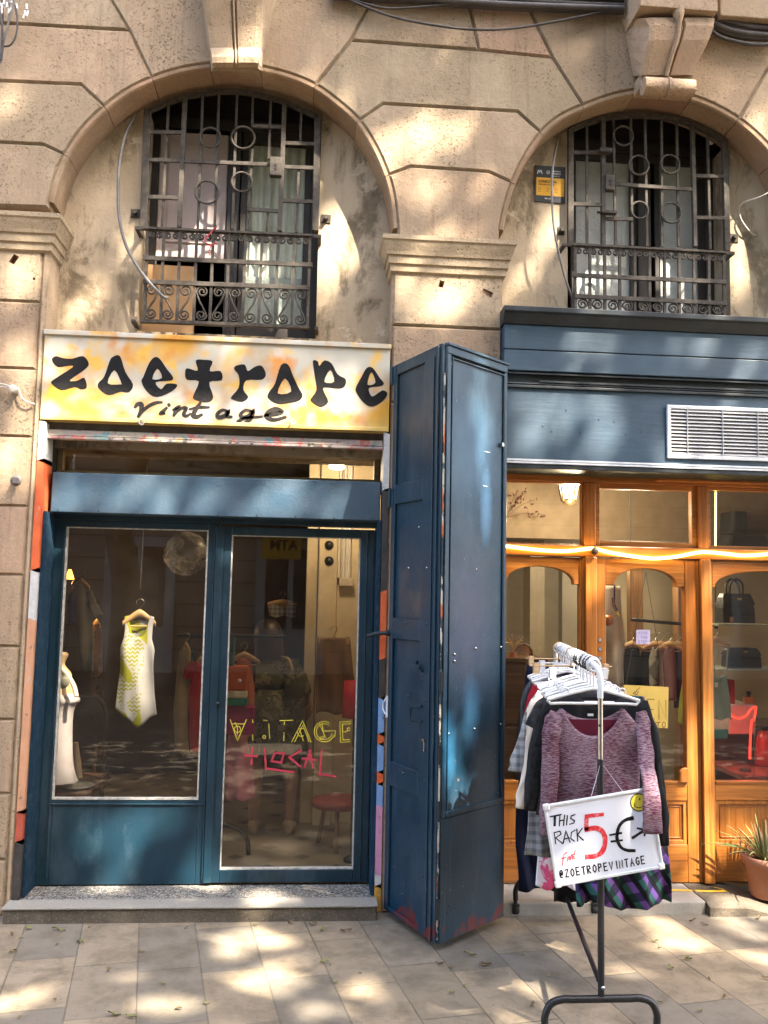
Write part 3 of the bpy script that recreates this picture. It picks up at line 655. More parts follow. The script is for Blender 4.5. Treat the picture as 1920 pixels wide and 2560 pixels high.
mb = MB(); mb.box(a_, xm-.04, YW-.02, YW+.012, zb_, zh-.03); mb.box(a_+.06, xm-.10, YW-.028, YW-.02, zb_+.10, zh-.10); mb.build('shutter_panel', MT['shutter_pk'], t, bevel=.006)
mb = MB(); mb.box(xm+.04, WX1-.05, YW-.015, YW+.03, ZS+.05, ZS+.12); mb.box(xm+.04, WX1-.05, YW-.015, YW+.03, zh-.06, zh); mb.box(xm+.04, xm+.075, YW-.015, YW+.03, ZS+.1, zh-.05); mb.box(WX1-.09, WX1-.05, YW-.015, YW+.03, ZS+.1, zh-.05); mb.build('sash', MT['frame_br'], t, bevel=.004)
mb = MB(); mb.box(xm+.07, WX1-.085, YW+.004, YW+.010, ZS+.1, zh-.05); mb.build('pane', pane('curtain_glass', (.95, .97, .95), .02, 1.2), t)
mb = MB(); n = 40; x_a, x_b = xm+.07, WX1-.085
mb.loft([[(x_a+(x_b-x_a)*i/n, YW+.05+.012*math.sin(i*1.1)+.006*math.sin(i*2.7), z_) for i in range(n+1)] for z_ in (zb_-.08, zh)], False); mb.build('net_curtain', MT['net'], t)
mb = MB(); mb.box(xm+.07, x_b, YW+.035, YW+.045, ZS+.05, zb_-.06); mb.build('frosted_pane', MT['frost'], t)
mb = MB(); a = P(*z1(612, 1100), YW-.06); b = P(*z1(806, 1345), YW-.06); mb.box(a.x-.06, b.x, YW-.075, YW-.068, ZS, a.z)
tag(mb.build('cardboard_sheet', MT['card']), 'brown cardboard sheet leaning behind the window bars over the sign', 'cardboard')
t, zh = casement('brown casement with frosted panes behind the grille with five rings', VX0, VX1, ZS2, AT2, .5, False)
xm = P(*zF(820, 700), YW).x
for a, b in ((VX0+.05, xm-.04), (xm+.04, VX1-.05)):
    mb = MB(); mb.box(a, b, YW-.015, YW+.03, ZS2+.05, ZS2+.13); mb.box(a, b, YW-.015, YW+.03, zh-.06, zh-.004); mb.box(a+.03, a+.065, YW-.013, YW+.03, ZS2+.1, zh-.05); mb.box(b-.045, b, YW-.013, YW+.03, ZS2+.1, zh-.05); s_ = mb.build('sash', MT['frame_br'], t, bevel=.004)
    mb = MB(); mb.box(a+.06, b-.04, YW+.004, YW+.012, ZS2+.1, zh-.05); mb.build('frosted_pane', MT['frost'], s_)
mb = MB(); mb.box(xm-.04, xm+.04, YW-.03, YW+.03, ZS2+.05, zh); mb.build('mullion', MT['frame_br'], t, bevel=.004)
mb = MB(); a = P(*zF(1278, 278), D_NICHE+.1); mb.lathe(a, [(.004, .02), (.012, .012), (.016, -.004), (.012, -.016), (.003, -.02)], 14); tag(mb.build('ceramic_insulator', MT['white_pl']), 'tiny white insulator at the top right of the grille with five rings', 'insulator')
# ================================================================== CABLES
def cable(name, pts, r, mat, label, cat='cable', group=None, n=7):
    mb = MB(); mb.tube(smooth_path(pts, n), r, 8); return tag(mb.build(name, mat), label, cat, group)
C_ = lambda v, Y, *p: [P(*v(x, y), Y if len(r_) == 0 else r_[0]) for x, y, *r_ in p]
cable('cable', C_(z1, .1, (556, 480, .18), (520, 560, .14), (495, 680, .12), (490, 800, .11), (495, 905, .11), (520, 1010, .1), (560, 1090, .09), (610, 1160, .06), (655, 1210, .05), (680, 1232, .06), (697, 1236, .07)), .0085, MT['wire'], 'thick grey cable bowing past the left side of the grille with four rings')
cable('cable', C_(zF, .1, (255, 250, .19), (238, 340, .15), (220, 450, .10), (213, 580, .07), (216, 720, .05), (228, 860, .05), (250, 980, .06), (282, 1120, .07), (325, 1260, .09), (375, 1385, .12)), .0065, MT['wire'], 'thin grey cable drooping across the alarm plate to the blue cornice')
cable('cable', C_(zF, .1, (1700, 600, .0), (1600, 650, .03), (1510, 680, .08), (1470, 710, .15), (1468, 750, .185)), .004, MT['wire_w'], 'short pale wire reaching in from the right to the second arch')
cable('cable', C_(zF, .1, (1468, 750, .185), (1480, 800, .17), (1520, 860, .17), (1560, 900, .185), (1580, 904, .19)), .004, MT['wire_w'], 'loose wire tail on the plaster right of the grille with five rings')
cable('cable', C_(z1, -.05, (1380, -30), (1600, 60), (1526+250, 100), (1526+430, 122), (1526+600, 118), (1526+800, 85), (1526+980, 45), (1526+1040, 15)), .0065, MT['wire_b'], 'thin dark cable sagging in a long curve under the top cable run')
cable('cable', C_(z1, -.05, (1380, -25), (1526, 18), (1526+80, 34), (1526+200, 30), (1526+400, 10), (1526+700, -20)), .006, MT['wire_b'], 'thin dark cable dipping only slightly under the top cable run')
run = thing('cable_run', tuple(P(*z1(2100, 0), -.05)), 'thick dark bundle of cables strapped along the wall at the very top', 'cable bundle')
for k in range(7):
    y0 = -55 + k*14; dy = R.uniform(-3, 3); mb = MB()
    mb.tube(smooth_path(C_(z1, -.03-.012*(k % 3), (1526-160, y0-42+dy), (1526+200, y0-20), (1526+560, y0+R.uniform(-4, 6)), (1526+850, y0+14+dy), (1526+1060, y0+22)), 6), .014+.004*(k % 2), 8); mb.build('strand', MT['wire_b'], run)
for k in range(5):
    mb = MB(); s_ = k*34
    mb.tube(smooth_path(C_(zI, -.05-.014*(k % 2), (1100, 120+s_), (1250, 170+s_*1.15), (1420, 215+s_*1.1), (1560, 240+s_), (1760, 255+s_)), 6), .016, 8); mb.build('strand', MT['wire_b'], run)
cable('cable', C_(zI, -.06, (1090, 280), (1160, 350), (1300, 400), (1480, 435), (1600, 440), (1760, 430)), .010, MT['wire_b'], 'dark cable hanging lowest in a loop right of the scrolled keystone')
bun = thing('cable_bundle', tuple(P(*z1(20, 80), -.06)), 'tangle of grey wires hanging at the upper left corner of the wall', 'cable bundle')
for k, pts in enumerate([[(5, -40), (12, 60), (8, 150), (2, 260)], [(25, -40), (40, 40), (25, 130), (6, 220)], [(45, -40), (70, 60), (68, 140), (45, 185), (15, 193)], [(60, -40), (55, 30), (30, 110), (10, 165)], [(-10, -30), (2, 60), (14, 160), (6, 250)]]):
    mb = MB(); mb.tube(smooth_path(C_(z1, -.05-.012*k, *pts), 6), .005, 7); mb.build('wire_strand', MT['wire'] if k % 2 else MT['wire_b'], bun)
for k in range(16):
    x, y = R.uniform(0, 130), R.uniform(-20, 60) - 0; a = P(*z1(x*.9, y), -.06); mb = MB(); mb.tube([a, a + Vector((R.uniform(-.01, .01), -.004, -.03))], .006, 6); mb.build('frayed_end', MT['white_pl'], bun)
# knob insulator and wire on the left pier
t = thing('wire_knob', tuple(P(*zA(110, 768), 0)), 'round porcelain wire knob on the left pier beside the painted sign', 'insulator')
k0 = P(*zA(112, 768), 0); mb = MB(); mb.lathe((k0.x, 0, k0.z), [(.018, .01), (.018, -.02), (.013, -.024), (.013, -.036), (.021, -.042), (.021, -.056), (.017, -.060), (.004, -.060)], 20, 'y'); mb.build('porcelain', MT['wire_w'], t)
mb = MB(); mb.tube(smooth_path([(k0.x-.2, -.02, k0.z+.06), (k0.x-.1, -.035, k0.z+.035), (k0.x-.02, -.03, k0.z+.018), (k0.x+.018, -.03, k0.z+.006), (k0.x+.04, -.03, k0.z-.04), (k0.x+.075, -.025, k0.z-.062), (k0.x+.10, -.01, k0.z-.066)], 6), .0042, 7); mb.tube(smooth_path([(k0.x-.2, -.02, k0.z+.02), (k0.x-.09, -.03, k0.z+.012), (k0.x-.02, -.034, k0.z+.016)], 6), .0035, 7); mb.build('wire', MT['wire_w'], t)
k1 = P(*zA(118, 1385), 0); mb = MB(); mb.lathe((k1.x-.004, .0, k1.z), [(.03, .01), (.028, -.004), (.014, -.008), (.012, -.05), (.004, -.05)], 12, 'y'); mb.box(k1.x-.006, k1.x+.02, -.055, -.03, k1.z-.02, k1.z+.008)
tag(mb.build('wall_hook', MT['wire']), 'stubby grey iron hook set in the reddish block of the left pier', 'hook')
# red ribbon on the guard
mb = MB(); mb.tube(smooth_path(C_(zM, YR-.02, (690, 28), (650, 75), (612, 120), (605, 140), (615, 160), (655, 172)), 5), .004, 6); mb.tube(smooth_path(C_(zM, YR-.02, (655, 172), (645, 210), (640, 245), (650, 262)), 4), .003, 6); mb.tube(smooth_path(C_(zM, YR-.02, (655, 175), (690, 160), (700, 162)), 4), .003, 6)
tag(mb.build('ribbon', plain('red_ribbon', (.5, .04, .04), None, .6)), 'red ribbon knotted to the iron guard over the sign', 'ribbon')
# alarm plate
pl = [P(*zF(x, y), D_NICHE-.004) for x, y in ((100, 438), (303, 455), (302, 690), (97, 678))]
ux = (pl[1]-pl[0]).normalized(); ux = Vector((1, 0, ux.z*.35)).normalized(); uz = Vector((-ux.z, 0, ux.x)); O = pl[0]; Wp, Hp = (pl[1]-pl[0]).length, (pl[3]-pl[0]).length
t = thing('alarm_plate', tuple(pl[3]), 'black and yellow alarm company plate on the plaster beside the second arch window', 'sign')
def slab(mb, u0, u1, v0, v1, th, O=O, W_=None):
    c = [O + ux*(u*Wp) - uz*(v_*Hp) for u, v_ in ((u0, v1), (u1, v1), (u1, v0), (u0, v0))]; mb.hexa([p + Vector((0, -th, 0)) for p in c] + [p + Vector((0, .002, 0)) for p in c])
mb = MB(); slab(mb, 0, 1, 0, 1, .004); mb.build('plate', plain('plate_black', (.018, .02, .022), None, .45), t)
mb = MB(); slab(mb, .05, .96, .33, .83, .0046); mb.build('yellow_panel', plain('plate_yellow', (.72, .36, .01), None, .45), t)
nr = Vector((0, -1, 0)); T = lambda u, v_: O + ux*(u*Wp) - uz*(v_*Hp) + nr*.0048
mb = MB(); text_mesh(mb, 'CONECTADA', T(.11, .47), ux, uz, nr, .020, off=.0006, xs=.88); text_mesh(mb, 'CON AVISO A POLICÍA', T(.11, .545), ux, uz, nr, .0115, off=.0003, xs=.80)
for u in (.12, .4, .68):
    mb.ribbon([(0, 0), (.010, 0), (.010, -.012), (0, -.012), (0, 0)], .0015, T(u, .62), ux, uz, nr); mb.ribbon([(-.003, -.022), (.014, -.022)], .002, T(u, .62), ux, uz, nr)
mb.build('lettering', MT['ink'], t)
mb = MB(); mb.ribbon([(0, 0), (.004, .018), (.009, .020), (.013, .006), (.018, .020), (.023, .018), (.027, 0)], .0042, T(.08, .23), ux, uz, nr)
mb.ribbon([(.0095*math.cos(k*PI/8), .0095*math.sin(k*PI/8)) for k in range(17)], .0022, T(.43, .18), ux, uz, nr); mb.ribbon([(-.007, -.003), (.007, .004)], .002, T(.43, .18), ux, uz, nr)
text_mesh(mb, 'MOVISTAR', T(.6, .16), ux, uz, nr, .0105, off=.0004, xs=.85); text_mesh(mb, 'PROSEGUR', T(.6, .225), ux, uz, nr, .0105, off=.0004, xs=.85); text_mesh(mb, 'ALARMAS', T(.6, .29), ux, uz, nr, .0105, xs=.85)
text_mesh(mb, '900 112', T(.32, .93), ux, uz, nr, .012, off=.0005); mb.build('white_lettering', MT['white_pl'], t)
# ================================================================== LEFT SHOP
YS = -.006
def rect(v, Y, p, q_): a, b = P(*v(*p), Y), P(*v(*q_), Y); return a.x, b.x, b.z, a.z
# ---- painted sign
sg = thing('shop_sign', tuple(P(540, 1065, YS)), 'long spray-painted yellow and white shop sign reading zoetrope Vintage', 'shop sign')
def sign_mat():
    t = NT('sprayed_sign'); f = t.noise(3.4, 3, .45, dist=.5); f2 = t.noise(7, 3, .5, t.map(loc=(4, 2, 9)), .4); z_ = t.sep()[2]
    c = t.mix(t.ramp(f, .44, .66), (.44, .40, .32), (.56, .28, .035)); c = t.mix(t.ramp(f2, .52, .66, 0, .9), c, (.64, .36, .045)); c = t.mix(t.ramp(t.noise(5, 3, .5, t.map(loc=(1, 8, 3))), .54, .68, 0, .85), c, (.52, .19, .025))
    c = t.mix(t.ramp(t.noise(5.2, 3, .5, t.map(loc=(7, 7, 1))), .55, .72), c, (.50, .47, .41))
    c = t.mix(t.ramp(z_, .0, .05, .75, 0), c, (.72, .50, .12)); c = t.mix(t.ramp(t.noise(70, 6, .8), .70, .74, 0, .5), c, (.3, .2, .1))
    return t.fin(c, .5, 0, t.noise(12, 4), .1, .004, .4)
MT['sign'] = sign_mat()
zt_ = (P(111, 842, YS).z + P(977, 868, YS).z)/2; zb_ = (P(100, 1050, YS).z + P(970, 1078, YS).z)/2; xa, xb = XL+.004, P(974, 960, YS).x
SGZ = (zb_, zt_)
mb = MB(); mb.box(xa, xb, YS, .19, zb_, zt_); mb.build('panel', MT['sign'], sg)
mb = MB(); mb.box(xa-.004, xb+.004, YS-.012, .195, zt_, zt_+.026); mb.box(xa, xb, YS-.004, YS+.02, zb_+.0, zb_+.022); mb.build('edge_moulding', MT['sign'], sg, bevel=.003)
def curved(pts): 
    v = [Vector((a, b, 0)) for a, b in pts]; return [(p.x, p.y) for p in smooth_path(v, 3, True)]
def letter(outer, hole=None, nm='letter'):
    o = XZ(z3, YS, curved(outer)); bm = bmesh.new()
    def loop(pts):
        vs = [bm.verts.new((x, 0, z)) for x, z in pts]; return [bm.edges.new((vs[i], vs[(i+1) % len(vs)])) for i in range(len(vs))]
    e = loop(o)
    if hole: e += loop(XZ(z3, YS, curved(hole)))
    r = bmesh.ops.triangle_fill(bm, use_beauty=True, edges=e, use_dissolve=False)
    bm.verts.index_update(); mb = MB(); mb.add([(v.co.x, YS-.0012, v.co.z) for v in bm.verts], [[v.index for v in (f.verts if f.normal.y < 0 else reversed(f.verts))] for f in bm.faces]); bm.free()
    mb.build(nm, MT['sprayblack'], sg)
def sprayblack():
    t = NT('black_spray_paint'); f = t.noise(30, 6, .7); return t.fin(t.mix(t.math('MULTIPLY', t.ramp(t.math('ADD', t.sep()[2], t.math('MULTIPLY', t.sep()[0], .035)), .19, .11), t.ramp(t.noise(60, 6, .8), .4, .65, .1, .8)), t.mix(t.ramp(f, .3, .8), (.0026, .0022, .0022), (.010, .0085, .008)), (.06, .052, .042)), .6, 0, None, spec=.2)
MT['sprayblack'] = sprayblack()
letter([(232, 150), (262, 158), (300, 160), (345, 150), (368, 180), (352, 205), (290, 250), (320, 252), (350, 240), (360, 280), (335, 288), (310, 278), (255, 292), (215, 265), (222, 248), (300, 197), (290, 189), (240, 195), (215, 165)])
letter([(470, 152), (498, 150), (520, 215), (552, 268), (535, 300), (500, 298), (450, 312), (410, 285), (408, 262), (432, 235), (455, 170)], [(475, 208), (503, 260), (498, 267), (447, 262)])
letter([(640, 155), (662, 160), (690, 200), (718, 238), (706, 252), (646, 258), (668, 287), (692, 264), (735, 268), (715, 295), (650, 320), (608, 295), (587, 255), (595, 235), (618, 180)], [(653, 202), (672, 240), (632, 245)])
letter([(812, 168), (845, 165), (882, 172), (870, 212), (915, 212), (920, 250), (868, 258), (885, 320), (862, 342), (818, 335), (800, 318), (825, 255), (775, 248), (768, 215), (778, 200), (820, 210)])
letter([(978, 190), (1015, 185), (1028, 212), (1055, 195), (1085, 190), (1103, 225), (1085, 248), (1022, 250), (1010, 290), (1030, 320), (1005, 340), (965, 330), (960, 318), (990, 280), (990, 230), (972, 205)])
letter([(1165, 188), (1195, 185), (1215, 230), (1238, 280), (1255, 312), (1240, 335), (1200, 345), (1150, 348), (1112, 325), (1115, 300), (1140, 265)], [(1182, 242), (1208, 296), (1152, 304)])
letter([(1298, 170), (1318, 172), (1325, 190), (1345, 168), (1375, 180), (1400, 225), (1433, 245), (1430, 275), (1405, 285), (1345, 280), (1345, 300), (1362, 340), (1330, 362), (1292, 340), (1290, 325), (1312, 290), (1305, 230)], [(1370, 207), (1386, 256), (1345, 256)])
letter([(1520, 200), (1545, 198), (1575, 240), (1592, 262), (1580, 274), (1533, 281), (1532, 300), (1545, 317), (1575, 298), (1590, 292), (1607, 305), (1590, 335), (1545, 360), (1510, 345), (1480, 305), (1476, 280), (1500, 235)], [(1540, 217), (1557, 260), (1524, 268)])
u3 = 1/1.659*4.62/FPX
mb = MB()
for i, (w_, pts) in enumerate([(9, [(560, 362), (570, 350), (586, 350), (586, 374), (573, 402)]), (7, [(574, 402), (592, 378), (620, 355), (650, 343), (672, 342)]), (8, [(692, 364), (678, 378), (668, 388), (684, 388)]), (8, [(698, 354), (704, 351)]), (8, [(718, 374), (740, 362), (728, 384), (720, 398)]), (7, [(726, 388), (750, 368), (772, 366), (762, 392), (776, 398), (790, 388)]), (9, [(832, 342), (812, 372), (802, 396), (818, 402), (838, 392)]), (6, [(786, 370), (830, 362), (868, 362)]), (8, [(944, 378), (922, 374), (902, 390), (908, 404), (932, 398), (948, 380), (942, 400), (962, 402)]), (8, [(1046, 378), (1018, 374), (998, 392), (1008, 404), (1032, 398), (1050, 378), (1040, 408), (1012, 430), (986, 424), (1014, 408), (1088, 400)]), (9, [(1098, 396), (1146, 390), (1168, 380), (1142, 370), (1112, 384), (1108, 402), (1138, 414), (1186, 402)])]):
    o = XZ(z3, YS, [(p.x, p.y) for p in smooth_path([Vector((a, b, 0)) for a, b in pts], 4)])
    mb.ribbon(o, lambda t_, w_=w_: w_*u3*1.95*(.55 + .6*math.sin(PI*min(1, max(0, t_*.9+.05)))), (0, YS, 0), (1, 0, 0), (0, 0, 1), (0, -1, 0), .0013+.00012*i)
mb.build('script_lettering', MT['sprayblack'], sg)
for x in (588, 1215):
    p = P(*z3(x, 425), YS-.02); mb = MB(); mb.tube([p + Vector((math.cos(a_*PI/7)*.011, -.004, math.sin(a_*PI/7)*.013)) for a_ in range(3, 16)], .0045, 7); mb.tube([p + Vector((-.004, -.002, .012)), p + Vector((-.006, .02, .022))], .005, 7); mb.build('hook', MT['wire_w'], sg)
# ---- shop front
front = thing('blue_shopfront', (-.5, .2, .08), 'dark blue shopfront with window, glass door and graffiti-painted jambs under the zoetrope sign', 'shopfront')
def splash(name):
    t = NT(name); f = t.noise(9, 5, .6, dist=.8); c = t.mix(t.ramp(f, .42, .46), (.42, .36, .28), (.36, .30, .27))
    for i, (a, b, cc) in enumerate(((.58, .6, (.5, .12, .10)), (.62, .64, (.10, .28, .32)), (.66, .68, (.48, .25, .05)), (.60, .62, (.06, .05, .05)))): c = t.mix(t.ramp(t.noise(11+3*i, 4, .6, t.map(loc=(i*3.1, i*7, 2))), a, b, 0, .85), c, cc)
    return t.fin(c, .6, 0, t.noise(40, 5), .2, .004)
MT['splash'] = splash('graffiti_paint'); MT['grime'] = plain('grimy_strip', (.10, .085, .07), (.06, .05, .042), .8, 0, 14)
x0, x1 = P(117, 1070, .05).x, P(958, 1090, .05).x
zA_ = SGZ[0]; zu = P(*z3(800, 474), .05).z; zv = P(*z3(800, 512), .04).z
mb = MB(); mb.box(x0, x1, .06, .19, zu, zA_); mb.build('shutter_box', MT['grime'], front)
mb = MB(); mb.prism([(x0, zu), (x1, zu), (x1, zv+.014), (x0, zv+.014)], .035, .12, .006); mb.box(x0, x1, .028, .07, zv, zv+.014); sl = mb.build('shutter_bottom_slat', MT['splash'], front, bevel=.003)
for x, y in ((517, 492), (955, 505), (985, 506), (1043, 510), (1282, 516)):
    p = P(*z3(x, y), .03); mb = MB(); mb.lathe((p.x, .03, p.z), [(.010, .006), (.009, -.004), (.003, -.008)], 12, 'y'); mb.build('rivet', MT['chrome'], sl)
# transom
YT = .27; xa, xb, za, zb = P(*z3(262, 560), YT).x, P(*z3(1552, 600), YT).x, P(*z3(800, 640), YT).z, P(*z3(800, 535), YT).z
MT['cream_fr'] = plain('yellowed_frame_paint', (.34, .25, .12), (.24, .17, .08), .6, 0, 12)
mb = MB(); mb.box(xa-.03, xb+.03, YT, YT+.05, zb, zb+.05); mb.box(xa-.03, xb+.03, YT-.01, YT+.05, za-.018, za); mb.box(xa-.03, xa, YT, YT+.05, za, zb); mb.box(xb, xb+.03, YT, YT+.05, za, zb); tr = mb.build('transom_window', MT['cream_fr'], front, bevel=.003)
mb = MB(); mb.box(xa, xb, YT+.02, YT+.026, za, zb); mb.build('pane', MT['glass'], tr)
mb = MB(); mb.box(x0, xa-.03, .12, YT+.05, za-.1, zA_); mb.box(xb+.03, x1, .12, YT+.05, za-.1, zA_); mb.box(x0, x1, .10, YT+.05, zb+.05, zA_); mb.build('shutter_channel', MT['blue_black'], front)
# lintel box
YB = .075; xl, xr = P(*z3(214, 700), YB).x, P(*z3(1578, 750), YB).x; zt_ = (P(*z3(215, 628), YB).z + P(*z3(1578, 674), YB).z)/2; zb_ = (P(*z3(212, 797), YB).z + P(*z3(1575, 832), YB).z)/2
mb = MB(); mb.prism([(xl, zb_), (xr, zb_), (xr, zt_), (xl, zt_)], YB, .30, .004); lb = mb.build('lintel_box', MT['blue_clean'], front)
for k in range(9): mb = MB(); x = xl + .04 + (xr-xl-.08)*k/8; mb.lathe((x, YB, zb_+.012), [(.004, .002), (.003, -.003)], 8, 'y'); mb.build('screw', MT['chrome'], lb)
# jambs in several sprayed colours
def jm(name, c, c2=None, r=.6, m=0, sc=14):
    t = NT(name); c = _c(c); k = t.mix(t.ramp(t.noise(sc, 6, .6), .35, .65), c, c2 or tuple(x*.75 for x in c[:3])); k = t.mix(t.ramp(t.noise(22, 7, .75, t.map((1, 1, .6))), .60, .64, 0, .8), k, (.10, .08, .065)); k = t.mix(t.ramp(t.noise(9, 6, .7, t.map((1, 1, .3), loc=(4, 1, 2))), .62, .68, 0, .6), k, (.42, .38, .32)); k = t.mix(t.ramp(t.noise(1, 5, .6, t.map((40, 40, 2))), .6, .8, 0, .5), k, (.08, .065, .05))
    return t.fin(k, .7, 0, t.noise(30, 6, .7), .4, .006)
cols = {'w': jm('jamb_white', (.55, .53, .50), None, .6, 0, 20), 'o': jm('jamb_orange', (.60, .11, .025), (.5, .08, .02), .6, 0, 14), 'p': jm('jamb_peach', (.52, .26, .14), (.45, .22, .12), .6, 0, 14), 'k': jm('jamb_black', (.02, .018, .016), (.045, .035, .03), .7, 0, 14), 'r': jm('jamb_rust', (.42, .08, .04), None, .6), 'b': jm('jamb_sky', (.17, .30, .52), (.14, .25, .45), .6), 'n': jm('jamb_pink', (.55, .24, .36), (.48, .22, .34), .6), 'y': jm('jamb_ochre', (.50, .25, .03), None, .6)}
def jamb(x_a, x_b, y_a, y_b, zs, nm):
    names = sorted(set(c for _, c in zs)); mb = MB()
    for (za_, c), (zb2, _) in zip(zs, zs[1:] + [(0.0, '')]):
        mb.cm = names.index(c); sk = .012*(1 if names.index(c) % 2 else -1)
        mb.add([(x_a, y_a, zb2), (x_b, y_a, zb2+sk), (x_b, y_a, za_+sk), (x_a, y_a, za_), (x_a, y_b, zb2), (x_b, y_b, zb2+sk), (x_b, y_b, za_+sk), (x_a, y_b, za_)], [(0, 1, 2, 3), (1, 5, 6, 2), (4, 0, 3, 7)])
    return mb.build(nm, [cols[c] for c in names], front)
zj = lambda y: P(70, y, 0).z
jamb(XL, P(113, 1098, -.002).x, -.002, .14, [(SGZ[0], 'w'), (zj(1150), 'o'), (zj(1425), 'w'), (zj(1545), 'p'), (zj(2030), 'r'), (zj(2105), 'k')], 'jamb')
zr = lambda y: P(955, y, 0).z
xj0, xj1 = P(952, 1500, .0).x, XM0
jamb(xj0, xj1, -.002, .14, [(SGZ[0], 'w'), (zr(1225), 'k'), (zr(1480), 'o'), (zr(1650), 'k'), (zr(1745), 'b'), (zr(1835), 'o'), (zr(1860), 'b'), (zr(1930), 'o'), (zr(1960), 'b'), (zr(2012), 'n'), (zr(2185), 'w'), (zr(2215), 'y')], 'jamb')
YD = .2; jx0 = P(113, 1098, 0).x + .004
fx0 = P(*z4(226, 60), YD).x; fx1 = P(*z4(1545, 700), YD).x
mb = MB(); mb.box(jx0, fx0, .03, YD+.06, .075, zb_+.0); mb.build('inner_jamb', MT['jamb'], front)
mb = MB(); mb.box(fx1, xj0-.003, .03, YD+.06, .075, zb_+.0); mb.build('inner_jamb', MT['jamb'], front)
zf = P(*z4(500, 5), YD).z; zbot = .083
wx0, wx1 = P(149, 1660, YD).x, P(508, 1660, YD).x; wz0, wz1 = P(310, 1998, YD).z, P(345, 1322, YD).z
dx0, dx1 = P(565, 1750, YD).x, P(892, 1750, YD).x; dz0, dz1 = P(715, 2173, YD).z, P(740, 1342, YD).z
mx = P(*z4(893, 600), YD).x     # seam between window frame and door
def framed(mb, a, b, c, d, ia, ib, ic, id_, y0, y1):
    mb.box(a, ia, y0, y1, c, d); mb.box(ib, b, y0, y1, c, d); mb.box(ia, ib, y0, y1, c, ic); mb.box(ia, ib, y0, y1, id_, d)
mb = MB(); framed(mb, fx0, mx-.004, zbot, zf, wx0, wx1, wz0, wz1, YD, YD+.05); wf = mb.build('window_frame', MT['blue'], front, bevel=.004)
mb = MB(); bx = P(*z4(852, 1180), YD).x; mb.box(wx0-.02, bx, YD-.010, YD, wz0-.028, wz0-.020); mb.box(fx0+.05, fx0+.058, YD-.010, YD, zbot+.04, zf-.02); mb.box(mx-.03, mx-.024, YD-.012, YD, zbot+.02, zf-.01); mb.build('beading', MT['blue'], wf, bevel=.002)
MT['putty'] = plain('old_white_putty', (.52, .50, .45), (.28, .26, .22), .8, 0, 30, .4, 60)
def putty(x0, x1, z0_, z1_, par):
    mb = MB(); w_ = .006
    framed(mb, x0-.002, x1+.002, z0_-.002, z1_+.002, x0+w_, x1-w_, z0_+w_*1.3, z1_-w_*.6, YD-.003, YD+.02); mb.build('putty', MT['putty'], par)
putty(wx0, wx1, wz0, wz1, wf)
mb = MB(); mb.box(wx0, wx1, YD+.020, YD+.026, wz0, wz1); mb.build('pane', MT['glass'], wf)
mb = MB(); framed(mb, mx+.001, fx1-.003, zbot+.008, zf-.012, dx0, dx1, dz0, dz1, YD-.006, YD+.045); dr = mb.build('glass_door', MT['blue'], front, bevel=.004)
mb = MB(); mb.box(mx-.02, mx+.022, YD-.016, YD-.0065, zbot+.01, zf-.015); mb.box(fx1-.05, fx1-.044, YD-.013, YD-.0065, zbot+.02, zf-.02); mb.build('cover_strip', MT['blue'], dr, bevel=.003)
putty(dx0, dx1, dz0, dz1, dr)
mb = MB(); mb.box(dx0, dx1, YD+.020, YD+.026, dz0, dz1); mb.build('pane', MT['glass'], dr)
mb = MB(); mb.box(fx0, fx1, YD-.004, YD+.06, zf, zf+.05); mb.build('head_rail', MT['blue'], front, bevel=.003)
p = P(*z4(904, 762), YD); mb = MB(); mb.lathe((p.x, YD-.014, p.z), [(.012, .004), (.011, -.006), (.004, -.008)], 14, 'y'); mb.lathe((p.x, YD-.014, p.z-.05), [(.009, .004), (.008, -.004)], 12, 'y'); mb.build('lock', MT['blue_black'], dr)
# vinyl letters on the door glass
ns = (0, -1, 0); Yg = YD + .0195
vt = tag(bpy.data.objects.new('glass_lettering', None), 'yellow deco lettering VINTAGE, half peeled, over red tape + LOCAL on the door glass', 'lettering'); COL.objects.link(vt); vt.location = (dx0, Yg, P(*z4(1200, 930), Yg).z); ORG[vt.name] = Vector(vt.location)
u4 = 1/1.659*4.8/FPX
def strokes(v, Y, lst, wd, mat, par, name, th=.0006):
    mb = MB()
    for i, pts in enumerate(lst): mb.ribbon([(p.x, p.y) for p in smooth_path([Vector((a, b, 0)) for a, b in XZ(v, Y, pts)], 3)] if len(pts) > 6 else [((a[0]+(b[0]-a[0])*k/4), (a[1]+(b[1]-a[1])*k/4)) for a, b in zip(XZ(v, Y, pts), XZ(v, Y, pts)[1:]) for k in range(4)] + [XZ(v, Y, pts)[-1]], lambda t_, q_=R.uniform(0, 9): wd*(1 + .28*noise.noise(Vector((t_*7, q_, 0)))), (0, Y, 0), (1, 0, 0), (0, 0, 1), (0, -1, 0), th + .0001*i)
    return mb.build(name, mat, par)
circ = lambda cx, cy, r, a0=0, a1=360, n=18: [(cx + r*math.cos(math.radians(a0+(a1-a0)*k/n)), cy + r*math.sin(math.radians(a0+(a1-a0)*k/n))) for k in range(n+1)]
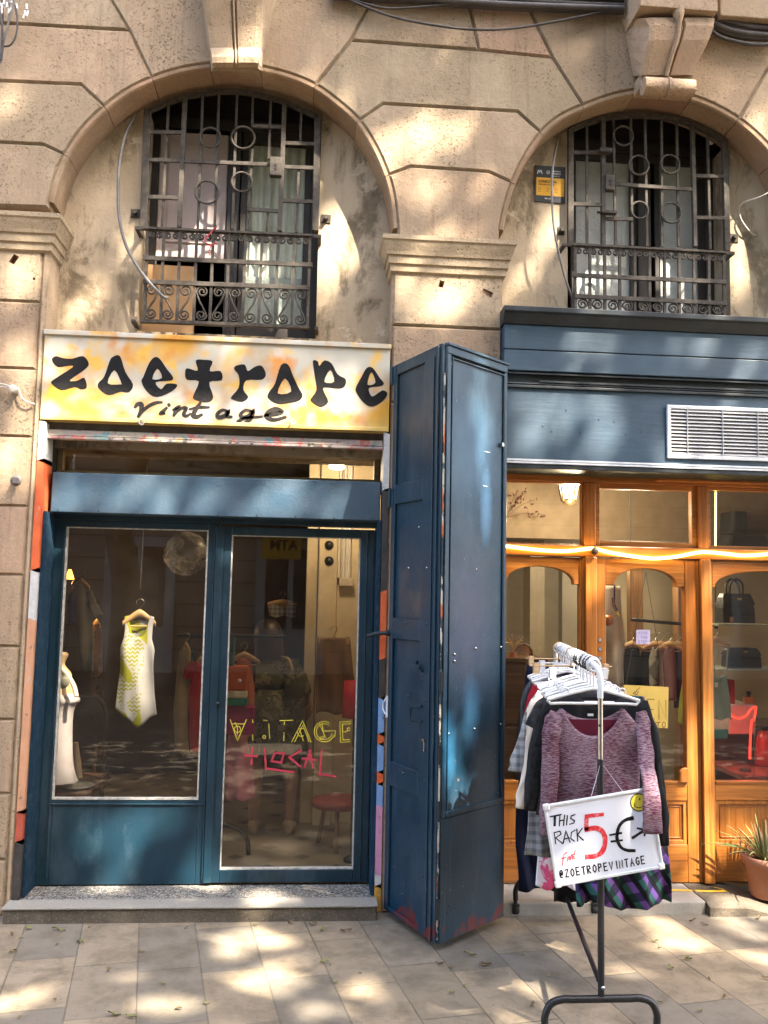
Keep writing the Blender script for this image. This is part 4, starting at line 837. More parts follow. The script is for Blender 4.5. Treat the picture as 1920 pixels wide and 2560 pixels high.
for st in ([[(955, 828), (985, 915), (1022, 828)], [(964, 845), (1014, 846)], [(975, 840), (985, 862), (984, 890)], circ(985, 868, 13)],
           [[(1047, 828), (1050, 840)], [(1047, 890), (1049, 914)]], [[(1092, 830), (1108, 832)], [(1115, 845), (1118, 905)], circ(1096, 900, 6)], [[(1160, 832), (1215, 830)], [(1180, 836), (1178, 850)], [(1178, 880), (1177, 915)]],
           [[(1210, 920), (1255, 832), (1290, 920)], [(1222, 920), (1256, 850), (1282, 920)], circ(1250, 880, 17, 60, 330), [(1243, 870), (1258, 915)]],
           [circ(1345, 878, 42, 300, 20), circ(1345, 878, 33, 310, 10), [(1325, 845), (1352, 905)], [(1335, 842), (1345, 900)], [(1345, 875), (1392, 874), (1388, 900)], circ(1335, 905, 7)],
           [[(1455, 836), (1410, 838), (1412, 922), (1452, 920)], [(1455, 845), (1420, 847), (1422, 912), (1452, 911)], [(1422, 878), (1440, 878)], circ(1445, 868, 6)]):
    strokes(z4, Yg, st, .0042, MT['vinyl_y'], vt, 'yellow_letter')
for st in ([[(1046, 942), (1043, 1012)], [(1016, 975), (1066, 980)]], [[(1098, 948), (1103, 1036)], [(1103, 1030), (1218, 1046)]], [[(1140, 965), (1178, 968), (1166, 1006), (1126, 1000), (1141, 962)]], [[(1250, 955), (1199, 984), (1246, 1022)]], [[(1288, 952), (1262, 1026)], [(1284, 955), (1299, 1030)], [(1254, 990), (1312, 995)]], [[(1334, 954), (1326, 1062)], [(1320, 1052), (1392, 1064)]]):
    strokes(z4, Yg, st, .0105, MT['tape_red'], vt, 'tape_letter')
# ---- granite step
def granite():
    t = NT('granite'); v = t.vor(150); f = t.sep(v.outputs['Color'])[0]; c = t.mix(t.ramp(f, .35, .5), (.06, .058, .052), (.18, .165, .14)); c = t.mix(t.ramp(f, .8, .85), c, (.33, .31, .28))
    y_ = t.sep()[1]; c = t.mix(t.ramp(y_, -.055, -.035, .85, 0), c, (.27, .25, .21)); c = t.mix(t.ramp(t.noise(6, 6, .7), .5, .75, 0, .45), c, (.24, .20, .15)); return t.fin(c, .85, 0, t.noise(90, 4), .25, .004, .2)
MT['granite'] = granite()
def concrete():
    t = NT('rough_concrete'); c = t.mix(t.ramp(t.noise(7, 8, .7), .35, .7), (.16, .13, .095), (.09, .072, .052)); c = t.mix(t.ramp(t.noise(120, 3), .58, .7, 0, .5), c, (.34, .3, .24)); return t.fin(c, .95, 0, t.math('ADD', t.noise(50, 8, .8), t.noise(9, 5)), .9, .016, .2)
MT['concrete'] = concrete()
st = thing('door_step', (-.5, .05, 0), 'speckled grey granite doorstep on a rough concrete base in front of the blue shopfront', 'step')
zs_ = P(400, 2268, -.115).z
mb = MB(); mb.box(XL-.012, XM0-.022, -.115, YD+.30, zs_-.010, zs_); mb.build('granite_slab', MT['granite'], st, bevel=.003)
mb = MB(); mb.box(XL-.005, XM0-.026, -.106, YD+.2, -.02, zs_-.010); mb.build('concrete_base', MT['concrete'], st, bevel=.01)
# ---- folding shutter: two blue leaves folded out over the pier
TIP = Vector((.617, -.507, 0)); HL = Vector((.413, -.035, 0)); HR = Vector((.997, -.166, 0))
Z0, ZT = .035, hit(1104, 855, TIP, (0, 1, 0)).z
def rusty_blue(name, glowpaint, ax):
    t = NT(name); base = (.0042, .029, .054)
    c = t.mix(t.ramp(t.noise(2.4, 6, .6), .35, .65), base, (.003, .021, .040)); z_ = t.sep()[2]
    c = t.mix(t.math('MULTIPLY', t.ramp(z_, 1.9, 2.5), .6 if not glowpaint else .3), c, (.022, .034, .040))
    c = t.mix(t.ramp(t.noise(3.3, 8, .7, t.map((1, 1, .3))), .52, .8, 0, .45), c, (.075, .105, .125))
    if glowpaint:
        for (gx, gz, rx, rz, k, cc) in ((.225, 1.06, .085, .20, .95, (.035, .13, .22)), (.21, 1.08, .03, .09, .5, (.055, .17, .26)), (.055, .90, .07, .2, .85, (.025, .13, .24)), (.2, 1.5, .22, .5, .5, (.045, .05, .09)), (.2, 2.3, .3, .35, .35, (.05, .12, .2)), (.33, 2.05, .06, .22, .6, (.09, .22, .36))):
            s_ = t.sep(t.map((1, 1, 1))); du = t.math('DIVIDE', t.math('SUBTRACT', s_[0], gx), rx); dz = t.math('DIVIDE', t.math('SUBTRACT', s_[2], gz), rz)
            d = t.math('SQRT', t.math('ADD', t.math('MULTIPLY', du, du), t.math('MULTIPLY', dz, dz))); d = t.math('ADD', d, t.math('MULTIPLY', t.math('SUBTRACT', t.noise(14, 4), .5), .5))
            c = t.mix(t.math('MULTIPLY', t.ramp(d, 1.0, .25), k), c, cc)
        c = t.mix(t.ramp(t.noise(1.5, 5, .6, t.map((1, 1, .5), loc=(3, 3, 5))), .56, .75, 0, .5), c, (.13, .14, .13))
    low = t.ramp(z_, .30, .08); ch = t.math('MULTIPLY', t.ramp(t.math('ADD', t.noise(7, 7, .7, dist=.4), t.math('MULTIPLY', low, .12)), .66, .69), low); c = t.mix(ch, c, (.10, .014, .014))
    ch2 = t.math('MULTIPLY', t.ramp(t.noise(34, 7, .75), .63, .66), t.ramp(z_, 1.4, .1, .2, .9)); c = t.mix(ch2, c, (.20, .15, .11))
    c = t.mix(t.ramp(t.noise(80, 5, .75), .67, .70, 0, .7), c, (.42, .41, .38)); c = t.mix(t.ramp(t.noise(1, 5, .6, t.map((46, 46, 1.4))), .60, .80, 0, .4), c, (.10, .125, .135)); c = t.mix(t.ramp(t.noise(1, 4, .7, t.map((4, 4, 90), (0, .2, 0))), .71, .74, 0, .5), c, (.2, .22, .22))
    return t.fin(c, t.ramp(t.noise(6, 6), .3, .7, .32, .6), 0, t.math('ADD', t.noise(40, 6, .7), t.math('MULTIPLY', ch, -.5)), .2, .006, .45)
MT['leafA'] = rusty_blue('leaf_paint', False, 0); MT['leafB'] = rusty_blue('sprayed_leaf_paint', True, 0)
fs = thing('folding_shutter', (TIP.x, TIP.y+.1, 0), 'tall dark blue folding shutter, two scuffed leaves jutting out between the two shops', 'folding shutter')
def leafpart(name, a, b, mat, build, par=fs):
    """builds in leaf space: x along the leaf from a to b, y = depth (front at 0, viewer at -y), z up; then swings it into place"""
    mb = MB(); build(mb, (b-a).length); d = (b-a).normalized(); ang = math.atan2(d.y, d.x)
    o = mb.build(name, mat); o.parent = par; par_o = org(par); o.location = Vector((a.x, a.y, 0)) - par_o; o.rotation_euler = (0, 0, ang); ORG[o.name] = Vector((0, 0, 0))
    return o
def sub(name, mat, par, fn, bevel=0):
    mb = MB(); fn(mb); o = mb.build(name, mat, None, bevel=bevel); o.parent = par; return o
def lz(px, py, a, b): d = (b-a); return hit(px, py, a, (d.y, -d.x, 0)).z
def lx(px, py, a, b): d = (b-a); h_ = hit(px, py, a, (d.y, -d.x, 0)); return (Vector((h_.x, h_.y, 0)) - a).length
A_, B_ = HL, TIP + Vector((-.010, .012, 0)); LL = (B_-A_).length
xs0, xs1 = lx(*zC(528, 900), A_, B_), lx(*zC(716, 900), A_, B_)
rails = [(ZT-.0, lz(*zC(620, 615), A_, B_)), (lz(*zC(600, 1398), A_, B_), lz(*zC(600, 1535), A_, B_)), (lz(*zD(520, 112), A_, B_), lz(*zD(520, 245), A_, B_)), (lz(*zD(500, 1015), A_, B_), lz(*zD(500, 1170), A_, B_)), (lz(*zD(480, 1930), A_, B_), Z0)]
def leafA(mb, L):
    mb.box(.02, L-.02, .016, .03, Z0+.02, ZT-.02)
    mb.box(0, xs0, 0, .045, Z0, ZT); mb.box(xs1, L, 0, .045, Z0, ZT)
    for a, b in rails: mb.box(xs0, xs1, .001, .044, b, a)
    mb.box(L-.075, L-.068, -.008, 0, Z0+.05, ZT-.05); mb.box(L-.035, L-.022, -.012, 0, Z0, ZT-.01)
la = leafpart('shutter_leaf', A_, B_, MT['leafA'], leafA); la['label'] = 'left leaf with four sunken panels'
md = la.modifiers.new('bevel', 'BEVEL'); md.width = .005; md.segments = 2
C2, E_ = TIP + Vector((.012, .010, 0)), HR
zsp = lz(*zD(760, 1350), C2, E_), lz(*zD(1135, 1235), C2, E_); zsp = (zsp[0]+zsp[1])/2
def leafB(mb, L):
    mb.box(0, L, .004, .045, Z0+.015, ZT-.06); 
    mb.box(.0, .030, -.004, .04, zsp, ZT-.05); mb.box(L-.022, L, -.004, .04, zsp, ZT-.05); mb.box(0, L, -.006, .048, ZT-.05, ZT-.012); mb.box(-.004, L+.006, -.016, .05, ZT-.012, ZT+.002)
    mb.box(.03, L-.022, -.006, .01, zsp, zsp+.028); mb.box(.036, .043, -.007, .01, zsp+.03, ZT-.06); mb.box(L-.034, L-.028, -.007, .01, zsp+.03, ZT-.06); mb.box(.036, L-.028, -.007, .01, ZT-.072, ZT-.064)
    mb.box(-.002, L+.002, -.002, .047, Z0, zsp-.002)
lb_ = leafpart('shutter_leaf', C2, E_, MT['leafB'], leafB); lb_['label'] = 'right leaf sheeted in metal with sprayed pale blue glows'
md = lb_.modifiers.new('bevel', 'BEVEL'); md.width = .004; md.segments = 2
def screwhead(mb, x, z_, r=.006): mb.lathe((x, 0, z_), [(r, .002), (r*.9, -.003), (r*.3, -.005)], 10, 'y')
for x, y in ((898, 1990), (1080, 2000), (1262, 2008), (905, 580), (1283, 590)): sub('screw', MT['chrome'], lb_, lambda mb, x=x, y=y: screwhead(mb, lx(*zC(x, y), C2, E_), lz(*zC(x, y), C2, E_), .005))
for x, y in ((958, 298), (827, 333), (827, 375), (1113, 290), (950, 792), (1113, 762), (792, 822), (795, 1700), (795, 1880), (780, 1920), (785, 2110), (1090, 1190), (955, 1310)): sub('screw', MT['chrome'] if y < 1000 else MT['blue'], lb_, lambda mb, x=x, y=y: screwhead(mb, lx(*zD(x, y), C2, E_), lz(*zD(x, y), C2, E_), .007))
p = (lx(*zC(1248, 1140), C2, E_), lz(*zC(1248, 1140), C2, E_)); sub('catch', MT['chrome'], lb_, lambda mb: mb.box(p[0]-.009, p[0]+.009, -.02, .004, p[1]-.012, p[1]+.01), .003)
for (x, y) in ((1155, 1190), (1140, 1425)):
    p2 = (lx(*zC(x, y), C2, E_), lz(*zC(x, y), C2, E_)); sub('bent_nail', MT['chrome'], lb_, lambda mb, p2=p2: mb.tube([(p2[0]-.018, -.001, p2[1]), (p2[0], -.018, p2[1]-.004), (p2[0]+.012, -.004, p2[1]+.008)], .002, 6))
for x, y in ((525, 140), (655, 150), (540, 590), (652, 618), (645, 1112), (638, 1552), (632, 1695), (505, 1810), (645, 1930), (645, 2015), (627, 485), (508, 1065)): sub('screw', MT['blue'], la, lambda mb, x=x, y=y: screwhead(mb, lx(*zD(x, y), A_, B_), lz(*zD(x, y), A_, B_), .008))
for x, y in ((612, 1990), (738, 1988), (685, 1708)): sub('screw', MT['chrome'], la, lambda mb, x=x, y=y: screwhead(mb, lx(*zC(x, y), A_, B_), lz(*zC(x, y), A_, B_), .005))
qz = lambda x, y: (lx(*zD(x, y), A_, B_), -.004, lz(*zD(x, y), A_, B_))
sub('pull_handle', MT['blue'], la, lambda mb: mb.tube([Vector(qz(630, 650)), Vector(qz(585, 665))+Vector((0, -.02, 0)), Vector(qz(582, 740))+Vector((0, -.02, 0)), Vector(qz(630, 745))], .005, 8))
sub('bolt', MT['chrome'], la, lambda mb: (mb.box(qz(642, 860)[0]-.012, qz(642, 860)[0]+.012, -.012, 0, qz(642, 870)[2], qz(642, 855)[2]), mb.tube([qz(644, 870), qz(644, 930)], .004, 8)), .002)
sub('keyhole_catch', MT['blue'], la, lambda mb: (mb.box(qz(600, 380)[0]-.01, qz(600, 380)[0]+.012, -.018, 0, qz(600, 395)[2], qz(600, 372)[2]), mb.tube([qz(612, 410), Vector(qz(634, 415))+Vector((0, -.02, 0)), qz(632, 440)], .006, 8)), .003)
for yy in (670, 1505): 
    z_ = lz(*zC(490, yy), A_, B_); sub('hinge', MT['blue'], la, lambda mb, z_=z_: (mb.tube([(-.008, -.006, z_-.05), (-.008, -.006, z_+.05)], .009, 8), mb.box(-.008, .03, -.004, .002, z_-.045, z_+.045)))
z_ = lz(*zD(395, 200), A_, B_); sub('door_lever', MT['blue_black'], la, lambda mb: (mb.lathe((.004, -.01, z_), [(.016, .012), (.015, -.004)], 12, 'y'), mb.tube([(.004, -.008, z_), (-.01, -.06, z_-.002), (-.085, -.075, z_-.018)], lambda t_: .011, 10)))
z_ = lz(*zD(395, 650), A_, B_); sub('lock_plate', MT['alu'], la, lambda mb: (mb.box(-.006, .012, -.006, -.001, z_-.055, z_+.055), mb.tube([(-.004, -.008, z_+.04), (-.024, -.012, z_+.012), (-.024, -.012, z_-.015), (-.004, -.008, z_-.04)], .004, 7)), .001)
for yy in (500, 950, 1300, 1900): 
    zz = lz(*zD(715, min(yy, 1900)), TIP, TIP+Vector((1, 0, 0))); mb = MB(); mb.tube([(TIP.x, TIP.y-.004, zz-.045), (TIP.x, TIP.y-.004, zz+.045)], .009, 8); mb.build('hinge', MT['blue_black'], fs)
def chipped():
    t = NT('chipped_edge_paint'); f = t.noise(18, 5, .7, t.map((1, 1, .5))); c = t.mix(t.ramp(f, .48, .52), (.012, .022, .03), (.40, .36, .30)); c = t.mix(t.ramp(t.noise(9, 4, .6, t.map((1, 1, .4), loc=(3, 2, 1))), .56, .6), c, (.36, .10, .03)); return t.fin(c, .7)
mb = MB(); mb.box(TIP.x-.003, TIP.x+.005, TIP.y+.004, TIP.y+.02, Z0+.02, ZT-.15); mb.build('worn_edge', chipped(), fs)
for zz in (.12, .45): pass
# ================================================================== RIGHT SHOP FRONT
fa = thing('shop_fascia', (1.9, -.05, 2.3), 'dark blue boarded fascia with a black cornice over the wooden shopfront', 'shop fascia')
XR = 3.3
cz0, cz1 = P(*z2(568, 1264), -.12).z, P(*z2(600, 1335), -.10).z
mb = MB(); x0 = P(*z2(568, 1264), -.12).x
mb.loft([[(x, -.12, cz0), (x, -.12, cz0-.028), (x, -.105, cz0-.036), (x, -.085, cz1+.02), (x, -.07, cz1), (x, .195, cz1), (x, .195, cz0)] for x in (x0, XR)], True, True, True, False)
mb.build('cornice', MT['blue_black'], fa, bevel=.003)
bz = P(*z5(600, 207), -.06).z; bzr = P(*z5(1659, 250), -.06).z; bz0 = (bz+bzr)/2
mb = MB(); m_ = cz1 - (cz1-bz0)*.55; xb0 = XM1 - .002
mb.box(xb0, XR, -.062, .12, m_+.003, cz1); mb.box(xb0, XR, -.058, .12, bz0, m_-.0); mb.build('upper_board', MT['blue_board'], fa, bevel=.004)
lz1 = (P(*z5(620, 275), -.03).z + P(*z5(1659, 325), -.03).z)/2; lz0 = (P(*z5(600, 583), -.03).z + P(*z5(1659, 612), -.03).z)/2
mb = MB(); mb.box(xb0, XR, -.02, .12, lz1+.03, bz0); mb.box(xb0, XR, -.05, -.035, bz0-.016, bz0-.008); mb.box(xb0+.2, XR, -.045, -.03, lz1+.03, lz1+.04); mb.build('shadow_gap', MT['blue_black'], fa)
mb = MB(); mb.box(xb0, XR, -.03, .14, lz0, lz1); mb.build('lower_board', MT['blue_board'], fa, bevel=.004)
mb = MB(); mb.box(xb0, XR, -.045, -.028, lz1-.002, lz1+.012); mb.box(xb0, XR, -.04, -.028, lz1+.018, lz1+.026); mb.build('moulding', MT['blue_black'], fa, bevel=.002)
mb = MB(); mb.box(xb0, XR, -.042, -.026, lz0-.004, lz0+.006); mb.box(xb0, XR, -.046, -.026, lz0-.018, lz0-.008); mb.build('silver_trim', MT['alu'], fa)
mb = MB(); mb.box(xb0, XR, -.04, .2, lz0-.045, lz0-.019); mb.build('shutter_slot', MT['blue_black'], fa, bevel=.004)
for x, y in ((822, 374), (958, 413), (882, 468), (1022, 420), (1105, 440), (1070, 475), (1132, 463), (725, 440), (762, 462)):
    p = P(*z5(x, y), -.03); mb = MB(); mb.lathe((p.x, -.03, p.z), [(.004, .002), (.003, -.004)], 8, 'y'); mb.build('nail', MT['chrome'], fa)
va = P(*z5(1240, 356), -.04); vb = P(*z5(1240, 575), -.04); vz1, vz0 = va.z + .006, vb.z + .004; vx0 = va.x; vx1 = vx0 + .78
vt_ = thing('wall_vent', (vx0+.39, -.04, vz0), 'white framed louvred vent grille set in the blue fascia board', 'vent')
mb = MB(); fw = .020
mb.box(vx0, vx1, -.045, -.028, vz0, vz0+fw); mb.box(vx0, vx1, -.045, -.028, vz1-fw, vz1); mb.box(vx0, vx0+fw, -.045, -.028, vz0+fw, vz1-fw); mb.box(vx1-fw, vx1, -.045, -.028, vz0+fw, vz1-fw); mb.build('frame', MT['alu'], vt_, bevel=.002)
mb = MB(); mb.box(vx0+fw, vx1-fw, -.034, -.029, vz0+fw, vz1-fw); mb.build('backing', plain('vent_back', (.12, .115, .11), None, .8), vt_)
nS = 13
for k in range(nS):
    z_ = vz0+fw + (vz1-vz0-2*fw)*(k+.5)/nS; mb = MB(); mb.hexa([(vx0+fw, -.047, z_-.006), (vx1-fw, -.047, z_-.006), (vx1-fw, -.035, z_+.007), (vx0+fw, -.035, z_+.007), (vx0+fw, -.045, z_-.0075), (vx1-fw, -.045, z_-.0075), (vx1-fw, -.033, z_+.0055), (vx0+fw, -.033, z_+.0055)]); mb.build('slat', MT['grey_pl'], vt_)
for k in range(1, 4): mb = MB(); x = vx0 + .105*k*1.9 - .09; mb.box(x, x+.004, -.049, -.036, vz0+fw, vz1-fw); mb.build('divider', MT['grey_pl'], vt_)
# ---- varnished wooden front
YW2 = .22
wf2 = thing('wooden_shopfront', (1.9, YW2, .06), 'orange varnished pine shopfront with arched panes, transom lights and a glazed door', 'shopfront')
wx = lambda v, x, y: P(*v(x, y), YW2).x
wz = lambda v, x, y: P(*v(x, y), YW2).z
zh0 = wz(z6, 800, 140); zTop = lz0 - .02
p1a, p1b = wx(z6, 569, 800), wx(z6, 639, 800); p2a, p2b = wx(z6, 1250, 800), wx(z6, 1312, 800)
zr1, zr0 = (wz(z6, 300, 500)+wz(z6, 900, 515))/2, (wz(z6, 300, 566)+wz(z6, 1200, 588))/2
zg = wz(z7, 900, 840); zk = wz(z7, 1400, 955); zb = .068
mb = MB(); mb.box(XM1, XR, YW2, YW2+.09, zh0, zTop); mb.build('head_beam', MT['wood_h'], wf2, bevel=.004)
mb = MB(); mb.box(wx(z6, 985, 110), XR, YW2-.05, YW2, wz(z6, 1300, 138), wz(z6, 1300, 112)); mb.build('drip_board', MT['wood_h'], wf2, bevel=.003)
mb = MB(); mb.box(wx(z6, 985, 110), XR, YW2-.03, YW2-.001, wz(z6, 1300, 108), wz(z6, 1300, 80)); mb.build('tar_strip', MT['blue_black'], wf2)
for a, b in ((p1a, p1b), (p2a, p2b)):
    mb = MB(); mb.box(a, b, YW2-.003, YW2+.085, zr1, zh0); mb.build('upper_post', MT['wood_v'], wf2, bevel=.004)
    mb = MB(); mb.box(a+.002, b-.002, YW2-.028, YW2+.085, zb, zr0-.001); mb.box(a-.008, a+.0, YW2-.002, YW2+.08, zb, zr0-.002); mb.build('lower_post', MT['wood_v'], wf2, bevel=.007)
mb = MB(); mb.box(XM1, XR, YW2-.012, YW2+.085, zr0, zr1); mb.build('mid_rail', MT['wood_h'], wf2, bevel=.005)
def light(xa, xb, za, zb_, fr):
    mb = MB(); framed(mb, xa, xb, za, zb_, xa+fr, xb-fr, za+fr, zb_-fr, YW2+.015, YW2+.06); o = mb.build('transom_light', MT['wood_h'], wf2, bevel=.003)
    mb = MB(); mb.box(xa+fr, xb-fr, YW2+.035, YW2+.040, za+fr, zb_-fr); mb.build('pane', MT['glass3'], o)
light(XM1, p1a, zr1, zh0, .008); light(p1b, p2a, zr1, zh0, .03); light(p2b, XR-.5, zr1, zh0, .02)
def panel(name, xa, xb, lst, rst, arch, y0, lab=None):
    """stiles lst/rst wide, arched head, glass, moulded kick panel"""
    root = MB(); root.box(xa, xa+lst, y0, y0+.055, zb, zr0-.006); root.box(xb-rst, xb, y0, y0+.055, zb, zr0-.006)
    o = root.build(name, MT['wood_v'], wf2, bevel=.004)
    if lab: o['label'] = lab
    ia, ib = xa+lst, xb-rst; s0, s1, zs, zap = arch
    mb = MB(); n = 20; cx = (s0+s1)/2; hw = (s1-s0)/2
    arc = [(cx + hw*math.cos(PI*k/n), zs + (zap-zs)*math.sin(PI*k/n)**.85) for k in range(n+1)]
    mb.prism([(ia, zr0-.006), (ia, zs)] + list(reversed(arc)) + [(ib, zs), (ib, zr0-.006)], y0+.003, y0+.05, .004); mb.build('arched_head', MT['wood_h'], o)
    mb = MB(); mb.box(ia, ib, y0+.002, y0+.052, zk, zg); mb.box(ia, ib, y0-.004, y0+.01, zg-.012, zg+.004); mb.build('lock_rail', MT['wood_h'], o, bevel=.004)
    zb1 = wz(z7, 1400, 1212); mb = MB(); mb.box(ia, ib, y0+.002, y0+.052, zb, zb1); mb.build('bottom_rail', MT['wood_h'], o, bevel=.004)
    mb = MB(); mb.box(ia, ib, y0+.02, y0+.045, zb1, zk); m1, m2 = ia+.012, ib-.012
    framed(mb, ia, ib, zb1, zk, ia+.022, ib-.022, zb1+.022, zk-.022, y0+.008, y0+.021); framed(mb, ia+.03, ib-.03, zb1+.03, zk-.03, ia+.036, ib-.036, zb1+.036, zk-.036, y0+.014, y0+.021); mb.build('kick_panel', MT['wood_v'], o, bevel=.003)
    mb = MB(); mb.box(ia, ib, y0+.026, y0+.032, zg-.002, zap+.004); mb.build('pane', MT['glass3'], o)
    return o
zs_ = wz(z6, 700, 742); zap = wz(z6, 935, 644)
panel('fixed_panel', XM1, p1a-.009, .03, .012, (wx(z6, 108, 740), wx(z6, 512, 740), zs_, zap), YW2+.01)
door2 = panel('wooden_door', p1b+.002, p2a-.003, wx(z6, 697, 900)-p1b, p2a-wx(z6, 1172, 900), (wx(z6, 752, 740), wx(z6, 1118, 740), zs_, zap), YW2+.002)
panel('fixed_panel', p2b+.002, p2b+.95, .02, .05, (wx(z6, 1352, 757), wx(z6, 1352, 757)+.62, zs_, zap), YW2+.01)
b_ = thing('door_block', (wx(z7, 1155, 800), YW2+.02, zg), 'small rounded wooden stop resting at the lower right of the door glass', 'door stop')
mb = MB(); xa, xb = wx(z7, 1130, 800), wx(z7, 1182, 800); n = 8; zt_ = wz(z7, 1155, 755)
mb.prism([(xa, zg), (xb, zg), (xb, zt_-.005)] + [(xb-.01-(xb-xa-.012)*k/n, zt_ - .02*(k/n)**2.5) for k in range(n+1)], YW2-.018, YW2+.0, .003); mb.build('block', MT['wood_v'], b_)
ap = P(*z6(625, 540), YW2-.03); mb = MB(); mb.lathe((ap.x, YW2-.012, ap.z), [(.010, .01), (.010, -.025), (.019, -.03), (.022, -.04), (.017, -.052), (.004, -.055)], 18, 'y'); tag(mb.build('rail_finial', MT['wood_dark']), 'turned wooden knob on the pine rail holding up the yellow rope light', 'knob')
# glowing rope light
MT['rope'] = glow('yellow_rope_light', (1, .70, .16), 2.2)
mb = MB(); mb.tube(smooth_path([P(*z6(x, y), YW2-.028 - d) for x, y, d in ((60, 505, 0), (118, 512, 0), (300, 533, 0), (450, 540, .002), (560, 530, .005), (625, 524, .02), (690, 540, .006), (800, 562, .002), (950, 582, 0), (1020, 582, 0), (1120, 572, 0), (1250, 547, .006), (1330, 548, .006), (1430, 558, 0), (1520, 566, 0), (1659, 558, 0), (1760, 548, 0))], 6), .0085, 10)
tag(mb.build('rope_light', MT['rope']), 'yellow glowing rope light swagged along the pine rail', 'rope light')
stk = plain('black_sticker', (.02, .02, .022), (.10, .10, .10), .5, 0, 160, lo=.45, hi=.55)
for i, (y, w_) in enumerate(((1066, 'torn at the top'), (1120, 'in the middle of the column'), (1175, 'lowest, above the garments'))):
    p = P(*z6(664, y), YW2); mb = MB(); r = .012; pts = [(p.x + r*(1+.12*math.sin(k*2.4+i))*math.cos(2*PI*k/18), p.z + r*(1+.12*math.cos(k*3.1))*math.sin(2*PI*k/18)) for k in range(18)]
    if i == 0: pts = [(x, min(z_, p.z+.006+.004*math.sin(x*900))) for x, z_ in pts]
    mb.prism(pts, YW2-.0012, YW2+.001); o_ = mb.build('door_sticker', stk); tag(o_, 'round black sticker on the pine door stile, ' + w_, 'sticker')
    mb = MB()
    for k in (-1, 0, 1): mb.ribbon([(p.x-.009+abs(k)*.003, p.z+k*.006+.001), (p.x-.002, p.z+k*.006-.001), (p.x+.002, p.z+k*.006+.001), (p.x+.009-abs(k)*.003, p.z+k*.006)], .0022, (0, YW2-.0012, 0), (1, 0, 0), (0, 0, 1), (0, -1, 0))
    mb.build('emblem', MT['alu'], o_)
# step and ramp of the right shop
zr_ = .062; st2 = thing('door_step', (1.7, .1, 0), 'low worn concrete sill in front of the pine shopfront', 'step')
MT['sill'] = plain('worn_sill', (.36, .33, .28), (.24, .215, .18), .8, 0, 5, .5, 60)
mb = MB(); xe = P(*zH(1590, 60), -.05).x
mb.box(XM1+.0, xe-.25, -.055, YW2+.12, -.02, zr_); mb.build('sill_slab', MT['sill'], st2, bevel=.008)
mb = MB(); mb.loft([[(x, -.10, h0), (x, -.05, h1), (x, YW2+.12, h1), (x, YW2+.12, -.02), (x, -.10, -.02)] for x, h0, h1 in ((xe-.25, .045, zr_+.002), (xe-.05, .04, zr_-.004), (xe+.1, .004, .03), (xe+.4, .002, .02), (xe+1.2, .002, .02))], True, True, True, False); mb.build('ramp', MT['concrete'], st2)
a, b = G(*zH(1235, 44), zr_), G(*zH(1475, 50), zr_)
mb = MB(); y_ = (a.y+b.y)/2; pts = []
mb.ribbon([(a.x-.3, y_+.02), (a.x, y_+.012), (b.x-.05, y_-.01), (b.x, y_-.005)], .028, (0, 0, zr_), (1, 0, 0), (0, 1, 0), (0, 0, 1), .0015); mb.ribbon([(b.x-.03, y_+.05), (b.x, y_+.02), (b.x, y_-.015)], .012, (0, 0, zr_), (1, 0, 0), (0, 1, 0), (0, 0, 1), .0022)
tag(mb.build('floor_tape', plain('yellow_tape', (.72, .46, .03), (.6, .38, .04), .5, 0, 20)), 'worn strip of yellow tape along the sill before the pine door', 'tape')
# potted plant
pc = G(*zE(935, 2068), .03); pc = P(*zE(935, 2068), .03); pc = Vector((pc.x, .055, .05))
pp = thing('potted_plant', tuple(pc), 'spiky plant in a terracotta pot on the pavement before the pine shopfront', 'plant')
mb = MB(); mb.lathe(pc, [(.02, .0), (.088, .0), (.092, .01), (.118, .165), (.134, .17), (.138, .205), (.130, .213), (.118, .205), (.112, .18)], 32); mb.build('pot', MT['terra'], pp)
mb = MB(); mb.lathe(pc, [(.113, .176), (.05, .19), (.0, .186)], 24, cap=False); mb.build('soil', plain('potting_soil', (.05, .035, .022), None, .95, 0, 30, .6, 90), pp)
mb = MB()
for k in range(10): a = R.uniform(0, 6.28); r = R.uniform(.02, .09); c = pc + Vector((r*math.cos(a), r*math.sin(a), .19)); s_ = R.uniform(.008, .016); mb.lathe(c, [(.001, -s_*.6), (s_, 0), (.001, s_*.6)], 8)
mb.build('pebble_layer', plain('pale_pebble', (.55, .5, .42), None, .8), pp)
MT['leaf_sp'] = plain('spiky_leaf', (.10, .16, .035), (.19, .19, .06), .5, 0, 25); MT['leaf_dry'] = plain('dry_leaf', (.17, .11, .045), (.09, .055, .025), .8, 0, 30)
for k in range(70):
    a = R.uniform(0, 2*PI); L_ = R.uniform(.14, .32); lean = R.uniform(.15, 1.0); b0 = pc + Vector((.03*math.cos(a), .03*math.sin(a), .185)); d = Vector((math.cos(a), math.sin(a), 0)); s_ = Vector((-math.sin(a), math.cos(a), 0)); mb = MB(); rows = []
    for j in range(9):
        f = j/8; p = b0 + d*(L_*lean*f) + Vector((0, 0, L_*(1-lean*.35)*f - .30*lean*L_*f*f*1.6)); w_ = .0058*(1-f)**.6*(.6+f) + .0008; rows.append([p - s_*w_, p + Vector((0, 0, -.003)), p + s_*w_])
    mb.loft(rows, False); mb.build('leaf', MT['leaf_dry'] if k % 5 == 0 else MT['leaf_sp'], pp)
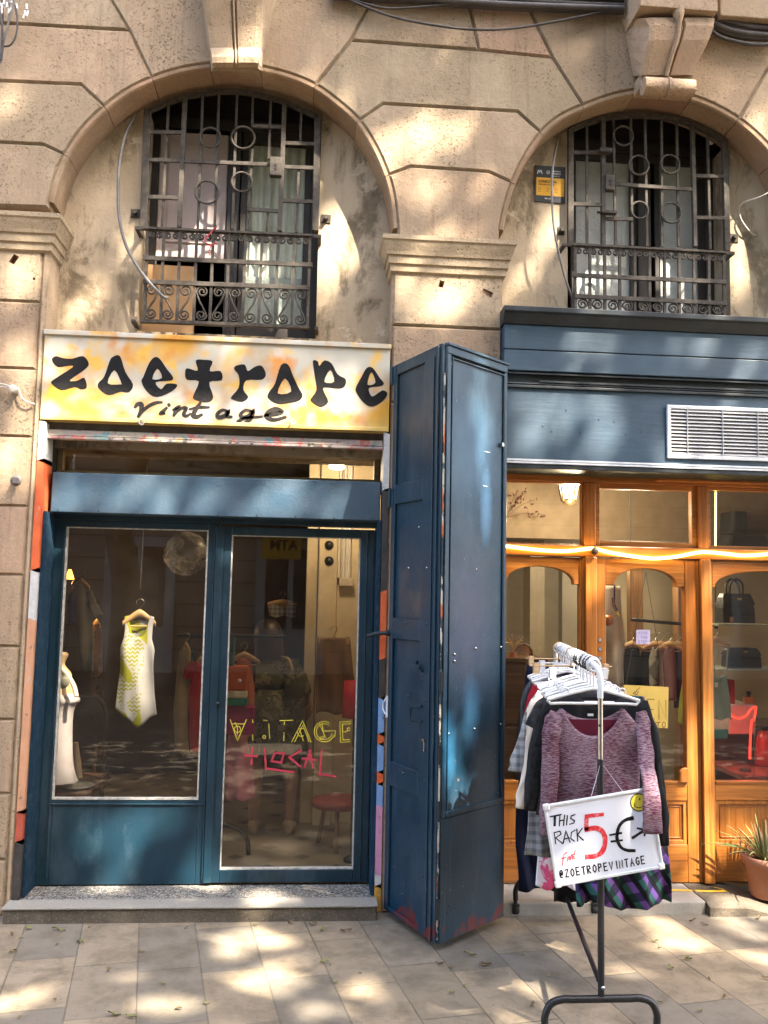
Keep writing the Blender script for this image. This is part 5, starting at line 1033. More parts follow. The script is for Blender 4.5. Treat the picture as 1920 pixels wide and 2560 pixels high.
# ================================================================== CLOTHES RACK
YF, YBK = -1.39, -.05
rk = thing('clothes_rack', (P(*z7(660, 1000), YF).x, -.7, 0), 'wheeled clothes rack with white top rail and black tube base on the pavement', 'clothes rack')
tf = P(*z7(632, 168), YF); tb = P(*z7(415, 78), YBK); fx = P(*z7(667, 1000), YF).x; bxk = P(1388, 2200, YBK).x; zu = .178
zt = tf.z + .012; tb = Vector((bxk, YBK, zt))
mb = MB(); rr = .0112
mb.tube(smooth_path([Vector((fx, YF, zt-.12)), Vector((fx, YF, zt-.05)), Vector((fx-.004, YF+.012, zt-.015)), Vector((fx-.01, YF+.05, zt))], 6) + [Vector((fx-.012, YF+.08, zt)), tb + Vector((0, -.06, 0))] + smooth_path([tb + Vector((0, -.05, 0)), tb + Vector((0, -.012, -.015)), tb + Vector((0, 0, -.05)), tb + Vector((0, 0, -.2))], 6), rr, 14); mb.build('hanging_rail', MT['white_pl'], rk)
zs1 = P(*z7(665, 385), YF).z; zs2 = P(*z7(665, 705), YF).z
mb = MB(); mb.tube([(fx, YF, zs2-.02), (fx, YF, zt-.115)], .0098, 14); s_ = mb.build('steel_sleeve', MT['chrome'], rk)
mb = MB(); a = P(*z7(664, 508), YF-.014); mb.lathe((a.x, YF-.0099, a.z), [(.0045, .001), (.0045, -.001)], 10, 'y'); mb.build('peg_hole', MT['black_hole'], s_)
mb = MB(); mb.tube([(fx, YF, zu+.012), (fx, YF, zs2)], .0122, 14); mb.build('upright', MT['black'], rk)
mb = MB(); mb.tube([(bxk, YBK, zu+.012), (bxk, YBK, zt-.19)], .0122, 14); mb.build('upright', MT['black'], rk)
def base(xc, y, name='base_bow'):
    hw = .205; mb = MB()
    pts = [Vector((xc-hw, y, .075))] + smooth_path([Vector((xc-hw, y, zu-.09)), Vector((xc-hw, y, zu-.055)), Vector((xc-hw+.02, y, zu-.015)), Vector((xc-hw+.06, y, zu)), Vector((xc-hw+.1, y, zu))], 5) + smooth_path([Vector((xc+hw-.1, y, zu)), Vector((xc+hw-.06, y, zu)), Vector((xc+hw-.02, y, zu-.015)), Vector((xc+hw, y, zu-.055)), Vector((xc+hw, y, zu-.09))], 5) + [Vector((xc+hw, y, .075))]
    mb.tube(pts, .0132, 14); b = mb.build(name, MT['black'], rk)
    for s in (-1, 1):
        x = xc + s*hw; mb = MB(); mb.lathe((x, y, .055), [(.009, .03), (.012, -.01)], 10); mb.box(x-.018, x+.018, y-.016, y+.03, .045, .06); k = mb.build('caster', MT['black'], rk, bevel=.006)
        mb = MB(); mb.lathe((x, y+.012, .027), [(.004, -.018), (.022, -.018), (.027, -.012), (.027, .012), (.022, .018), (.004, .018)], 20, 'x'); mb.build('wheel', MT['rubber'], k)
base(fx, YF); base(bxk, YBK)
mb = MB(); p0 = Vector((fx-.004, YF+.01, P(*z7(650, 1659), YF).z*0 + P(*zH(940, 440), YF).z)); p1 = Vector((bxk, YBK, zu+.05)); mb.tube([p0, p1], .0095, 12); mb.build('brace', MT['black'], rk)
mb = MB(); a = P(*zH(948, 468), YF-.016); mb.lathe((a.x, YF-.0123, a.z), [(.007, .002), (.007, -.003), (.003, -.005)], 10, 'y'); mb.build('bolt', MT['chrome'], rk)
def rail_at(y): f = (y-YF)/(YBK-YF); return Vector((fx-.012 + (bxk-fx+.012)*f, y, zt))
MT['hangw'] = MT['white_pl']; MT['hangb'] = plain('black_plastic', (.012, .012, .013), None, .35)
def hanger(par, y, w_, drop, mat, style='coat', zc=None, xc=None, tilt=0):
    r0 = rail_at(y) if xc is None else Vector((xc, y, zc)); mb = MB(); nk_ = .098 if (xc is None and style == 'coat') else .06
    hk = [r0 + Vector((math.cos(a)*.021, 0, math.sin(a)*.021 + .002)) for a in [math.radians(q) for q in range(200, -71, -18)]]
    mb.tube(hk + [r0 + Vector((0, 0, -.04)), r0 + Vector((0, 0, -nk_-.002))], .0034 if style != 'wood' else .002, 7); mb.build('hook', MT['chrome'] if style == 'wood' else mat, par)
    mb = MB(); c = r0 + Vector((0, 0, -nk_))
    if style == 'clip':
        mb.tube([c + Vector((-w_, 0, 0)), c + Vector((w_, 0, 0))], .0035, 7)
        for s in (-.85, .85): mb.box(c.x+s*w_-.012, c.x+s*w_+.012, y-.012, y+.012, c.z-.035, c.z+.012)
        mb.tube([c + Vector((0, 0, .02)), c + Vector((0, 0, 0))], .005, 7)
    elif style == 'wood':
        rows = []
        for k in range(13):
            f = -1+2*k/12; p = c + Vector((f*w_, 0, .012 - drop*abs(f)**1.25)); hh = .016 + .010*(1-abs(f)); rows.append([p + Vector((0, -.007, -hh)), p + Vector((0, .007, -hh)), p + Vector((0, .008, hh*.6)), p + Vector((0, -.008, hh*.6))])
        mb.loft(rows, True, True, True, True); mb.tube([c + Vector((-w_*.8, 0, -drop-.004)), c + Vector((w_*.8, 0, -drop-.004))], .004, 7)
    else:
        arm = [c + Vector((f*w_, 0, .005 - drop*abs(f)**1.2)) for f in [-1+k/7 for k in range(15)]]; mb.tube(arm, .0062, 8)
        mb.tube([arm[0], arm[0]+Vector((.012, 0, -.014)), arm[0] + Vector((.05, 0, -.012)), arm[-1] + Vector((-.05, 0, -.012)), arm[-1]+Vector((-.012, 0, -.014)), arm[-1]], .0055, 8)
        for s in (-1, 1): mb.tube([c + Vector((s*w_*.62 + .014*math.cos(a), -.002, .005 - drop*.62**1.2 + .012 + .014*math.sin(a))) for a in [k*PI/6 for k in range(-1, 8)]], .003, 6)
    return mb.build('hanger', mat, par)
def smoothstep(x): x = max(0, min(1, x)); return x*x*(3-2*x)
def garment(par, name, y, lf, rt, topF, topB, bot, mat, depth=.035, fold=.012, fk=55, ph=0, N=56, rows=26, cap=False, label=None):
    """cloth hung in front view: lf/rt = [(z,x)...] outline sides from top to hem; topF/topB/bot = functions of u in -1..1 giving z"""
    def ev(c, z_):
        if z_ >= c[0][0]: return c[0][1]
        for (z0, x0), (z1_, x1) in zip(c, c[1:]):
            if z1_ <= z_ <= z0: f = (z0-z_)/max(1e-6, z0-z1_); return x0 + (x1-x0)*f
        return c[-1][1]
    mb = MB(); rings = []
    for i in range(rows+1):
        s = i/rows; ring = []
        for k in range(N):
            t = 2*PI*k/N; u = math.copysign(abs(math.cos(t))**.75, math.cos(t)); fr = -math.sin(t)     # +1 towards the viewer
            f = smoothstep(.5 + fr*3)
            zt_ = topF(u)*f + topB(u)*(1-f); z_ = zt_ + (bot(u)-zt_)*s
            a, b = ev(lf, z_), ev(rt, z_); x = (a+b)/2 + (b-a)/2*u
            am = fold*(.25+.75*s); dy = am*(math.sin(fk*x + ph + 3*math.sin(5*z_+ph)) + .5*math.sin(fk*1.9*x - ph*2 + 4*z_)) + .006*noise.noise(Vector((x*6, z_*7, ph)))
            yy = y - fr*depth*(.45+.55*s)*(1-.3*u*u) + dy
            ring.append(Vector((x, yy, z_)))
        rings.append(ring)
    mb.loft(rings, True); o = mb.build(name, mat, par, solid=.0022); o.data.materials[0] = mat
    if label: o['label'] = label
    return o
def sleeve(par, pts, mat, flat=.55, open_=True):
    mb = MB(); P_ = smooth_path([Vector(p[:3]) for p in pts], 5); rs = [r for r in smooth_path([Vector((p[3], 0, 0)) for p in pts], 5)]; rings = []
    for i, p in enumerate(P_):
        a, b = P_[max(0, i-1)], P_[min(len(P_)-1, i+1)]; t = (b-a).normalized(); sx = Vector((0, 1, 0)).cross(t).normalized(); r = rs[i].x
        rings.append([p + sx*(r*math.cos(2*PI*k/22)*(1+.16*noise.noise(Vector((k*.28, i*.45, p.x*9))))) + Vector((0, 1, 0))*(r*flat*math.sin(2*PI*k/22) + .011*noise.noise(Vector((k*.3+5, i*.42, p.x*7)))) for k in range(22)])
    mb.loft(rings, True); return mb.build('sleeve', mat, par, solid=.002)
def side(v, Y, pts): return [(P(*v(x, y), Y).z, P(*v(x, y), Y).x) for x, y in pts]
# ---- front sweater
MT['melange'] = cloth('burgundy_melange', (.075, .014, .030), None, 9, .92, 'melange', (.22, .155, .18)); MT['burg'] = cloth('burgundy_lining', (.10, .008, .022))
YSW = -1.31
sw = thing('knit_tee', tuple(P(*z7(660, 380), YSW)), 'burgundy and white flecked long sleeved scoop-neck top at the front of the street rack', 'top')
v7 = lambda x, y, Y=YSW: P(*z7(x, y), Y)
zS = v7(400, 400).z; zN = v7(610, 565).z; zB_ = v7(620, 1180).z; zNb = v7(600, 470).z
nl, nrr = v7(428, 400).x, v7(800, 400).x; xl, xr_ = v7(372, 430).x, v7(928, 430).x
def u_of(x): return (x-(xl+xr_)/2)/((xr_-xl)/2)
ul, ur = u_of(nl), u_of(nrr); uc, uh = (ul+ur)/2, (ur-ul)/2
def tF(u): 
    q_ = (u-uc)/uh
    return zS - .03*max(0, abs(q_)-1)*4 - (zS-zN)*(1-abs(q_)**2.6 if abs(q_) < 1 else 0)
def tB(u):
    q_ = (u-uc)/uh
    return zS - .03*max(0, abs(q_)-1)*4 - (zS-zNb)*(1-abs(q_)**2.6 if abs(q_) < 1 else 0)
garment(sw, 'body', YSW, side(z7, YSW, [(380, 400), (385, 500), (402, 620), (410, 800), (416, 1000), (420, 1180)]), side(z7, YSW, [(925, 400), (915, 500), (895, 640), (895, 760), (905, 1000), (910, 1180)]), tF, tB, lambda u: zB_ - .01*u, MT['melange'], .030, .012, 22, 1.2)
mb = MB(); a, b = v7(450, 470, YSW+.012), v7(790, 470, YSW+.012); mb.box(a.x-.01, b.x+.01, YSW+.003, YSW+.005, zN-.02, v7(600, 472).z); mb.build('lining', MT['burg'], sw)
mb = MB(); a = v7(592, 440, YSW+.01); mb.box(a.x, a.x+.022, YSW+.012, YSW+.014, a.z-.007, a.z+.002); mb.build('neck_label', MT['white_pl'], sw)
SV = lambda L, Ys: [tuple(P(*z7(x, y), Yy)) + (r/2.37*((Yy+4.62)/FPX),) for (x, y, r), Yy in zip(L, Ys)]
sleeve(sw, SV([(398, 425, 30), (384, 480, 48), (372, 600, 52), (367, 800, 51), (355, 1000, 46), (340, 1100, 34), (332, 1160, 26)], [YSW, YSW, YSW-.005, YSW-.01, YSW-.02, YSW-.02, YSW-.02]), MT['melange'])
sleeve(sw, SV([(905, 425, 28), (915, 480, 42), (924, 600, 45), (942, 750, 50), (966, 880, 48), (970, 1000, 54), (977, 1145, 58)], [YSW, YSW, YSW-.03, YSW-.08, YSW-.155, YSW-.17, YSW-.17]), MT['melange'], .42)
hanger(sw, YSW+.0, (v7(905, 370).x - v7(360, 340).x)/2, .045, MT['white_pl'])
# ---- the rest of the rail, front to back (outlines read at each garment's own depth)
F = {'black': cloth('black_jersey', (.010, .010, .011)), 'lace': cloth('black_lace', (.012, .011, .012), (.03, .03, .03), 60), 'check': cloth('grey_check', (.34, .34, .335), (.07, .07, .07), 9, .9, 'check', (.10, .10, .10)), 'cream': cloth('cream_cotton', (.66, .56, .45)), 'red': cloth('red_cotton', (.36, .015, .03)), 'leather': plain('black_leather', (.014, .014, .015), (.02, .02, .02), .35, 0, 20, .4, 60), 'white': cloth('white_lace', (.72, .72, .70)), 'lilac': cloth('pale_lilac', (.55, .52, .68)), 'pink': cloth('hot_pink_print', (.75, .10, .22), (.78, .66, .66), 9, .85, 'print', (.78, .7, .7)), 'rose': cloth('rose_cotton', (.66, .26, .33)), 'navy': cloth('navy_wool', (.010, .012, .030)), 'plaid': cloth('purple_green_plaid', (.028, .10, .085), (.17, .075, .30), 9, .7, 'stripe', (.008, .008, .010)), 'green': cloth('green_cotton', (.02, .20, .10)), 'sequin': plain('black_sequin', (.012, .012, .014), (.25, .25, .25), .35, .2, 150, .4, 150, lo=.62, hi=.68), 'violet': cloth('violet_knit', (.16, .07, .33)), 'stripe': cloth('pinstripe_black', (.012, .012, .014), (.05, .05, .05), 50)}
def hung(name, label, y, lf, rt, ztop, neck, bot, mat, hstyle='coat', hmat=None, fold=.012, sl=None, dp=.02, drop=.05, hw=None, sag=.03):
    L_, R_ = side(z7, y, lf), side(z7, y, rt); zt_ = P(*z7(600, ztop), y).z; zb2 = P(*z7(600, bot), y).z; cx = (L_[0][1]+R_[0][1])/2
    t = thing(name, (cx, y, zt_), label, name.replace('_', ' '), None)
    g_ = lambda nd: (lambda u: zt_ - sag*abs(u)**1.3 - nd*max(0, 1-(u/.45)**2))
    garment(t, 'cloth', y, L_, R_, g_(neck), g_(neck*.25), lambda u: zb2 + .012*math.sin(u*5+y*9), mat, dp*1.3, fold*1.5, 40, y*37)
    r0 = rail_at(y)
    hanger(t, y, hw or min(.21, (R_[0][1]-L_[0][1])/2), drop, hmat or MT['white_pl'], hstyle)
    for s in sl or []: sleeve(t, SV(s[0], [y + s[1]]*len(s[0])), mat, .5)
    return t
hung('black_tee', 'black jersey top with a low neck directly behind the flecked burgundy top', -1.23, [(400, 330), (380, 500), (390, 900), (400, 1240)], [(900, 330), (930, 500), (960, 900), (985, 1215)], 318, .05, 1230, F['black'], sl=[([(905, 370, 40), (960, 560, 48), (1000, 800, 40), (1030, 1000, 38), (1040, 1215, 32)], 0), ([(400, 360, 36), (350, 480, 44), (320, 640, 42)], .0)])
hung('lace_tee', 'black lace top with short sleeves showing right of the burgundy top', -1.15, [(385, 315), (350, 520), (330, 900), (320, 1030)], [(880, 320), (930, 480), (985, 800), (1010, 1000)], 308, .04, 1010, F['lace'], sl=[([(880, 350, 36), (950, 520, 50), (985, 700, 46)], 0), ([(370, 360, 40), (320, 500, 46), (285, 700, 50), (262, 880, 46), (250, 1010, 36)], 0)])
hung('striped_tee', 'black pinstriped top with a flared left cuff near the middle of the street rack', -1.06, [(395, 330), (330, 440), (330, 800), (325, 1000)], [(850, 330), (900, 480), (930, 900), (940, 1000)], 300, .04, 1000, F['stripe'], sl=[([(380, 345, 40), (310, 420, 46), (262, 520, 44)], 0)])
hung('sequin_tee', 'black top sprinkled with sequins in the middle of the street rack', -.97, [(400, 290), (340, 420), (300, 700), (285, 1020)], [(840, 300), (880, 450), (900, 800), (910, 1010)], 285, .03, 1020, F['sequin'])
hung('cream_blouse', 'cream blouse with a pink embroidered shoulder and long pale sleeve on the street rack', -.87, [(370, 300), (300, 380), (280, 520), (290, 900)], [(800, 300), (850, 400), (860, 900), (860, 950)], 278, .03, 930, F['cream'], sl=[([(340, 330, 40), (285, 420, 46), (262, 560, 36), (240, 760, 32), (212, 900, 38), (205, 995, 42)], 0)])
hung('check_jacket', 'grey check jacket with a flared cuff sticking out left of the street rack', -.76, [(365, 300), (300, 420), (265, 700), (240, 1000), (215, 1285)], [(790, 300), (830, 500), (840, 900), (845, 1270)], 268, .03, 1285, F['check'], sl=[([(330, 320, 40), (270, 420, 42), (232, 560, 44), (195, 700, 58), (185, 780, 66)], 0)])
hung('lilac_dress', 'pale lilac dress folded near the rear of the street rack', -.66, [(330, 250), (295, 340), (290, 700), (285, 1000)], [(760, 260), (800, 400), (800, 700), (800, 1000)], 225, .02, 1000, F['lilac'], 'clip', MT['wood_pale'], hw=.19)
hung('pink_skirt', 'hot pink skirt with white print low on the left of the street rack', -.60, [(330, 1020), (300, 1200), (285, 1350), (275, 1440)], [(520, 1020), (540, 1300), (560, 1460), (560, 1460)], 1015, 0, 1455, F['pink'], 'clip', MT['white_pl'], .016, sag=0)
hung('rose_tee', 'rose pink top peeping out below the check jacket on the street rack', -.54, [(330, 260), (290, 400), (262, 900), (240, 1180)], [(740, 260), (770, 400), (770, 900), (770, 1170)], 240, .02, 1180, F['rose'])
hung('red_tee', 'dark red top between the leather jacket and the lilac dress on the street rack', -.46, [(330, 240), (270, 330), (240, 600), (212, 900)], [(730, 245), (760, 400), (760, 700), (760, 900)], 232, .02, 880, F['red'], sl=[([(300, 265, 34), (262, 380, 36), (240, 560, 34), (225, 800, 32)], 0)])
hung('leather_jacket', 'black leather jacket at the left rear of the street rack', -.37, [(310, 215), (240, 300), (225, 600), (205, 850)], [(700, 220), (740, 400), (740, 700), (740, 900)], 205, .02, 850, F['leather'], sl=[([(290, 235, 34), (236, 330, 36), (212, 520, 34), (196, 830, 34)], 0)])
hung('lace_blouse', 'white lace blouse at the very back of the street rack', -.28, [(300, 225), (225, 310), (205, 500), (200, 620)], [(690, 230), (720, 400), (720, 600), (720, 620)], 210, .02, 600, F['white'])
hung('navy_skirt', 'long navy skirt reaching nearly to the rack foot on the left', -.20, [(230, 155), (200, 500), (170, 960), (160, 1200), (185, 1455)], [(560, 160), (640, 600), (700, 1000), (740, 1490), (740, 1490)], 150, .0, 1480, F['navy'], 'clip', MT['wood_pale'], .014, hw=.17, sag=0)
hung('black_skirt', 'long black skirt hanging low behind the price board', -.50, [(420, 500), (400, 900), (390, 1300), (385, 1500)], [(760, 500), (790, 1000), (800, 1300), (800, 1550)], 480, 0, 1540, F['black'], 'clip', MT['white_pl'], .02, sag=0)
hung('plaid_skirt', 'purple, green and black plaid skirt flaring low at the right of the street rack', -.9, [(560, 500), (540, 1000), (520, 1400), (515, 1560)], [(920, 330), (985, 700), (1045, 1150), (1085, 1540)], 330, 0, 1555, F['plaid'], 'clip', MT['white_pl'], .02, dp=.05, sag=0)
hung('violet_tee', 'violet top with a green trim showing right of the hangers on the street rack', -1.02, [(420, 310), (420, 500), (430, 800), (430, 900)], [(905, 330), (945, 440), (960, 700), (960, 800)], 305, .02, 800, F['violet'])
# beaded ties and spare hooks along the rail
for i, (y, c_) in enumerate([(-1.33, 'w'), (-1.29, 'w'), (-1.26, 'b'), (-1.2, 'b'), (-1.17, 'w'), (-1.11, 'b'), (-1.08, 'w'), (-1.0, 'b'), (-.94, 'b'), (-.9, 'w'), (-.8, 'w'), (-.7, 'w'), (-.57, 'w'), (-.42, 'w'), (-.3, 'w'), (-.16, 'w')]):
    r0 = rail_at(y); mb = MB(); rr_ = .026 if c_ == 'b' else .023
    pts = [r0 + Vector((math.cos(a)*rr_, .004*math.sin(2*a), math.sin(a)*rr_ - .006)) for a in [k*2*PI/18 for k in range(18)]]
    if c_ == 'b':
        for p in pts: mb.lathe(p, [(.001, -.0052), (.0046, -.002), (.0046, .002), (.001, .0052)], 7)
    else: mb.tube(pts, .0042, 7, True)
    tag(mb.build('rail_ring', MT['hangb'] if c_ == 'b' else MT['white_pl']), 'beaded black tie looped round the white rack rail' if c_ == 'b' else 'white plastic ring looped round the white rack rail', 'ring', 'rings looped on the rack rail')
# ---- price board
YPB = -1.445
c4 = [P(*z7(x, y), YPB) for x, y in ((336, 976), (985, 872), (1022, 1350), (398, 1468))]
ux = (c4[1]-c4[0]+c4[2]-c4[3]).normalized(); uz = Vector((-ux.z, 0, ux.x)); nb = Vector((0, -1, 0))
cen = sum(c4, Vector())/4; Wb = ((c4[1]-c4[0]).length + (c4[2]-c4[3]).length)/2; Hb = ((c4[0]-c4[3]).length + (c4[1]-c4[2]).length)/2
pb = thing('price_board', tuple(cen), 'tilted whiteboard on the rack reading THIS RACK 5 euro, five, @ZOETROPEVINTAGE, with a yellow smiley', 'price sign')
def bb(mb, u0, u1, v0, v1, y0, y1):
    c = [cen + ux*u + uz*v_ for u, v_ in ((u0, v0), (u1, v0), (u1, v1), (u0, v1))]; mb.hexa([Vector((p.x, y0, p.z)) for p in c] + [Vector((p.x, y1, p.z)) for p in c])
hw_, hh_ = Wb/2, Hb/2; yb0 = YPB
mb = MB(); bb(mb, -hw_+.004, hw_-.004, -hh_+.004, hh_-.004, YPB, YPB+.008); mb.build('panel', MT['board'], pb)
mb = MB(); fr_ = .010
bb(mb, -hw_, hw_, hh_-fr_, hh_, YPB-.005, YPB+.011); bb(mb, -hw_, hw_, -hh_, -hh_+fr_, YPB-.005, YPB+.011); bb(mb, -hw_, -hw_+fr_, -hh_+fr_, hh_-fr_, YPB-.005, YPB+.011); bb(mb, hw_-fr_, hw_, -hh_+fr_, hh_-fr_, YPB-.005, YPB+.011); mb.build('frame', MT['alu'], pb, bevel=.003)
for su in (-1, 1):
    for sv in (-1, 1):
        mb = MB(); a, b = sorted((su*(hw_-.020), su*(hw_+.003))); c, d = sorted((sv*(hh_-.020), sv*(hh_+.003))); bb(mb, a, b, c, d, YPB-.008, YPB+.013); mb.build('corner_cap', MT['white_pl'], pb, bevel=.005)
YI = YPB-.0004
T_ = lambda lst, wd, mat, nm: strokes(z7, YI, lst, wd, mat, pb, nm, .0005)
T_([[(368, 1047), (434, 1034)], [(394, 1043), (391, 1102)], [(400, 1042), (397, 1100)]], .0052, MT['ink'], 'letter'); T_([[(426, 1042), (422, 1102)], [(454, 1036), (447, 1100)], [(423, 1072), (450, 1066)]], .0045, MT['ink'], 'letter'); T_([[(470, 1040), (465, 1096)]], .0048, MT['ink'], 'letter'); T_([[(516, 1034), (494, 1042), (489, 1056), (512, 1070), (509, 1084), (482, 1092)]], .0040, MT['ink'], 'letter')
T_([[(392, 1142), (401, 1208)], [(390, 1142), (426, 1132), (433, 1150), (400, 1172), (441, 1205)]], .0038, MT['ink'], 'letter'); T_([[(445, 1206), (461, 1130), (486, 1198)], [(450, 1180), (482, 1172)]], .0042, MT['ink'], 'letter'); T_([[(516, 1126), (494, 1140), (490, 1176), (512, 1192)]], .0036, MT['ink'], 'letter'); T_([[(526, 1120), (531, 1192)], [(558, 1115), (530, 1155), (565, 1186)]], .0044, MT['ink'], 'letter')
T_([[(680, 1033), (584, 1044), (582, 1122)]], .0150, MT['ink_red'], 'numeral'); T_([[(580, 1124), (630, 1114), (672, 1128), (692, 1165), (692, 1215), (672, 1258), (635, 1280), (582, 1286)]], .0165, MT['ink_red'], 'numeral')
T_([[(857, 1055), (815, 1066), (782, 1095), (766, 1140), (766, 1185), (788, 1228), (825, 1246), (869, 1248)]], .0125, MT['ink'], 'currency_sign'); T_([[(722, 1156), (790, 1143)], [(730, 1194), (796, 1186)]], .0075, MT['ink'], 'currency_sign')
T_([[(857, 1172), (925, 1128)]], .0105, MT['ink'], 'arrow'); T_([[(885, 1115), (930, 1125), (928, 1160)]], .007, MT['ink'], 'arrow')
T_([[(468, 1258), (448, 1272), (440, 1340)], [(436, 1294), (462, 1288)], [(474, 1286), (472, 1312)], [(480, 1280), (486, 1306), (494, 1272)], [(514, 1268), (500, 1272), (499, 1298), (514, 1294)], [(500, 1284), (511, 1281)], [(516, 1246), (512, 1272)], [(510, 1288), (510, 1294)]], .0032, MT['ink_red'], 'small_lettering')
o0 = P(*z7(428, 1412), YI); o1 = P(*z7(918, 1326), YI); ax_ = (o1-o0).normalized(); az_ = Vector((-ax_.z, 0, ax_.x)); Lh = (o1-o0).length; hgt = (P(*z7(600, 1340), YI)-P(*z7(600, 1385), YI)).length
mb = MB(); pen_text(mb, '@ZOETROPEVINTAGE', o0, ax_, az_, nb, hgt, Lh/15.0, .0044, .0005, .62); mb.build('handle_lettering', MT['ink'], pb)
sm = P(*z7(893, 962), YI); ru = 50/2.37*((YI+4.62)/FPX)
mb = MB(); mb.lathe((sm.x, YI, sm.z), [(.0001, -.0008), (ru, -.0008)], 36, 'y', cap=False); sf = mb.build('smiley', MT['vinyl_y'], pb)
mb = MB(); cpt = lambda r, a: (r*math.cos(a), r*math.sin(a)); mb.ribbon([cpt(ru, k*2*PI/36) for k in range(37)], .0035, (sm.x, YI, sm.z), (1, 0, 0), (0, 0, 1), nb, .0010)
mb.ribbon([cpt(ru*.62, math.radians(a)) for a in range(195, 356, 16)], .0028, (sm.x, YI, sm.z), (1, 0, 0), (0, 0, 1), nb, .0011)
for ex in (-.1, .45): mb.ribbon([(ru*ex + ru*.2, ru*.28), (ru*ex + ru*.22, ru*.5)], .0045, (sm.x, YI, sm.z), (1, 0, 0), (0, 0, 1), nb, .0011)
mb.build('face', MT['ink'], sf)
mb = MB(); a = cen + uz*hh_; mb.tube([Vector((fx-.05, YPB+.006, a.z)), Vector((fx, YF-.005, zs2-.01)), Vector((fx+.07, YPB+.006, a.z+.01))], .0009, 5); mb.build('fishing_line', MT['white_pl'], pb)
# ================================================================== INSIDE THE TWO SHOPS
def tiles():
    t = NT('tiled_floor'); s_ = t.sep(t.map((1, 1, 1), (0, 0, .785))); S_ = .28
    a = t.math('FRACT', t.math('DIVIDE', s_[0], S_)); b = t.math('FRACT', t.math('DIVIDE', s_[1], S_))
    da = t.math('MINIMUM', a, t.math('SUBTRACT', 1, a)); db = t.math('MINIMUM', b, t.math('SUBTRACT', 1, b))
    dia = t.math('LESS_THAN', t.math('MAXIMUM', da, db), .13); jt = t.math('LESS_THAN', t.math('MINIMUM', da, db), .012)
    c = t.mix(t.ramp(t.noise(4, 6, .6), .35, .65), (.27, .24, .185), (.19, .17, .13)); c = t.mix(dia, c, (.06, .055, .05)); c = t.mix(t.math('MULTIPLY', jt, .6), c, (.10, .09, .07)); return t.fin(c, .35)
MT['tiles'] = tiles(); MT['cream_wall'] = plain('cream_wall', (.54, .46, .33), (.46, .38, .26), .9, 0, 2, .2, 20); MT['reflection_grey'] = plain('street_reflection_grey', (.30, .275, .23), (.23, .21, .175), .9, 0, 3); MT['brown_wall'] = plain('brown_shop_wall', (.07, .050, .036), (.045, .032, .023), .9, 0, 2.5, .4, 14)  # the grey carries street reflections of the panes as wall colour
XP = .70
g = MB(); g.box(-3.1, XP, .27, 5.1, -.05, .052); g.box(XP+.1, 4.3, .36, 5.1, -.05, .05); tag(g.build('shop_floor', MT['tiles']), kind='structure')
rm = thing('shop_interior_wall', (-.6, 3.2, 0), 'dim brown back wall and ceiling inside the left shop', 'wall')
mb = MB(); mb.box(-2.6, XP, 3.2, 3.3, 0, 2.6); mb.build('back_wall', MT['brown_wall'], rm); mb = MB(); mb.box(-2.6, -2.5, .5, 3.2, 0, 2.6); mb.build('side_wall', MT['brown_wall'], rm); mb = MB(); mb.box(-2.6, XP, .53, 3.3, 2.55, 2.61); mb.build('ceiling', MT['brown_wall'], rm)
mb = MB(); mb.box(XP, XP+.1, .53, 3.3, 0, 2.6); mb.build('party_wall', MT['cream_wall'], rm)
cr = thing('shop_interior_wall', (2, 2.6, 0), 'cream back wall and ceiling inside the right shop', 'wall')
mb = MB(); mb.box(XP+.1, 4.2, 2.5, 2.6, 0, 2.6); mb.build('back_wall', MT['cream_wall'], cr); mb = MB(); mb.box(XP+.1, 4.2, .53, 2.6, 2.5, 2.56); mb.build('ceiling', MT['cream_wall'], cr); mb = MB(); mb.box(4.1, 4.2, .53, 2.6, 0, 2.5); mb.build('side_wall', MT['cream_wall'], cr)
mb = MB(); a = P(*z6(250, 700), 1.5).x; b = P(*z6(335, 700), 1.5).x; mb.box(a, b, 1.5, 1.7, 0.05, 2.5); mb.build('reflection_column', MT['reflection_grey'], cr)  # added column, stands for a grey street reflection in the pane
mb = MB(); a = P(*z6(440, 700), 1.9).x; b = P(*z6(560, 700), 1.9).x; mb.box(a, b, 1.9, 2.0, 0.05, 2.5); mb.build('reflection_column', MT['reflection_grey'], cr)  # second added column, again a street reflection put into grey
mb = MB(); mb.box(XP+.1, P(*z6(565, 700), 2.0).x, 2.0, 2.06, .05, 2.5); mb.build('reflection_partition', MT['reflection_grey'], cr)  # added partition, greyed like the reflections in the first pane
mb = MB(); mb.box(XP+.1, 4.1, 1.35, 2.0, 2.02, 2.5); mb.build('added_bulkhead', plain('transom_darkening_brown', (.22, .17, .12), (.17, .13, .09), .9), cr)  # added dark box that makes the transoms look darker
# white corner with pipes at the right of the left shop
YP = 1.5
pl_ = thing('pipe_corner', (P(*zK(1100, 500), YP).x, YP, .05), 'whitewashed pillar with vertical pipes and two dark sensors inside the left shop', 'pillar')
mb = MB(); a, b = P(*zK(985, 500), YP).x, P(*zK(1090, 500), YP).x; mb.box(a, b, YP+.06, YP+.3, .05, 2.55); c = P(*zK(1250, 500), YP).x; mb.box(b, c, YP, YP+.3, .05, 2.55); mb.box(c, c+.5, YP+.08, YP+.3, .05, 2.55); mb.build('pillar', plain('whitewash', (.62, .54, .40), (.50, .43, .31), .9, 0, 5), pl_, bevel=.008)
for x in (1268, 1310, 1338, 1358): q_ = P(*zK(x, 300), YP+.05); zb2 = P(*zK(x, 430), YP+.05).z; mb = MB(); mb.tube([(q_.x, YP+.05, zb2), (q_.x, YP+.05, 2.55)], .011, 8); mb.build('pipe', MT['white_pl'], pl_)
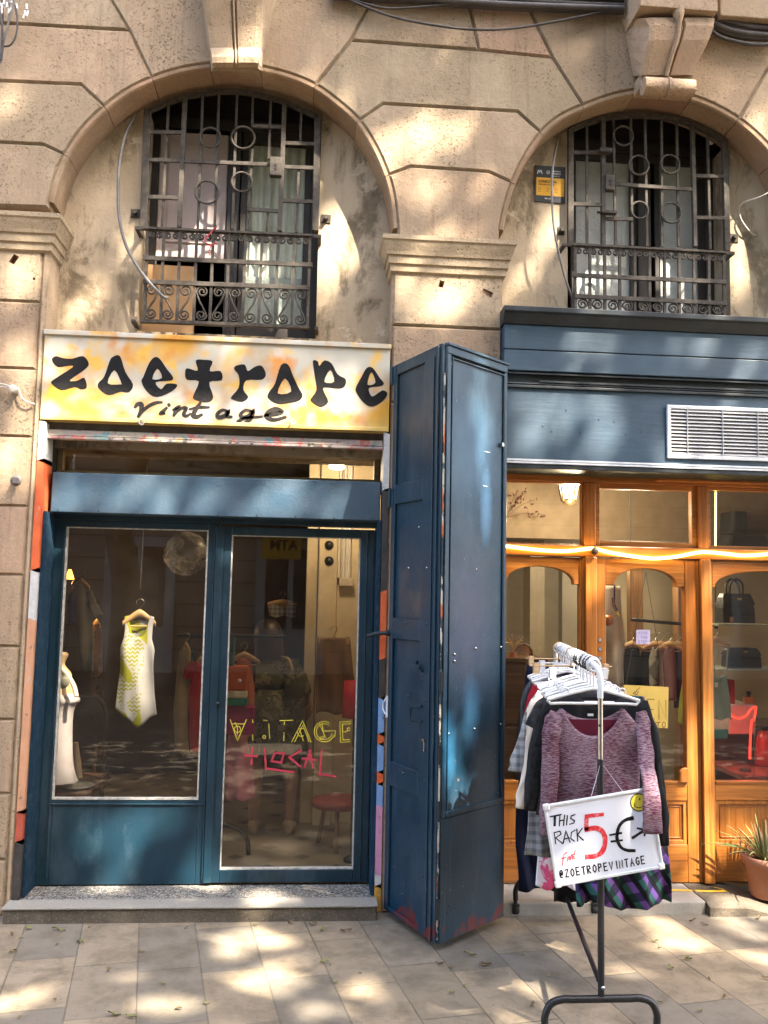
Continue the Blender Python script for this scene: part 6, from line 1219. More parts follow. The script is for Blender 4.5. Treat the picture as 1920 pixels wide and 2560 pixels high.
a, b = P(*zK(1272, 432), YP+.03), P(*zK(1392, 505), YP+.03); mb = MB(); mb.box(a.x, b.x, YP+.02, YP+.08, b.z, a.z); mb.build('junction_box', MT['wire_w'], pl_, bevel=.004)
for y in (150, 285): q_ = P(*zK(1185, y), YP); mb = MB(); mb.lathe((q_.x, YP, q_.z), [(.034, .004), (.032, -.006)], 16, 'y'); mb.lathe((q_.x, YP-.006, q_.z), [(.022, .0), (.02, -.012), (.004, -.014)], 16, 'y'); mb.build('sensor', MT['hangb'], pl_)
# lights in the shops, one of them added
def bulb(name, loc, pw, col, r=.06):
    l = bpy.data.lights.new(name, 'POINT'); l.energy = pw; l.color = col; l.shadow_soft_size = r; o = bpy.data.objects.new(name, l); COL.objects.link(o); o.location = loc; return o
# ---- white and yellow dress in the window
YQ = .34
def ig(name, label, Y, v, lf, rt, ytop, neck, ybot, mat, style='coat', hmat=None, cat=None, sag=.03, hw=None, drop=.05, fold=.012, dp=.02, bot=None, sl=None, nb=.25, nw=.55):
    L_, R_ = side(v, Y, lf), side(v, Y, rt); xm_ = (lf[0][0]+rt[0][0])/2; zt_ = P(*v(xm_, ytop), Y).z; zb2 = P(*v(xm_, ybot), Y).z; cx = (L_[0][1]+R_[0][1])/2
    t = thing(name, (cx, Y, zt_), label, cat or name.replace('_', ' '))
    g_ = lambda nd: (lambda u: zt_ - sag*abs(u)**1.3 - nd*max(0, 1-abs(u/nw)**(2.2 if nw < .6 else 3.5)))
    garment(t, 'cloth', Y, L_, R_, g_(neck), g_(neck*nb), bot or (lambda u: zb2 + .008*math.sin(u*5+Y*9)), mat, dp, fold, 40, Y*37)
    if style: hanger(t, Y, hw or min(.2, (R_[0][1]-L_[0][1])/2), drop, hmat or MT['wood_pale'], style, zt_+.055, cx)
    for pts in sl or []:
        sc_ = v(1, 0)[0]-v(0, 0)[0]; sleeve(t, [tuple(P(*v(x, y), Y)) + (r*sc_*((Y+4.62)/FPX),) for x, y, r in pts], mat, .5)
    return t
def dress_mat():
    t = NT('white_lime_print'); white, lime = (.34, .36, .41), (.22, .24, .012); s_ = t.sep(); f = t.noise(9, 4, .6, t.map(loc=(2, 5, 1)), 1.6)
    zig = t.math('GREATER_THAN', t.math('PINGPONG', t.math('ADD', s_[2], t.math('MULTIPLY', t.math('PINGPONG', s_[0], .013), .9)), .011), .0055)
    msk = t.math('MULTIPLY', t.ramp(f, .49, .52), t.math('LESS_THAN', s_[0], .035)); c = t.mix(t.math('MULTIPLY', msk, zig), white, lime)
    blk = t.math('MULTIPLY', t.ramp(t.noise(9, 1, .4, t.map((1, 1, .6), loc=(6, 1, 3))), .55, .57), t.math('LESS_THAN', s_[0], .05)); c = t.mix(blk, c, (.24, .26, .01)); m_ = t.fin(c, .8, 0, t.noise(30, 3), .2, .006)
    return m_
MT['lime'] = dress_mat(); zq = lambda x, y: P(*zL(x, y), YQ).z
hemp = [(532, 1425), (590, 1478), (660, 1518), (715, 1570), (750, 1555), (800, 1500), (857, 1470)]
def dress_hem(u):
    x = 695 + 162*u
    for (x0, y0), (x1, y1) in zip(hemp, hemp[1:]):
        if x0 <= x <= x1: return zq(700, y0 + (y1-y0)*(x-x0)/(x1-x0))
    return zq(700, 1430 if u < 0 else 1470)
dr_ = ig('sleeveless_dress', 'white and lime print sleeveless dress on a wooden hanger in the shop window', YQ, zL, [(606, 690), (610, 800), (600, 870), (572, 950), (568, 1100), (550, 1250), (532, 1420)], [(842, 690), (826, 800), (822, 880), (845, 960), (830, 1100), (836, 1300), (857, 1470)], 672, .128, 1480, MT['lime'], 'wood', MT['wood_pale'], 'dress', .02, P(*zL(855, 740), YQ).x-P(*zL(725, 740), YQ).x, .062, .016, .03, dress_hem, nb=.3, nw=.74)
q_ = P(*zL(728, 480), YQ); mb = MB(); mb.tube([q_, q_ + Vector((.01, 0, 2.5-q_.z))], .0012, 5); mb.build('hanging_string', MT['wire_w'], dr_)
# ---- mannequin in the long white dress
YM = .47; mn = thing('mannequin', (P(*zL(50, 2000), YM).x, YM, P(*zL(60, 2010), YM).z), 'cream dress-form in a long white dress at the left edge of the shop window', 'mannequin')
def stack(rows, Y, v, mat, name, par, flat=.75, fold=0):
    mb = MB(); rings = []
    rr_ = smooth_path([Vector((x, y, r)) for x, y, r in rows], 4)
    for i, q in enumerate(rr_):
        c = P(*v(q.x, q.y), Y); r = (P(*v(q.x+q.z, q.y), Y)-c).length; f = i/len(rr_)
        rings.append([c + Vector((math.cos(a)*r*(1+fold*f*math.sin(a*9+i*.15)), math.sin(a)*r*flat*(1+fold*f*math.sin(a*9)), 0)) for a in [k*2*PI/40 for k in range(40)]])
    mb.loft(rings, True, True, True); return mb.build(name, mat, par)
stack([(95, 980, 52), (100, 1000, 62), (92, 1040, 52), (84, 1075, 50), (76, 1110, 78), (66, 1150, 118), (62, 1230, 128), (60, 1320, 140), (60, 1360, 120)], YM, zL, plain('mannequin_cream', (.70, .52, .32), None, .45), 'dress_form', mn)
stack([(60, 1290, 120), (62, 1330, 176), (62, 1362, 190), (62, 1400, 158), (60, 1460, 140), (58, 1600, 136), (56, 1800, 140), (52, 1900, 150), (50, 1980, 172), (50, 2003, 182)], YM, zL, cloth('white_satin', (.42, .42, .50)), 'long_dress', mn, .75, .05)
mb = MB(); c = P(*zL(110, 1150), YM-.1); mb.tube(smooth_path([P(*zL(95, 1100), YM), P(*zL(160, 1170), YM-.09), P(*zL(205, 1250), YM-.13), P(*zL(225, 1330), YM-.15)], 5), .012, 8); mb.build('lace_strap', F['white'], mn)
c = P(*zL(118, 1215), YM-.17); mb = MB(); mb.lathe((c.x, c.y, c.z), [(.001, -.002), (.036, -.002), (.036, .002), (.001, .002)], 28, 'y'); mb.lathe((c.x-.01, c.y-.003, c.z+.006), [(.006, -.001), (.006, .002)], 10, 'y'); tag(mb.build('price_tag', plain('round_tag', (.40, .42, .38), None, .5)), 'round grey card tag pinned on the dress-form in the window', 'tag')
zpl = P(*zL(200, 2040), .55).z; pf = thing('display_bench', (P(*zL(150, 2060), .6).x, .6, .05), 'low dark wooden bench under the dress-form in the window', 'bench')
mb = MB(); xe = P(*zL(345, 2050), .45).x; mb.box(-1.9, xe, .38, .95, zpl-.04, zpl); mb.build('seat', MT['wood_dark'], pf, bevel=.006)
for x in (xe-.05, -1.5): mb = MB(); mb.box(x-.03, x+.02, .42, .46, .05, zpl-.04); mb.build('leg', MT['wood_dark'], pf)
c = Vector((P(*zL(242, 2005), .5).x, .5, zpl)); mb = MB(); mb.lathe(c, [(.02, .001), (.07, .006), (.088, .016), (.086, .019), (.06, .010), (.001, .008)], 30); tag(mb.build('dish', plain('grey_dish', (.30, .31, .30), (.24, .25, .24), .3)), 'shallow grey dish lying on the bench in the window', 'dish')
ch = thing('bentwood_chair', (P(*zL(290, 1900), .95).x, .95, .05), 'dark bentwood chair half hidden behind the dress-form in the window', 'chair'); cx_ = P(*zL(270, 1700), .95).x
for w_, h_ in ((.13, .95), (.075, .86)):
    mb = MB(); mb.tube(smooth_path([Vector((cx_-w_, .95, .48)), Vector((cx_-w_, .98, h_-.16)), Vector((cx_-w_*.7, 1.0, h_-.03)), Vector((cx_, 1.0, h_)), Vector((cx_+w_*.7, 1.0, h_-.03)), Vector((cx_+w_, .98, h_-.16)), Vector((cx_+w_, .95, .48))], 6), .012, 8); mb.build('back_hoop', MT['wood_dark'], ch)
mb = MB(); mb.lathe((cx_, .78, .47), [(.16, -.02), (.19, -.01), (.19, .012), (.15, .02), (.0, .022)], 28); mb.build('seat', MT['wood_dark'], ch)
for sx, sy in ((-1, -1), (1, -1), (-1, 1), (1, 1)): mb = MB(); mb.tube([(cx_+sx*.13, .78+sy*.13, .46), (cx_+sx*.17, .78+sy*.17, .05)], .013, 8); mb.build('leg', MT['wood_dark'], ch)
ig('cream_scarf', 'cream striped cloth hanging down beside the dress-form', .8, zL, [(205, 1700), (210, 1850), (225, 1990)], [(240, 1700), (262, 1850), (278, 1990)], 1690, 0, 1985, F['cream'], None, cat='scarf', sag=.0)
# ---- garments on the rails of the left shop
MI = {'taupe': cloth('taupe_shirt', (.30, .27, .23)), 'violetblue': cloth('indigo_shirt', (.06, .045, .17)), 'rust': cloth('rust_print', (.20, .10, .03), (.03, .02, .015), 9, .9, 'print', (.3, .16, .03)), 'beige': cloth('beige_dress', (.42, .32, .18)), 'teal': cloth('teal_tee', (.05, .13, .13)), 'rednew': cloth('coral_red_dress', (.52, .035, .03)), 'coral': cloth('coral_tee', (.50, .17, .10)), 'brown': cloth('brown_trousers', (.24, .145, .085)), 'olive': cloth('olive_print', (.12, .11, .06), (.05, .045, .03), 9, .9, 'print', (.2, .18, .11)), 'mauve': cloth('mauve_tee', (.22, .12, .15)), 'grey': cloth('grey_pattern', (.10, .10, .10), (.22, .22, .21), 9, .9, 'print', (.3, .3, .3)), 'sage': cloth('sage_tank', (.27, .33, .28)), 'tealhem': cloth('teal_hem', (.07, .22, .20)), 'lime2': cloth('lime_dress', (.34, .42, .06)), 'dkgrey': cloth('charcoal_tee', (.03, .03, .032)), 'gauze': cloth('grey_gauze', (.48, .47, .44))}
ig('taupe_shirt', 'taupe short sleeved shirt on a rail at the left rear of the zoetrope shop', 1.3, zL, [(190, 430), (200, 600), (240, 900), (255, 1180)], [(330, 480), (350, 700), (360, 900), (362, 1100)], 420, .0, 1130, MI['taupe'], 'wood', cat='shirt', sl=[[(320, 500, 26), (350, 600, 34), (400, 700, 36)]])
ig('indigo_shirt', 'dark indigo shirt behind the taupe one in the zoetrope shop', 1.7, zL, [(160, 520), (170, 900)], [(250, 560), (245, 740)], 500, 0, 745, MI['violetblue'], 'wood', cat='shirt')
ig('black_shirt', 'black shirt hanging beside the taupe one in the zoetrope shop', 1.5, zL, [(240, 560), (245, 900)], [(330, 600), (340, 960)], 540, 0, 960, F['black'], 'wood', cat='shirt')
ig('patterned_dress', 'long rust patterned dress in the dim left rear of the zoetrope shop', 1.9, zL, [(345, 760), (340, 1300)], [(420, 760), (440, 1350)], 740, 0, 1350, MI['rust'], 'wood', cat='dress')
r2 = thing('garment_rail', (P(*zL(1150, 1200), 1.1).x, 1.1, .05), 'black clothes rail with curved foot in the middle of the zoetrope shop', 'clothes rail')
xq = P(*zL(1180, 900), 1.1).x; zq2 = P(*zL(1180, 850), 1.1).z
mb = MB(); mb.tube([(xq-.12, 1.05, zq2), (xq+.55, 1.15, zq2)], .013, 10); mb.build('bar', MT['black'], r2)
mb = MB(); xf = P(*z4(1035, 1285), .75).x; mb.tube(smooth_path([Vector((xf-.30, .85, .24)), Vector((xf-.10, .8, .22)), Vector((xf-.02, .77, .17)), Vector((xf, .75, .075))], 6), .013, 10); mb.tube([(xf-.30, .85, .24), (xf-.30, 1.1, zq2)], .013, 10); mb.build('foot', MT['black'], r2)
ig('beige_dress', 'beige dress at the left end of the rail in the zoetrope shop', 1.05, zL, [(1050, 930), (1020, 1100), (990, 1450), (1005, 1780)], [(1130, 930), (1120, 1200), (1100, 1500), (1110, 1790)], 925, .02, 1780, MI['beige'], 'wood', cat='dress')
ig('teal_tee', 'teal top second on the rail in the zoetrope shop', 1.1, zL, [(1090, 950), (1060, 1150), (1050, 1400)], [(1160, 950), (1150, 1300), (1150, 1400)], 945, .02, 1390, MI['teal'], 'coat', MT['hangb'], cat='top')
ig('red_dress', 'long coral red dress on the rail at the right edge of the window', 1.0, zL, [(1150, 1050), (1115, 1300), (1112, 1600), (1130, 1780)], [(1260, 1050), (1280, 1300), (1290, 1600), (1290, 1780)], 1040, .02, 1770, MI['rednew'], 'wood', cat='dress', sl=[[(1165, 1070, 40), (1120, 1130, 40), (1105, 1190, 38)]])
ig('coral_tee', 'coral top on a wooden hanger behind the orange tote bag', 1.05, z4, [(985, 565), (960, 700), (960, 900)], [(1040, 565), (1056, 700), (1050, 900)], 560, .02, 900, MI['coral'], 'wood', cat='top', hw=.1)
ig('pink_dress', 'rose pink ruffled dress hanging below the bags inside the glass door', 1.0, z4, [(950, 880), (935, 1000), (935, 1180)], [(1020, 880), (1050, 1050), (1058, 1150)], 870, 0, 1160, F['rose'], None, cat='dress', sag=.0, fold=.02)
bg_ = thing('tote_bag', tuple(P(*z4(985, 770), .85)), 'orange tote bag with white, yellow and green bands behind the door glass', 'bag')
def bagpart(y0, y1, mat, nm, x0=945, x1=1026, Y=.85, par=None):
    a, b = P(*z4(x0, y0), Y), P(*z4(x1, y1), Y); mb = MB(); mb.box(a.x, b.x, Y-.03, Y+.03, b.z, a.z); return mb.build(nm, mat, par or bg_, bevel=.012)
bagpart(602, 708, cloth('orange_canvas', (.52, .115, .03)), 'body'); bagpart(706, 738, cloth('pale_band', (.62, .52, .33)), 'band'); bagpart(736, 770, cloth('green_band', (.02, .17, .11)), 'band')
mb = MB(); mb.tube(smooth_path([P(*z4(960, 605), .84), P(*z4(965, 540), .84), P(*z4(968, 485), .84)], 5), .016, 6); mb.build('strap', MI['teal'], bg_)
q_ = P(*z4(994, 667), .815); mb = MB(); mb.lathe((q_.x, .815, q_.z), [(.012, .004), (.010, -.006), (.001, -.009)], 14, 'y'); mb.build('button', MT['white_pl'], bg_)
b2 = thing('tote_bag', tuple(P(*z4(995, 890), .9)), 'magenta cloth bag hanging under the orange tote bag', 'bag'); bagpart(768, 890, cloth('magenta_canvas', (.30, .02, .10)), 'body', 940, 1054, .9, b2)
tr_ = ig('brown_trousers', 'brown trousers clipped to a wooden hanger at the right of the glass door', 1.2, z4, [(1318, 490), (1312, 600), (1310, 800)], [(1452, 495), (1462, 600), (1480, 800)], 488, 0, 800, MI['brown'], 'clip', MT['wood_pale'], 'trousers', sag=0, fold=.02)
ig('checked_bikini_tee', 'small checked halter top hanging high at the rear of the zoetrope shop', 2.2, z4, [(1110, 350), (1120, 400)], [(1232, 350), (1225, 400)], 340, .04, 400, F['check'], 'wood', cat='top', drop=.02)
ls = thing('red_lamp', tuple(P(*z4(1450, 830), .7)), 'red drum lamp shade at the right edge of the glass door', 'lamp')
a, b, c = P(*z4(1455, 668), .7), P(*z4(1455, 818), .7), P(*z4(1422, 740), .7); r_ = a.x-c.x + .03
mb = MB(); mb.loft([[(a.x+.03 + math.cos(k*PI/16)*r_*f, .7 + math.sin(k*PI/16)*r_*f, z_) for k in range(32)] for z_, f in ((b.z, 1.05), (a.z, .9))], True); mb.build('shade', plain('red_shade', (.52, .02, .015), None, .6), ls, solid=.002); mb = MB(); mb.lathe((a.x+.03, .7, 0), [(.05, .05), (.05, .07), (.012, .09), (.012, b.z+.05)], 16); mb.build('stem', MT['black'], ls)
so = thing('red_stool', (P(*z4(1400, 1180), 1.0).x, 1.0, .05), 'stool with a red seat and plain wooden legs inside the glass door', 'stool'); sx_ = P(*z4(1405, 1160), 1.0).x; sz_ = P(*z4(1405, 1165), 1.0).z
mb = MB(); mb.lathe((sx_, 1.0, sz_), [(.16, -.03), (.17, -.01), (.165, .012), (.10, .02), (0, .022)], 24); mb.build('seat', plain('red_seat', (.26, .045, .04), None, .6), so)
for k in range(3): a_ = k*2.1+.4; mb = MB(); mb.tube([(sx_+.1*math.cos(a_), 1+.1*math.sin(a_), sz_-.02), (sx_+.15*math.cos(a_), 1+.15*math.sin(a_), .05)], .014, 8); mb.build('leg', MT['wood_mid'], so)
def gauzy():
    t = NT('crumpled_translucent'); tr = t.node('ShaderNodeBsdfTransparent'); mx = t.node('ShaderNodeMixShader'); df = t.bsdf; df.inputs['Base Color'].default_value = (.75, .74, .70, 1); df.inputs['Roughness'].default_value = .3
    f = t.ramp(t.noise(9, 5, .65, dist=1.2), .42, .75, .05, .75); t.l.new(f, mx.inputs[0]); t.l.new(tr.outputs[0], mx.inputs[1]); t.l.new(df.outputs[0], mx.inputs[2]); t.l.new(mx.outputs[0], t.out.inputs[0]); return t.m
c = P(*zL(1090, 205), .62); r_ = (P(*zL(1265, 205), .62)-c).length; mb = MB(); rings = []
for i in range(1, 24):
    ph = PI*i/24; rings.append([c + Vector((math.sin(ph)*math.cos(k*2*PI/40), math.sin(ph)*math.sin(k*2*PI/40), math.cos(ph)))*r_*(1+.10*noise.noise(Vector((math.sin(ph)*math.cos(k*2*PI/40)*2.5, math.sin(ph)*math.sin(k*2*PI/40)*2.5, math.cos(ph)*2.5)))) for k in range(40)])
mb.loft(rings, True, True, True); tag(mb.build('globe_shade', gauzy()), 'crumpled translucent white globe hanging at the top corner of the window', 'lamp shade')
# ---- woman browsing with her back to the door
pw_ = thing('person', (P(*z4(1150, 900), 1.35).x, 1.35, .052), 'person with long dark hair and olive patterned blouse browsing inside the zoetrope shop', 'person')
YPn = 1.35; hd = P(*z4(1108, 500), YPn); shl = P(*z4(1075, 600), YPn); shr = P(*z4(1200, 600), YPn); cxp = (shl.x+shr.x)/2
def skin(name, nodes, edges, mat, par, lv=2):
    me = bpy.data.meshes.new(name); o_ = org(par); me.from_pydata([Vector(p)-o_ for p, r in nodes], edges, []); o = bpy.data.objects.new(name, me); COL.objects.link(o); o.parent = par; me.materials.append(mat)
    md = o.modifiers.new('skin', 'SKIN'); md.use_smooth_shade = True
    for i, (p, r) in enumerate(nodes): me.skin_vertices[0].data[i].radius = r if isinstance(r, tuple) else (r, r)
    me.skin_vertices[0].data[0].use_root = True
    s = o.modifiers.new('sub', 'SUBSURF'); s.levels = lv; s.render_levels = lv; return o
MT['skin'] = plain('skin', (.42, .24, .16), (.36, .2, .13), .55)
hz_ = hd.z; pel = Vector((cxp+.03, 1.32, .92)); nk = Vector((hd.x+.03, 1.45, hz_-.13))
body = [(pel, (.15, .11)), (Vector((cxp+.02, 1.37, 1.06)), (.125, .10)), (Vector((cxp, 1.43, hz_-.25)), (.15, .10)), (nk, (.055, .05)), (Vector((hd.x+.01, 1.47, hz_-.05)), (.075, .085)), (Vector((hd.x, 1.47, hz_+.06)), (.08, .095)),
 (Vector((cxp-.17, 1.42, hz_-.23)), .05), (Vector((cxp-.25, 1.45, hz_-.48)), .042), (Vector((cxp-.20, 1.62, hz_-.60)), .03), (Vector((cxp-.19, 1.68, hz_-.62)), (.035, .02)), (Vector((cxp+.17, 1.42, hz_-.23)), .05), (Vector((cxp+.24, 1.46, hz_-.48)), .042), (Vector((cxp+.15, 1.62, hz_-.58)), .03), (Vector((cxp+.14, 1.68, hz_-.6)), (.035, .02)),
 (Vector((cxp-.08, 1.33, .84)), .08), (Vector((cxp-.10, 1.36, .49)), .048), (Vector((cxp-.105, 1.31, .36)), .05), (Vector((cxp-.10, 1.32, .12)), .03), (Vector((cxp-.10, 1.43, .075)), .028), (Vector((cxp+.12, 1.33, .84)), .08), (Vector((cxp+.13, 1.36, .49)), .048), (Vector((cxp+.135, 1.31, .36)), .05), (Vector((cxp+.13, 1.32, .12)), .03), (Vector((cxp+.13, 1.43, .075)), .028)]
be = [(0, 1), (1, 2), (2, 3), (3, 4), (4, 5), (2, 6), (6, 7), (7, 8), (8, 9), (2, 10), (10, 11), (11, 12), (12, 13), (0, 14), (14, 15), (15, 16), (16, 17), (17, 18), (0, 19), (19, 20), (20, 21), (21, 22), (22, 23)]
skin('body', body, be, MT['skin'], pw_)
bl = [(pel, (.17, .13)), (Vector((cxp+.02, 1.37, 1.06)), (.145, .12)), (Vector((cxp, 1.43, hz_-.25)), (.165, .115)), (Vector((cxp-.17, 1.42, hz_-.24)), .056), (Vector((cxp-.225, 1.44, hz_-.38)), .052), (Vector((cxp+.17, 1.42, hz_-.24)), .056), (Vector((cxp+.22, 1.45, hz_-.38)), .052)]
skin('blouse', bl, [(0, 1), (1, 2), (2, 3), (3, 4), (2, 5), (5, 6)], MI['olive'], pw_)
for s in (-.10, .13):
    mb = MB(); mb.loft([[(cxp+s+math.cos(k*PI/10)*w_, y_, z_ + math.sin(k*PI/10)*h_) for k in range(20)] for y_, w_, z_, h_ in ((1.265, .022, .085, .028), (1.285, .036, .095, .042), (1.33, .040, .10, .047), (1.39, .041, .085, .034), (1.45, .045, .078, .026), (1.50, .036, .072, .02), (1.52, .015, .068, .012))], True, True, True); mb.build('shoe', plain('beige_canvas_shoe', (.42, .34, .24), None, .8), pw_)
sk_ = MB(); sk_.loft([[(cxp+.02+math.cos(k*PI/14)*r, 1.33+math.sin(k*PI/14)*r*.75, z_) for k in range(28)] for z_, r in ((.98, .17), (.8, .2), (.55, .215))], True); sk_.build('skirt', MI['olive'], pw_, solid=.003)
mb = MB(); mb.loft([[(hd.x + ox + math.cos(a)*w_*(1+.05*math.sin(a*7)*(dz < .05)), cy_ + math.sin(a)*w_*fl, hz_+dz) for a in [q*2*PI/36 for q in range(36)]] for dz, w_, cy_, fl, ox in ((.140, .012, 1.46, 1, 0), (.132, .045, 1.46, 1, 0), (.110, .075, 1.46, 1.05, 0), (.07, .093, 1.455, 1.05, 0), (.02, .098, 1.45, 1.02, .002), (-.04, .096, 1.44, .95, .006), (-.10, .098, 1.42, .8, .012), (-.17, .102, 1.395, .6, .02), (-.25, .095, 1.37, .45, .028), (-.32, .07, 1.36, .35, .034), (-.35, .03, 1.36, .3, .038))], True, True, True); mb.build('hair', plain('dark_brown_hair', (.02, .011, .008), (.035, .02, .013), .45, 0, 60), pw_)
for s, nm in ((-1, 'hand'), (1, 'hand')):
    b0 = Vector((cxp + (-.19 if s < 0 else .14), 1.68, hz_-.61)); nodes = [(b0, .014)]; eds = []
    for k in range(4): i0 = len(nodes); x = (k-1.5)*.018; nodes += [(b0 + Vector((x, .035, -.004)), .009), (b0 + Vector((x*1.1, .06-.004*abs(k-1.5), -.022)), .008), (b0 + Vector((x*1.1, .066, -.045)), .007)]; eds += [(0, i0), (i0, i0+1), (i0+1, i0+2)]
    i0 = len(nodes); nodes += [(b0 + Vector((-s*.03, .012, -.01)), .010), (b0 + Vector((-s*.04, .035, -.02)), .008)]; eds += [(0, i0), (i0, i0+1)]; skin(nm, nodes, eds, MT['skin'], pw_, 1)
sb = thing('shoulder_bag', tuple(P(*z4(1240, 740), 1.2)), 'soft tan bag slung at the side of the person in the olive blouse', 'bag')
mb = MB(); a = P(*z4(1195, 620), 1.2); b = P(*z4(1272, 740), 1.2); c = (a+b)/2; mb.loft([[(c.x + math.cos(k*PI/10)*w_, 1.2 + math.sin(k*PI/10)*w_*.5, z_) for k in range(20)] for z_, w_ in ((b.z-.06, .04), (b.z-.04, .075), (c.z-.02, .085), (a.z-.03, .06), (a.z, .03))], True, True, True); mb.build('body', MI['olive'], sb); mb = MB(); mb.tube(smooth_path([Vector((c.x-.03, 1.2, a.z-.02)), Vector((c.x-.06, 1.24, a.z+.06)), Vector((shr.x-.05, 1.36, shr.z+.05))], 5), .010, 6); mb.build('strap', MI['beige'], sb)
# small glowing lamp far left in the shop, and the ceiling bulb by the pipes
q_ = P(*zL(172, 360), 1.9); mb = MB(); mb.lathe(q_, [(.010, .03), (.03, -.03), (.032, -.04)], 16); tag(mb.build('glowing_lamp', glow('lamp_glow', (1, .42, .06), .8)), 'small amber lamp glowing at the left rear of the zoetrope shop', 'lamp')
bulb('lamp_light', (q_.x+.05, q_.y-.05, q_.z-.1), 2, (1, .6, .25)); 
q_ = Vector((.15, 1.0, 2.42)); mb = MB(); mb.lathe(q_, [(.05, .12), (.05, .0), (.045, -.01), (.03, -.012), (.0, -.012)], 20); tag(mb.build('ceiling_spot', glow('spot_glow', (1, .8, .5), 6)), 'small round ceiling spot shining on the whitewashed pillar in the zoetrope shop', 'lamp'); bulb('spot_light', (.15, 1.0, 2.36), 2.5, (1, .78, .5), .05)
# ------------------------------------------------------------------ right shop
ln = thing('wall_lantern', tuple(P(*z6(480, 250), .9)), 'lit white glass lantern with bronze arms behind the first transom pane', 'lantern')
c = P(*z6(480, 135), .9); b = P(*z6(480, 245), .9); mb = MB(); rw = (P(*z6(552, 180), .9)-P(*z6(410, 180), .9)).length/2
mb.loft([[(c.x + math.cos(k*PI/4+PI/8)*rw*f, .9 + math.sin(k*PI/4+PI/8)*rw*f, z_) for k in range(8)] for z_, f in ((b.z+.01, .55), (c.z+.10, 1.1))], True, True, False, False); mb.build('glass', glow('lantern_glass', (1, .86, .62), 1.6), ln)
mb = MB()
for k in range(8): a_ = k*PI/4+PI/8; mb.tube([(c.x+math.cos(a_)*rw*.57, .9+math.sin(a_)*rw*.57, b.z), (c.x+math.cos(a_)*rw*1.13, .9+math.sin(a_)*rw*1.13, c.z+.11)], .007, 6)
mb.lathe((c.x, .9, b.z), [(.01, -.03), (.03, -.02), (rw*.6, .0), (rw*.6, .012), (.02, .02)], 8); mb.build('frame', plain('bronze', (.09, .06, .03), None, .4, .6), ln)
mb = MB(); mb.tube([(c.x, .9, c.z+.1), (c.x, .9, 2.5)], .006, 6); mb.build('chain', MT['black'], ln)
bulb('lantern_light', (c.x, .75, b.z-.08), 6, (1, .80, .52)); bulb('added_ceiling_light', (2.35, 1.65, 1.9), 7, (1, .84, .58), .1)  # the ceiling light is added to brighten the back of the shop
q_ = Vector((2.35, 1.65, 2.02)); mb = MB(); mb.lathe(q_, [(.10, .0), (.10, -.05), (.08, -.08), (.0, -.09)], 24); tag(mb.build('added_ceiling_lamp', glow('added_lamp_glow', (1, .86, .62), 1.5)), 'added round ceiling lamp above the clothes rail in the right shop', 'lamp')  # added glowing lamp body for that light
ac = thing('wall_unit', tuple(P(*z6(200, 430), 2.2)), 'white box-shaped air unit on the wall behind the first transom pane', 'air conditioner')
a, b = P(*z6(60, 300), 2.2), P(*z6(292, 438), 2.2); mb = MB(); mb.box(a.x, b.x, 2.2, 2.5, b.z+.03, a.z); mb.build('casing', MT['wire_w'], ac, bevel=.02); mb = MB(); mb.box(a.x+.02, b.x-.04, 2.22, 2.48, b.z, b.z+.03); mb.build('outlet', MT['black_hole'], ac)
vn = thing('dried_spray', tuple(P(*z6(170, 330), 1.2)), 'spray of dark red dried leaves behind the first transom pane', 'dried flowers')
mb = MB(); s0 = P(*z6(110, 340), 1.2); tips = [P(*z6(x, y), 1.2) for x, y in ((230, 185), (275, 235), (200, 200), (170, 200), (340, 325), (160, 260))]
for t_ in tips: mb.tube(smooth_path([s0, s0.lerp(t_, .5) + Vector((0, 0, .02)), t_], 5), .0022, 5)
mb.build('stem', MT['wood_dark'], vn); mb = MB()
for t_ in tips:
    for k in range(9): c = t_.lerp(s0, R.uniform(0, .45)) + Vector((R.gauss(0, .014), R.gauss(0, .014), R.gauss(0, .014))); a_ = Vector((R.gauss(0, 1), R.gauss(0, 1), R.gauss(0, 1))).normalized()*.014; b_ = a_.orthogonal().normalized()*.009; mb.add([c-a_, c+b_, c+a_, c-b_], [(0, 1, 2, 3)])
mb.build('foliage', plain('maroon_leaf', (.07, .012, .015), None, .7), vn)
dk = thing('dark_dresser', (P(*z6(200, 1340), .9).x, .9, .05), 'dark wooden dresser behind the first arched pane of the right shop', 'dresser')
a, b = P(*z6(100, 1200), .75), P(*z6(330, 1210), .75); mb = MB(); mb.box(.85, b.x, .75, 1.15, .12, a.z); mb.box(.83, b.x+.02, .73, 1.16, a.z, a.z+.03); mb.build('carcass', MT['wood_dark'], dk, bevel=.004)
for k in range(3): zq_ = .2 + (a.z-.25)*k/3; mb = MB(); mb.box(.9, b.x-.03, .738, .752, zq_, zq_+(a.z-.25)/3-.02); d_ = mb.build('drawer', MT['wood_dark'], dk, bevel=.004); mb = MB(); mb.lathe(((.9+b.x)/2, .735, zq_+.12), [(.012, .004), (.014, -.014), (.004, -.018)], 12, 'y'); mb.build('knob', MT['chrome'], d_)
mr = thing('round_mirror', tuple(P(*z6(210, 1200), .95)), 'oval mirror in a dark frame standing on the dresser', 'mirror'); c = P(*z6(212, 1160), .95)
mb = MB(); mb.tube([c + Vector((math.cos(k*PI/16)*.055, 0, math.sin(k*PI/16)*.075)) for k in range(32)], .007, 7, True); mb.build('frame', MT['wood_dark'], mr); mb = MB(); mb.add([c + Vector((math.cos(k*PI/16)*.055, .002, math.sin(k*PI/16)*.075)) for k in range(32)], [tuple(range(32))]); mb.build('glass', plain('mirror_glass', (.5, .42, .34), None, .15, .8), mr)
pg = thing('dried_grass', (P(*z6(155, 1080), .8).x, .8, P(*z6(155, 1205), .8).z), 'tuft of pale dried grass in a small vase on the dresser', 'dried flowers'); c = P(*z6(150, 1200), .8)
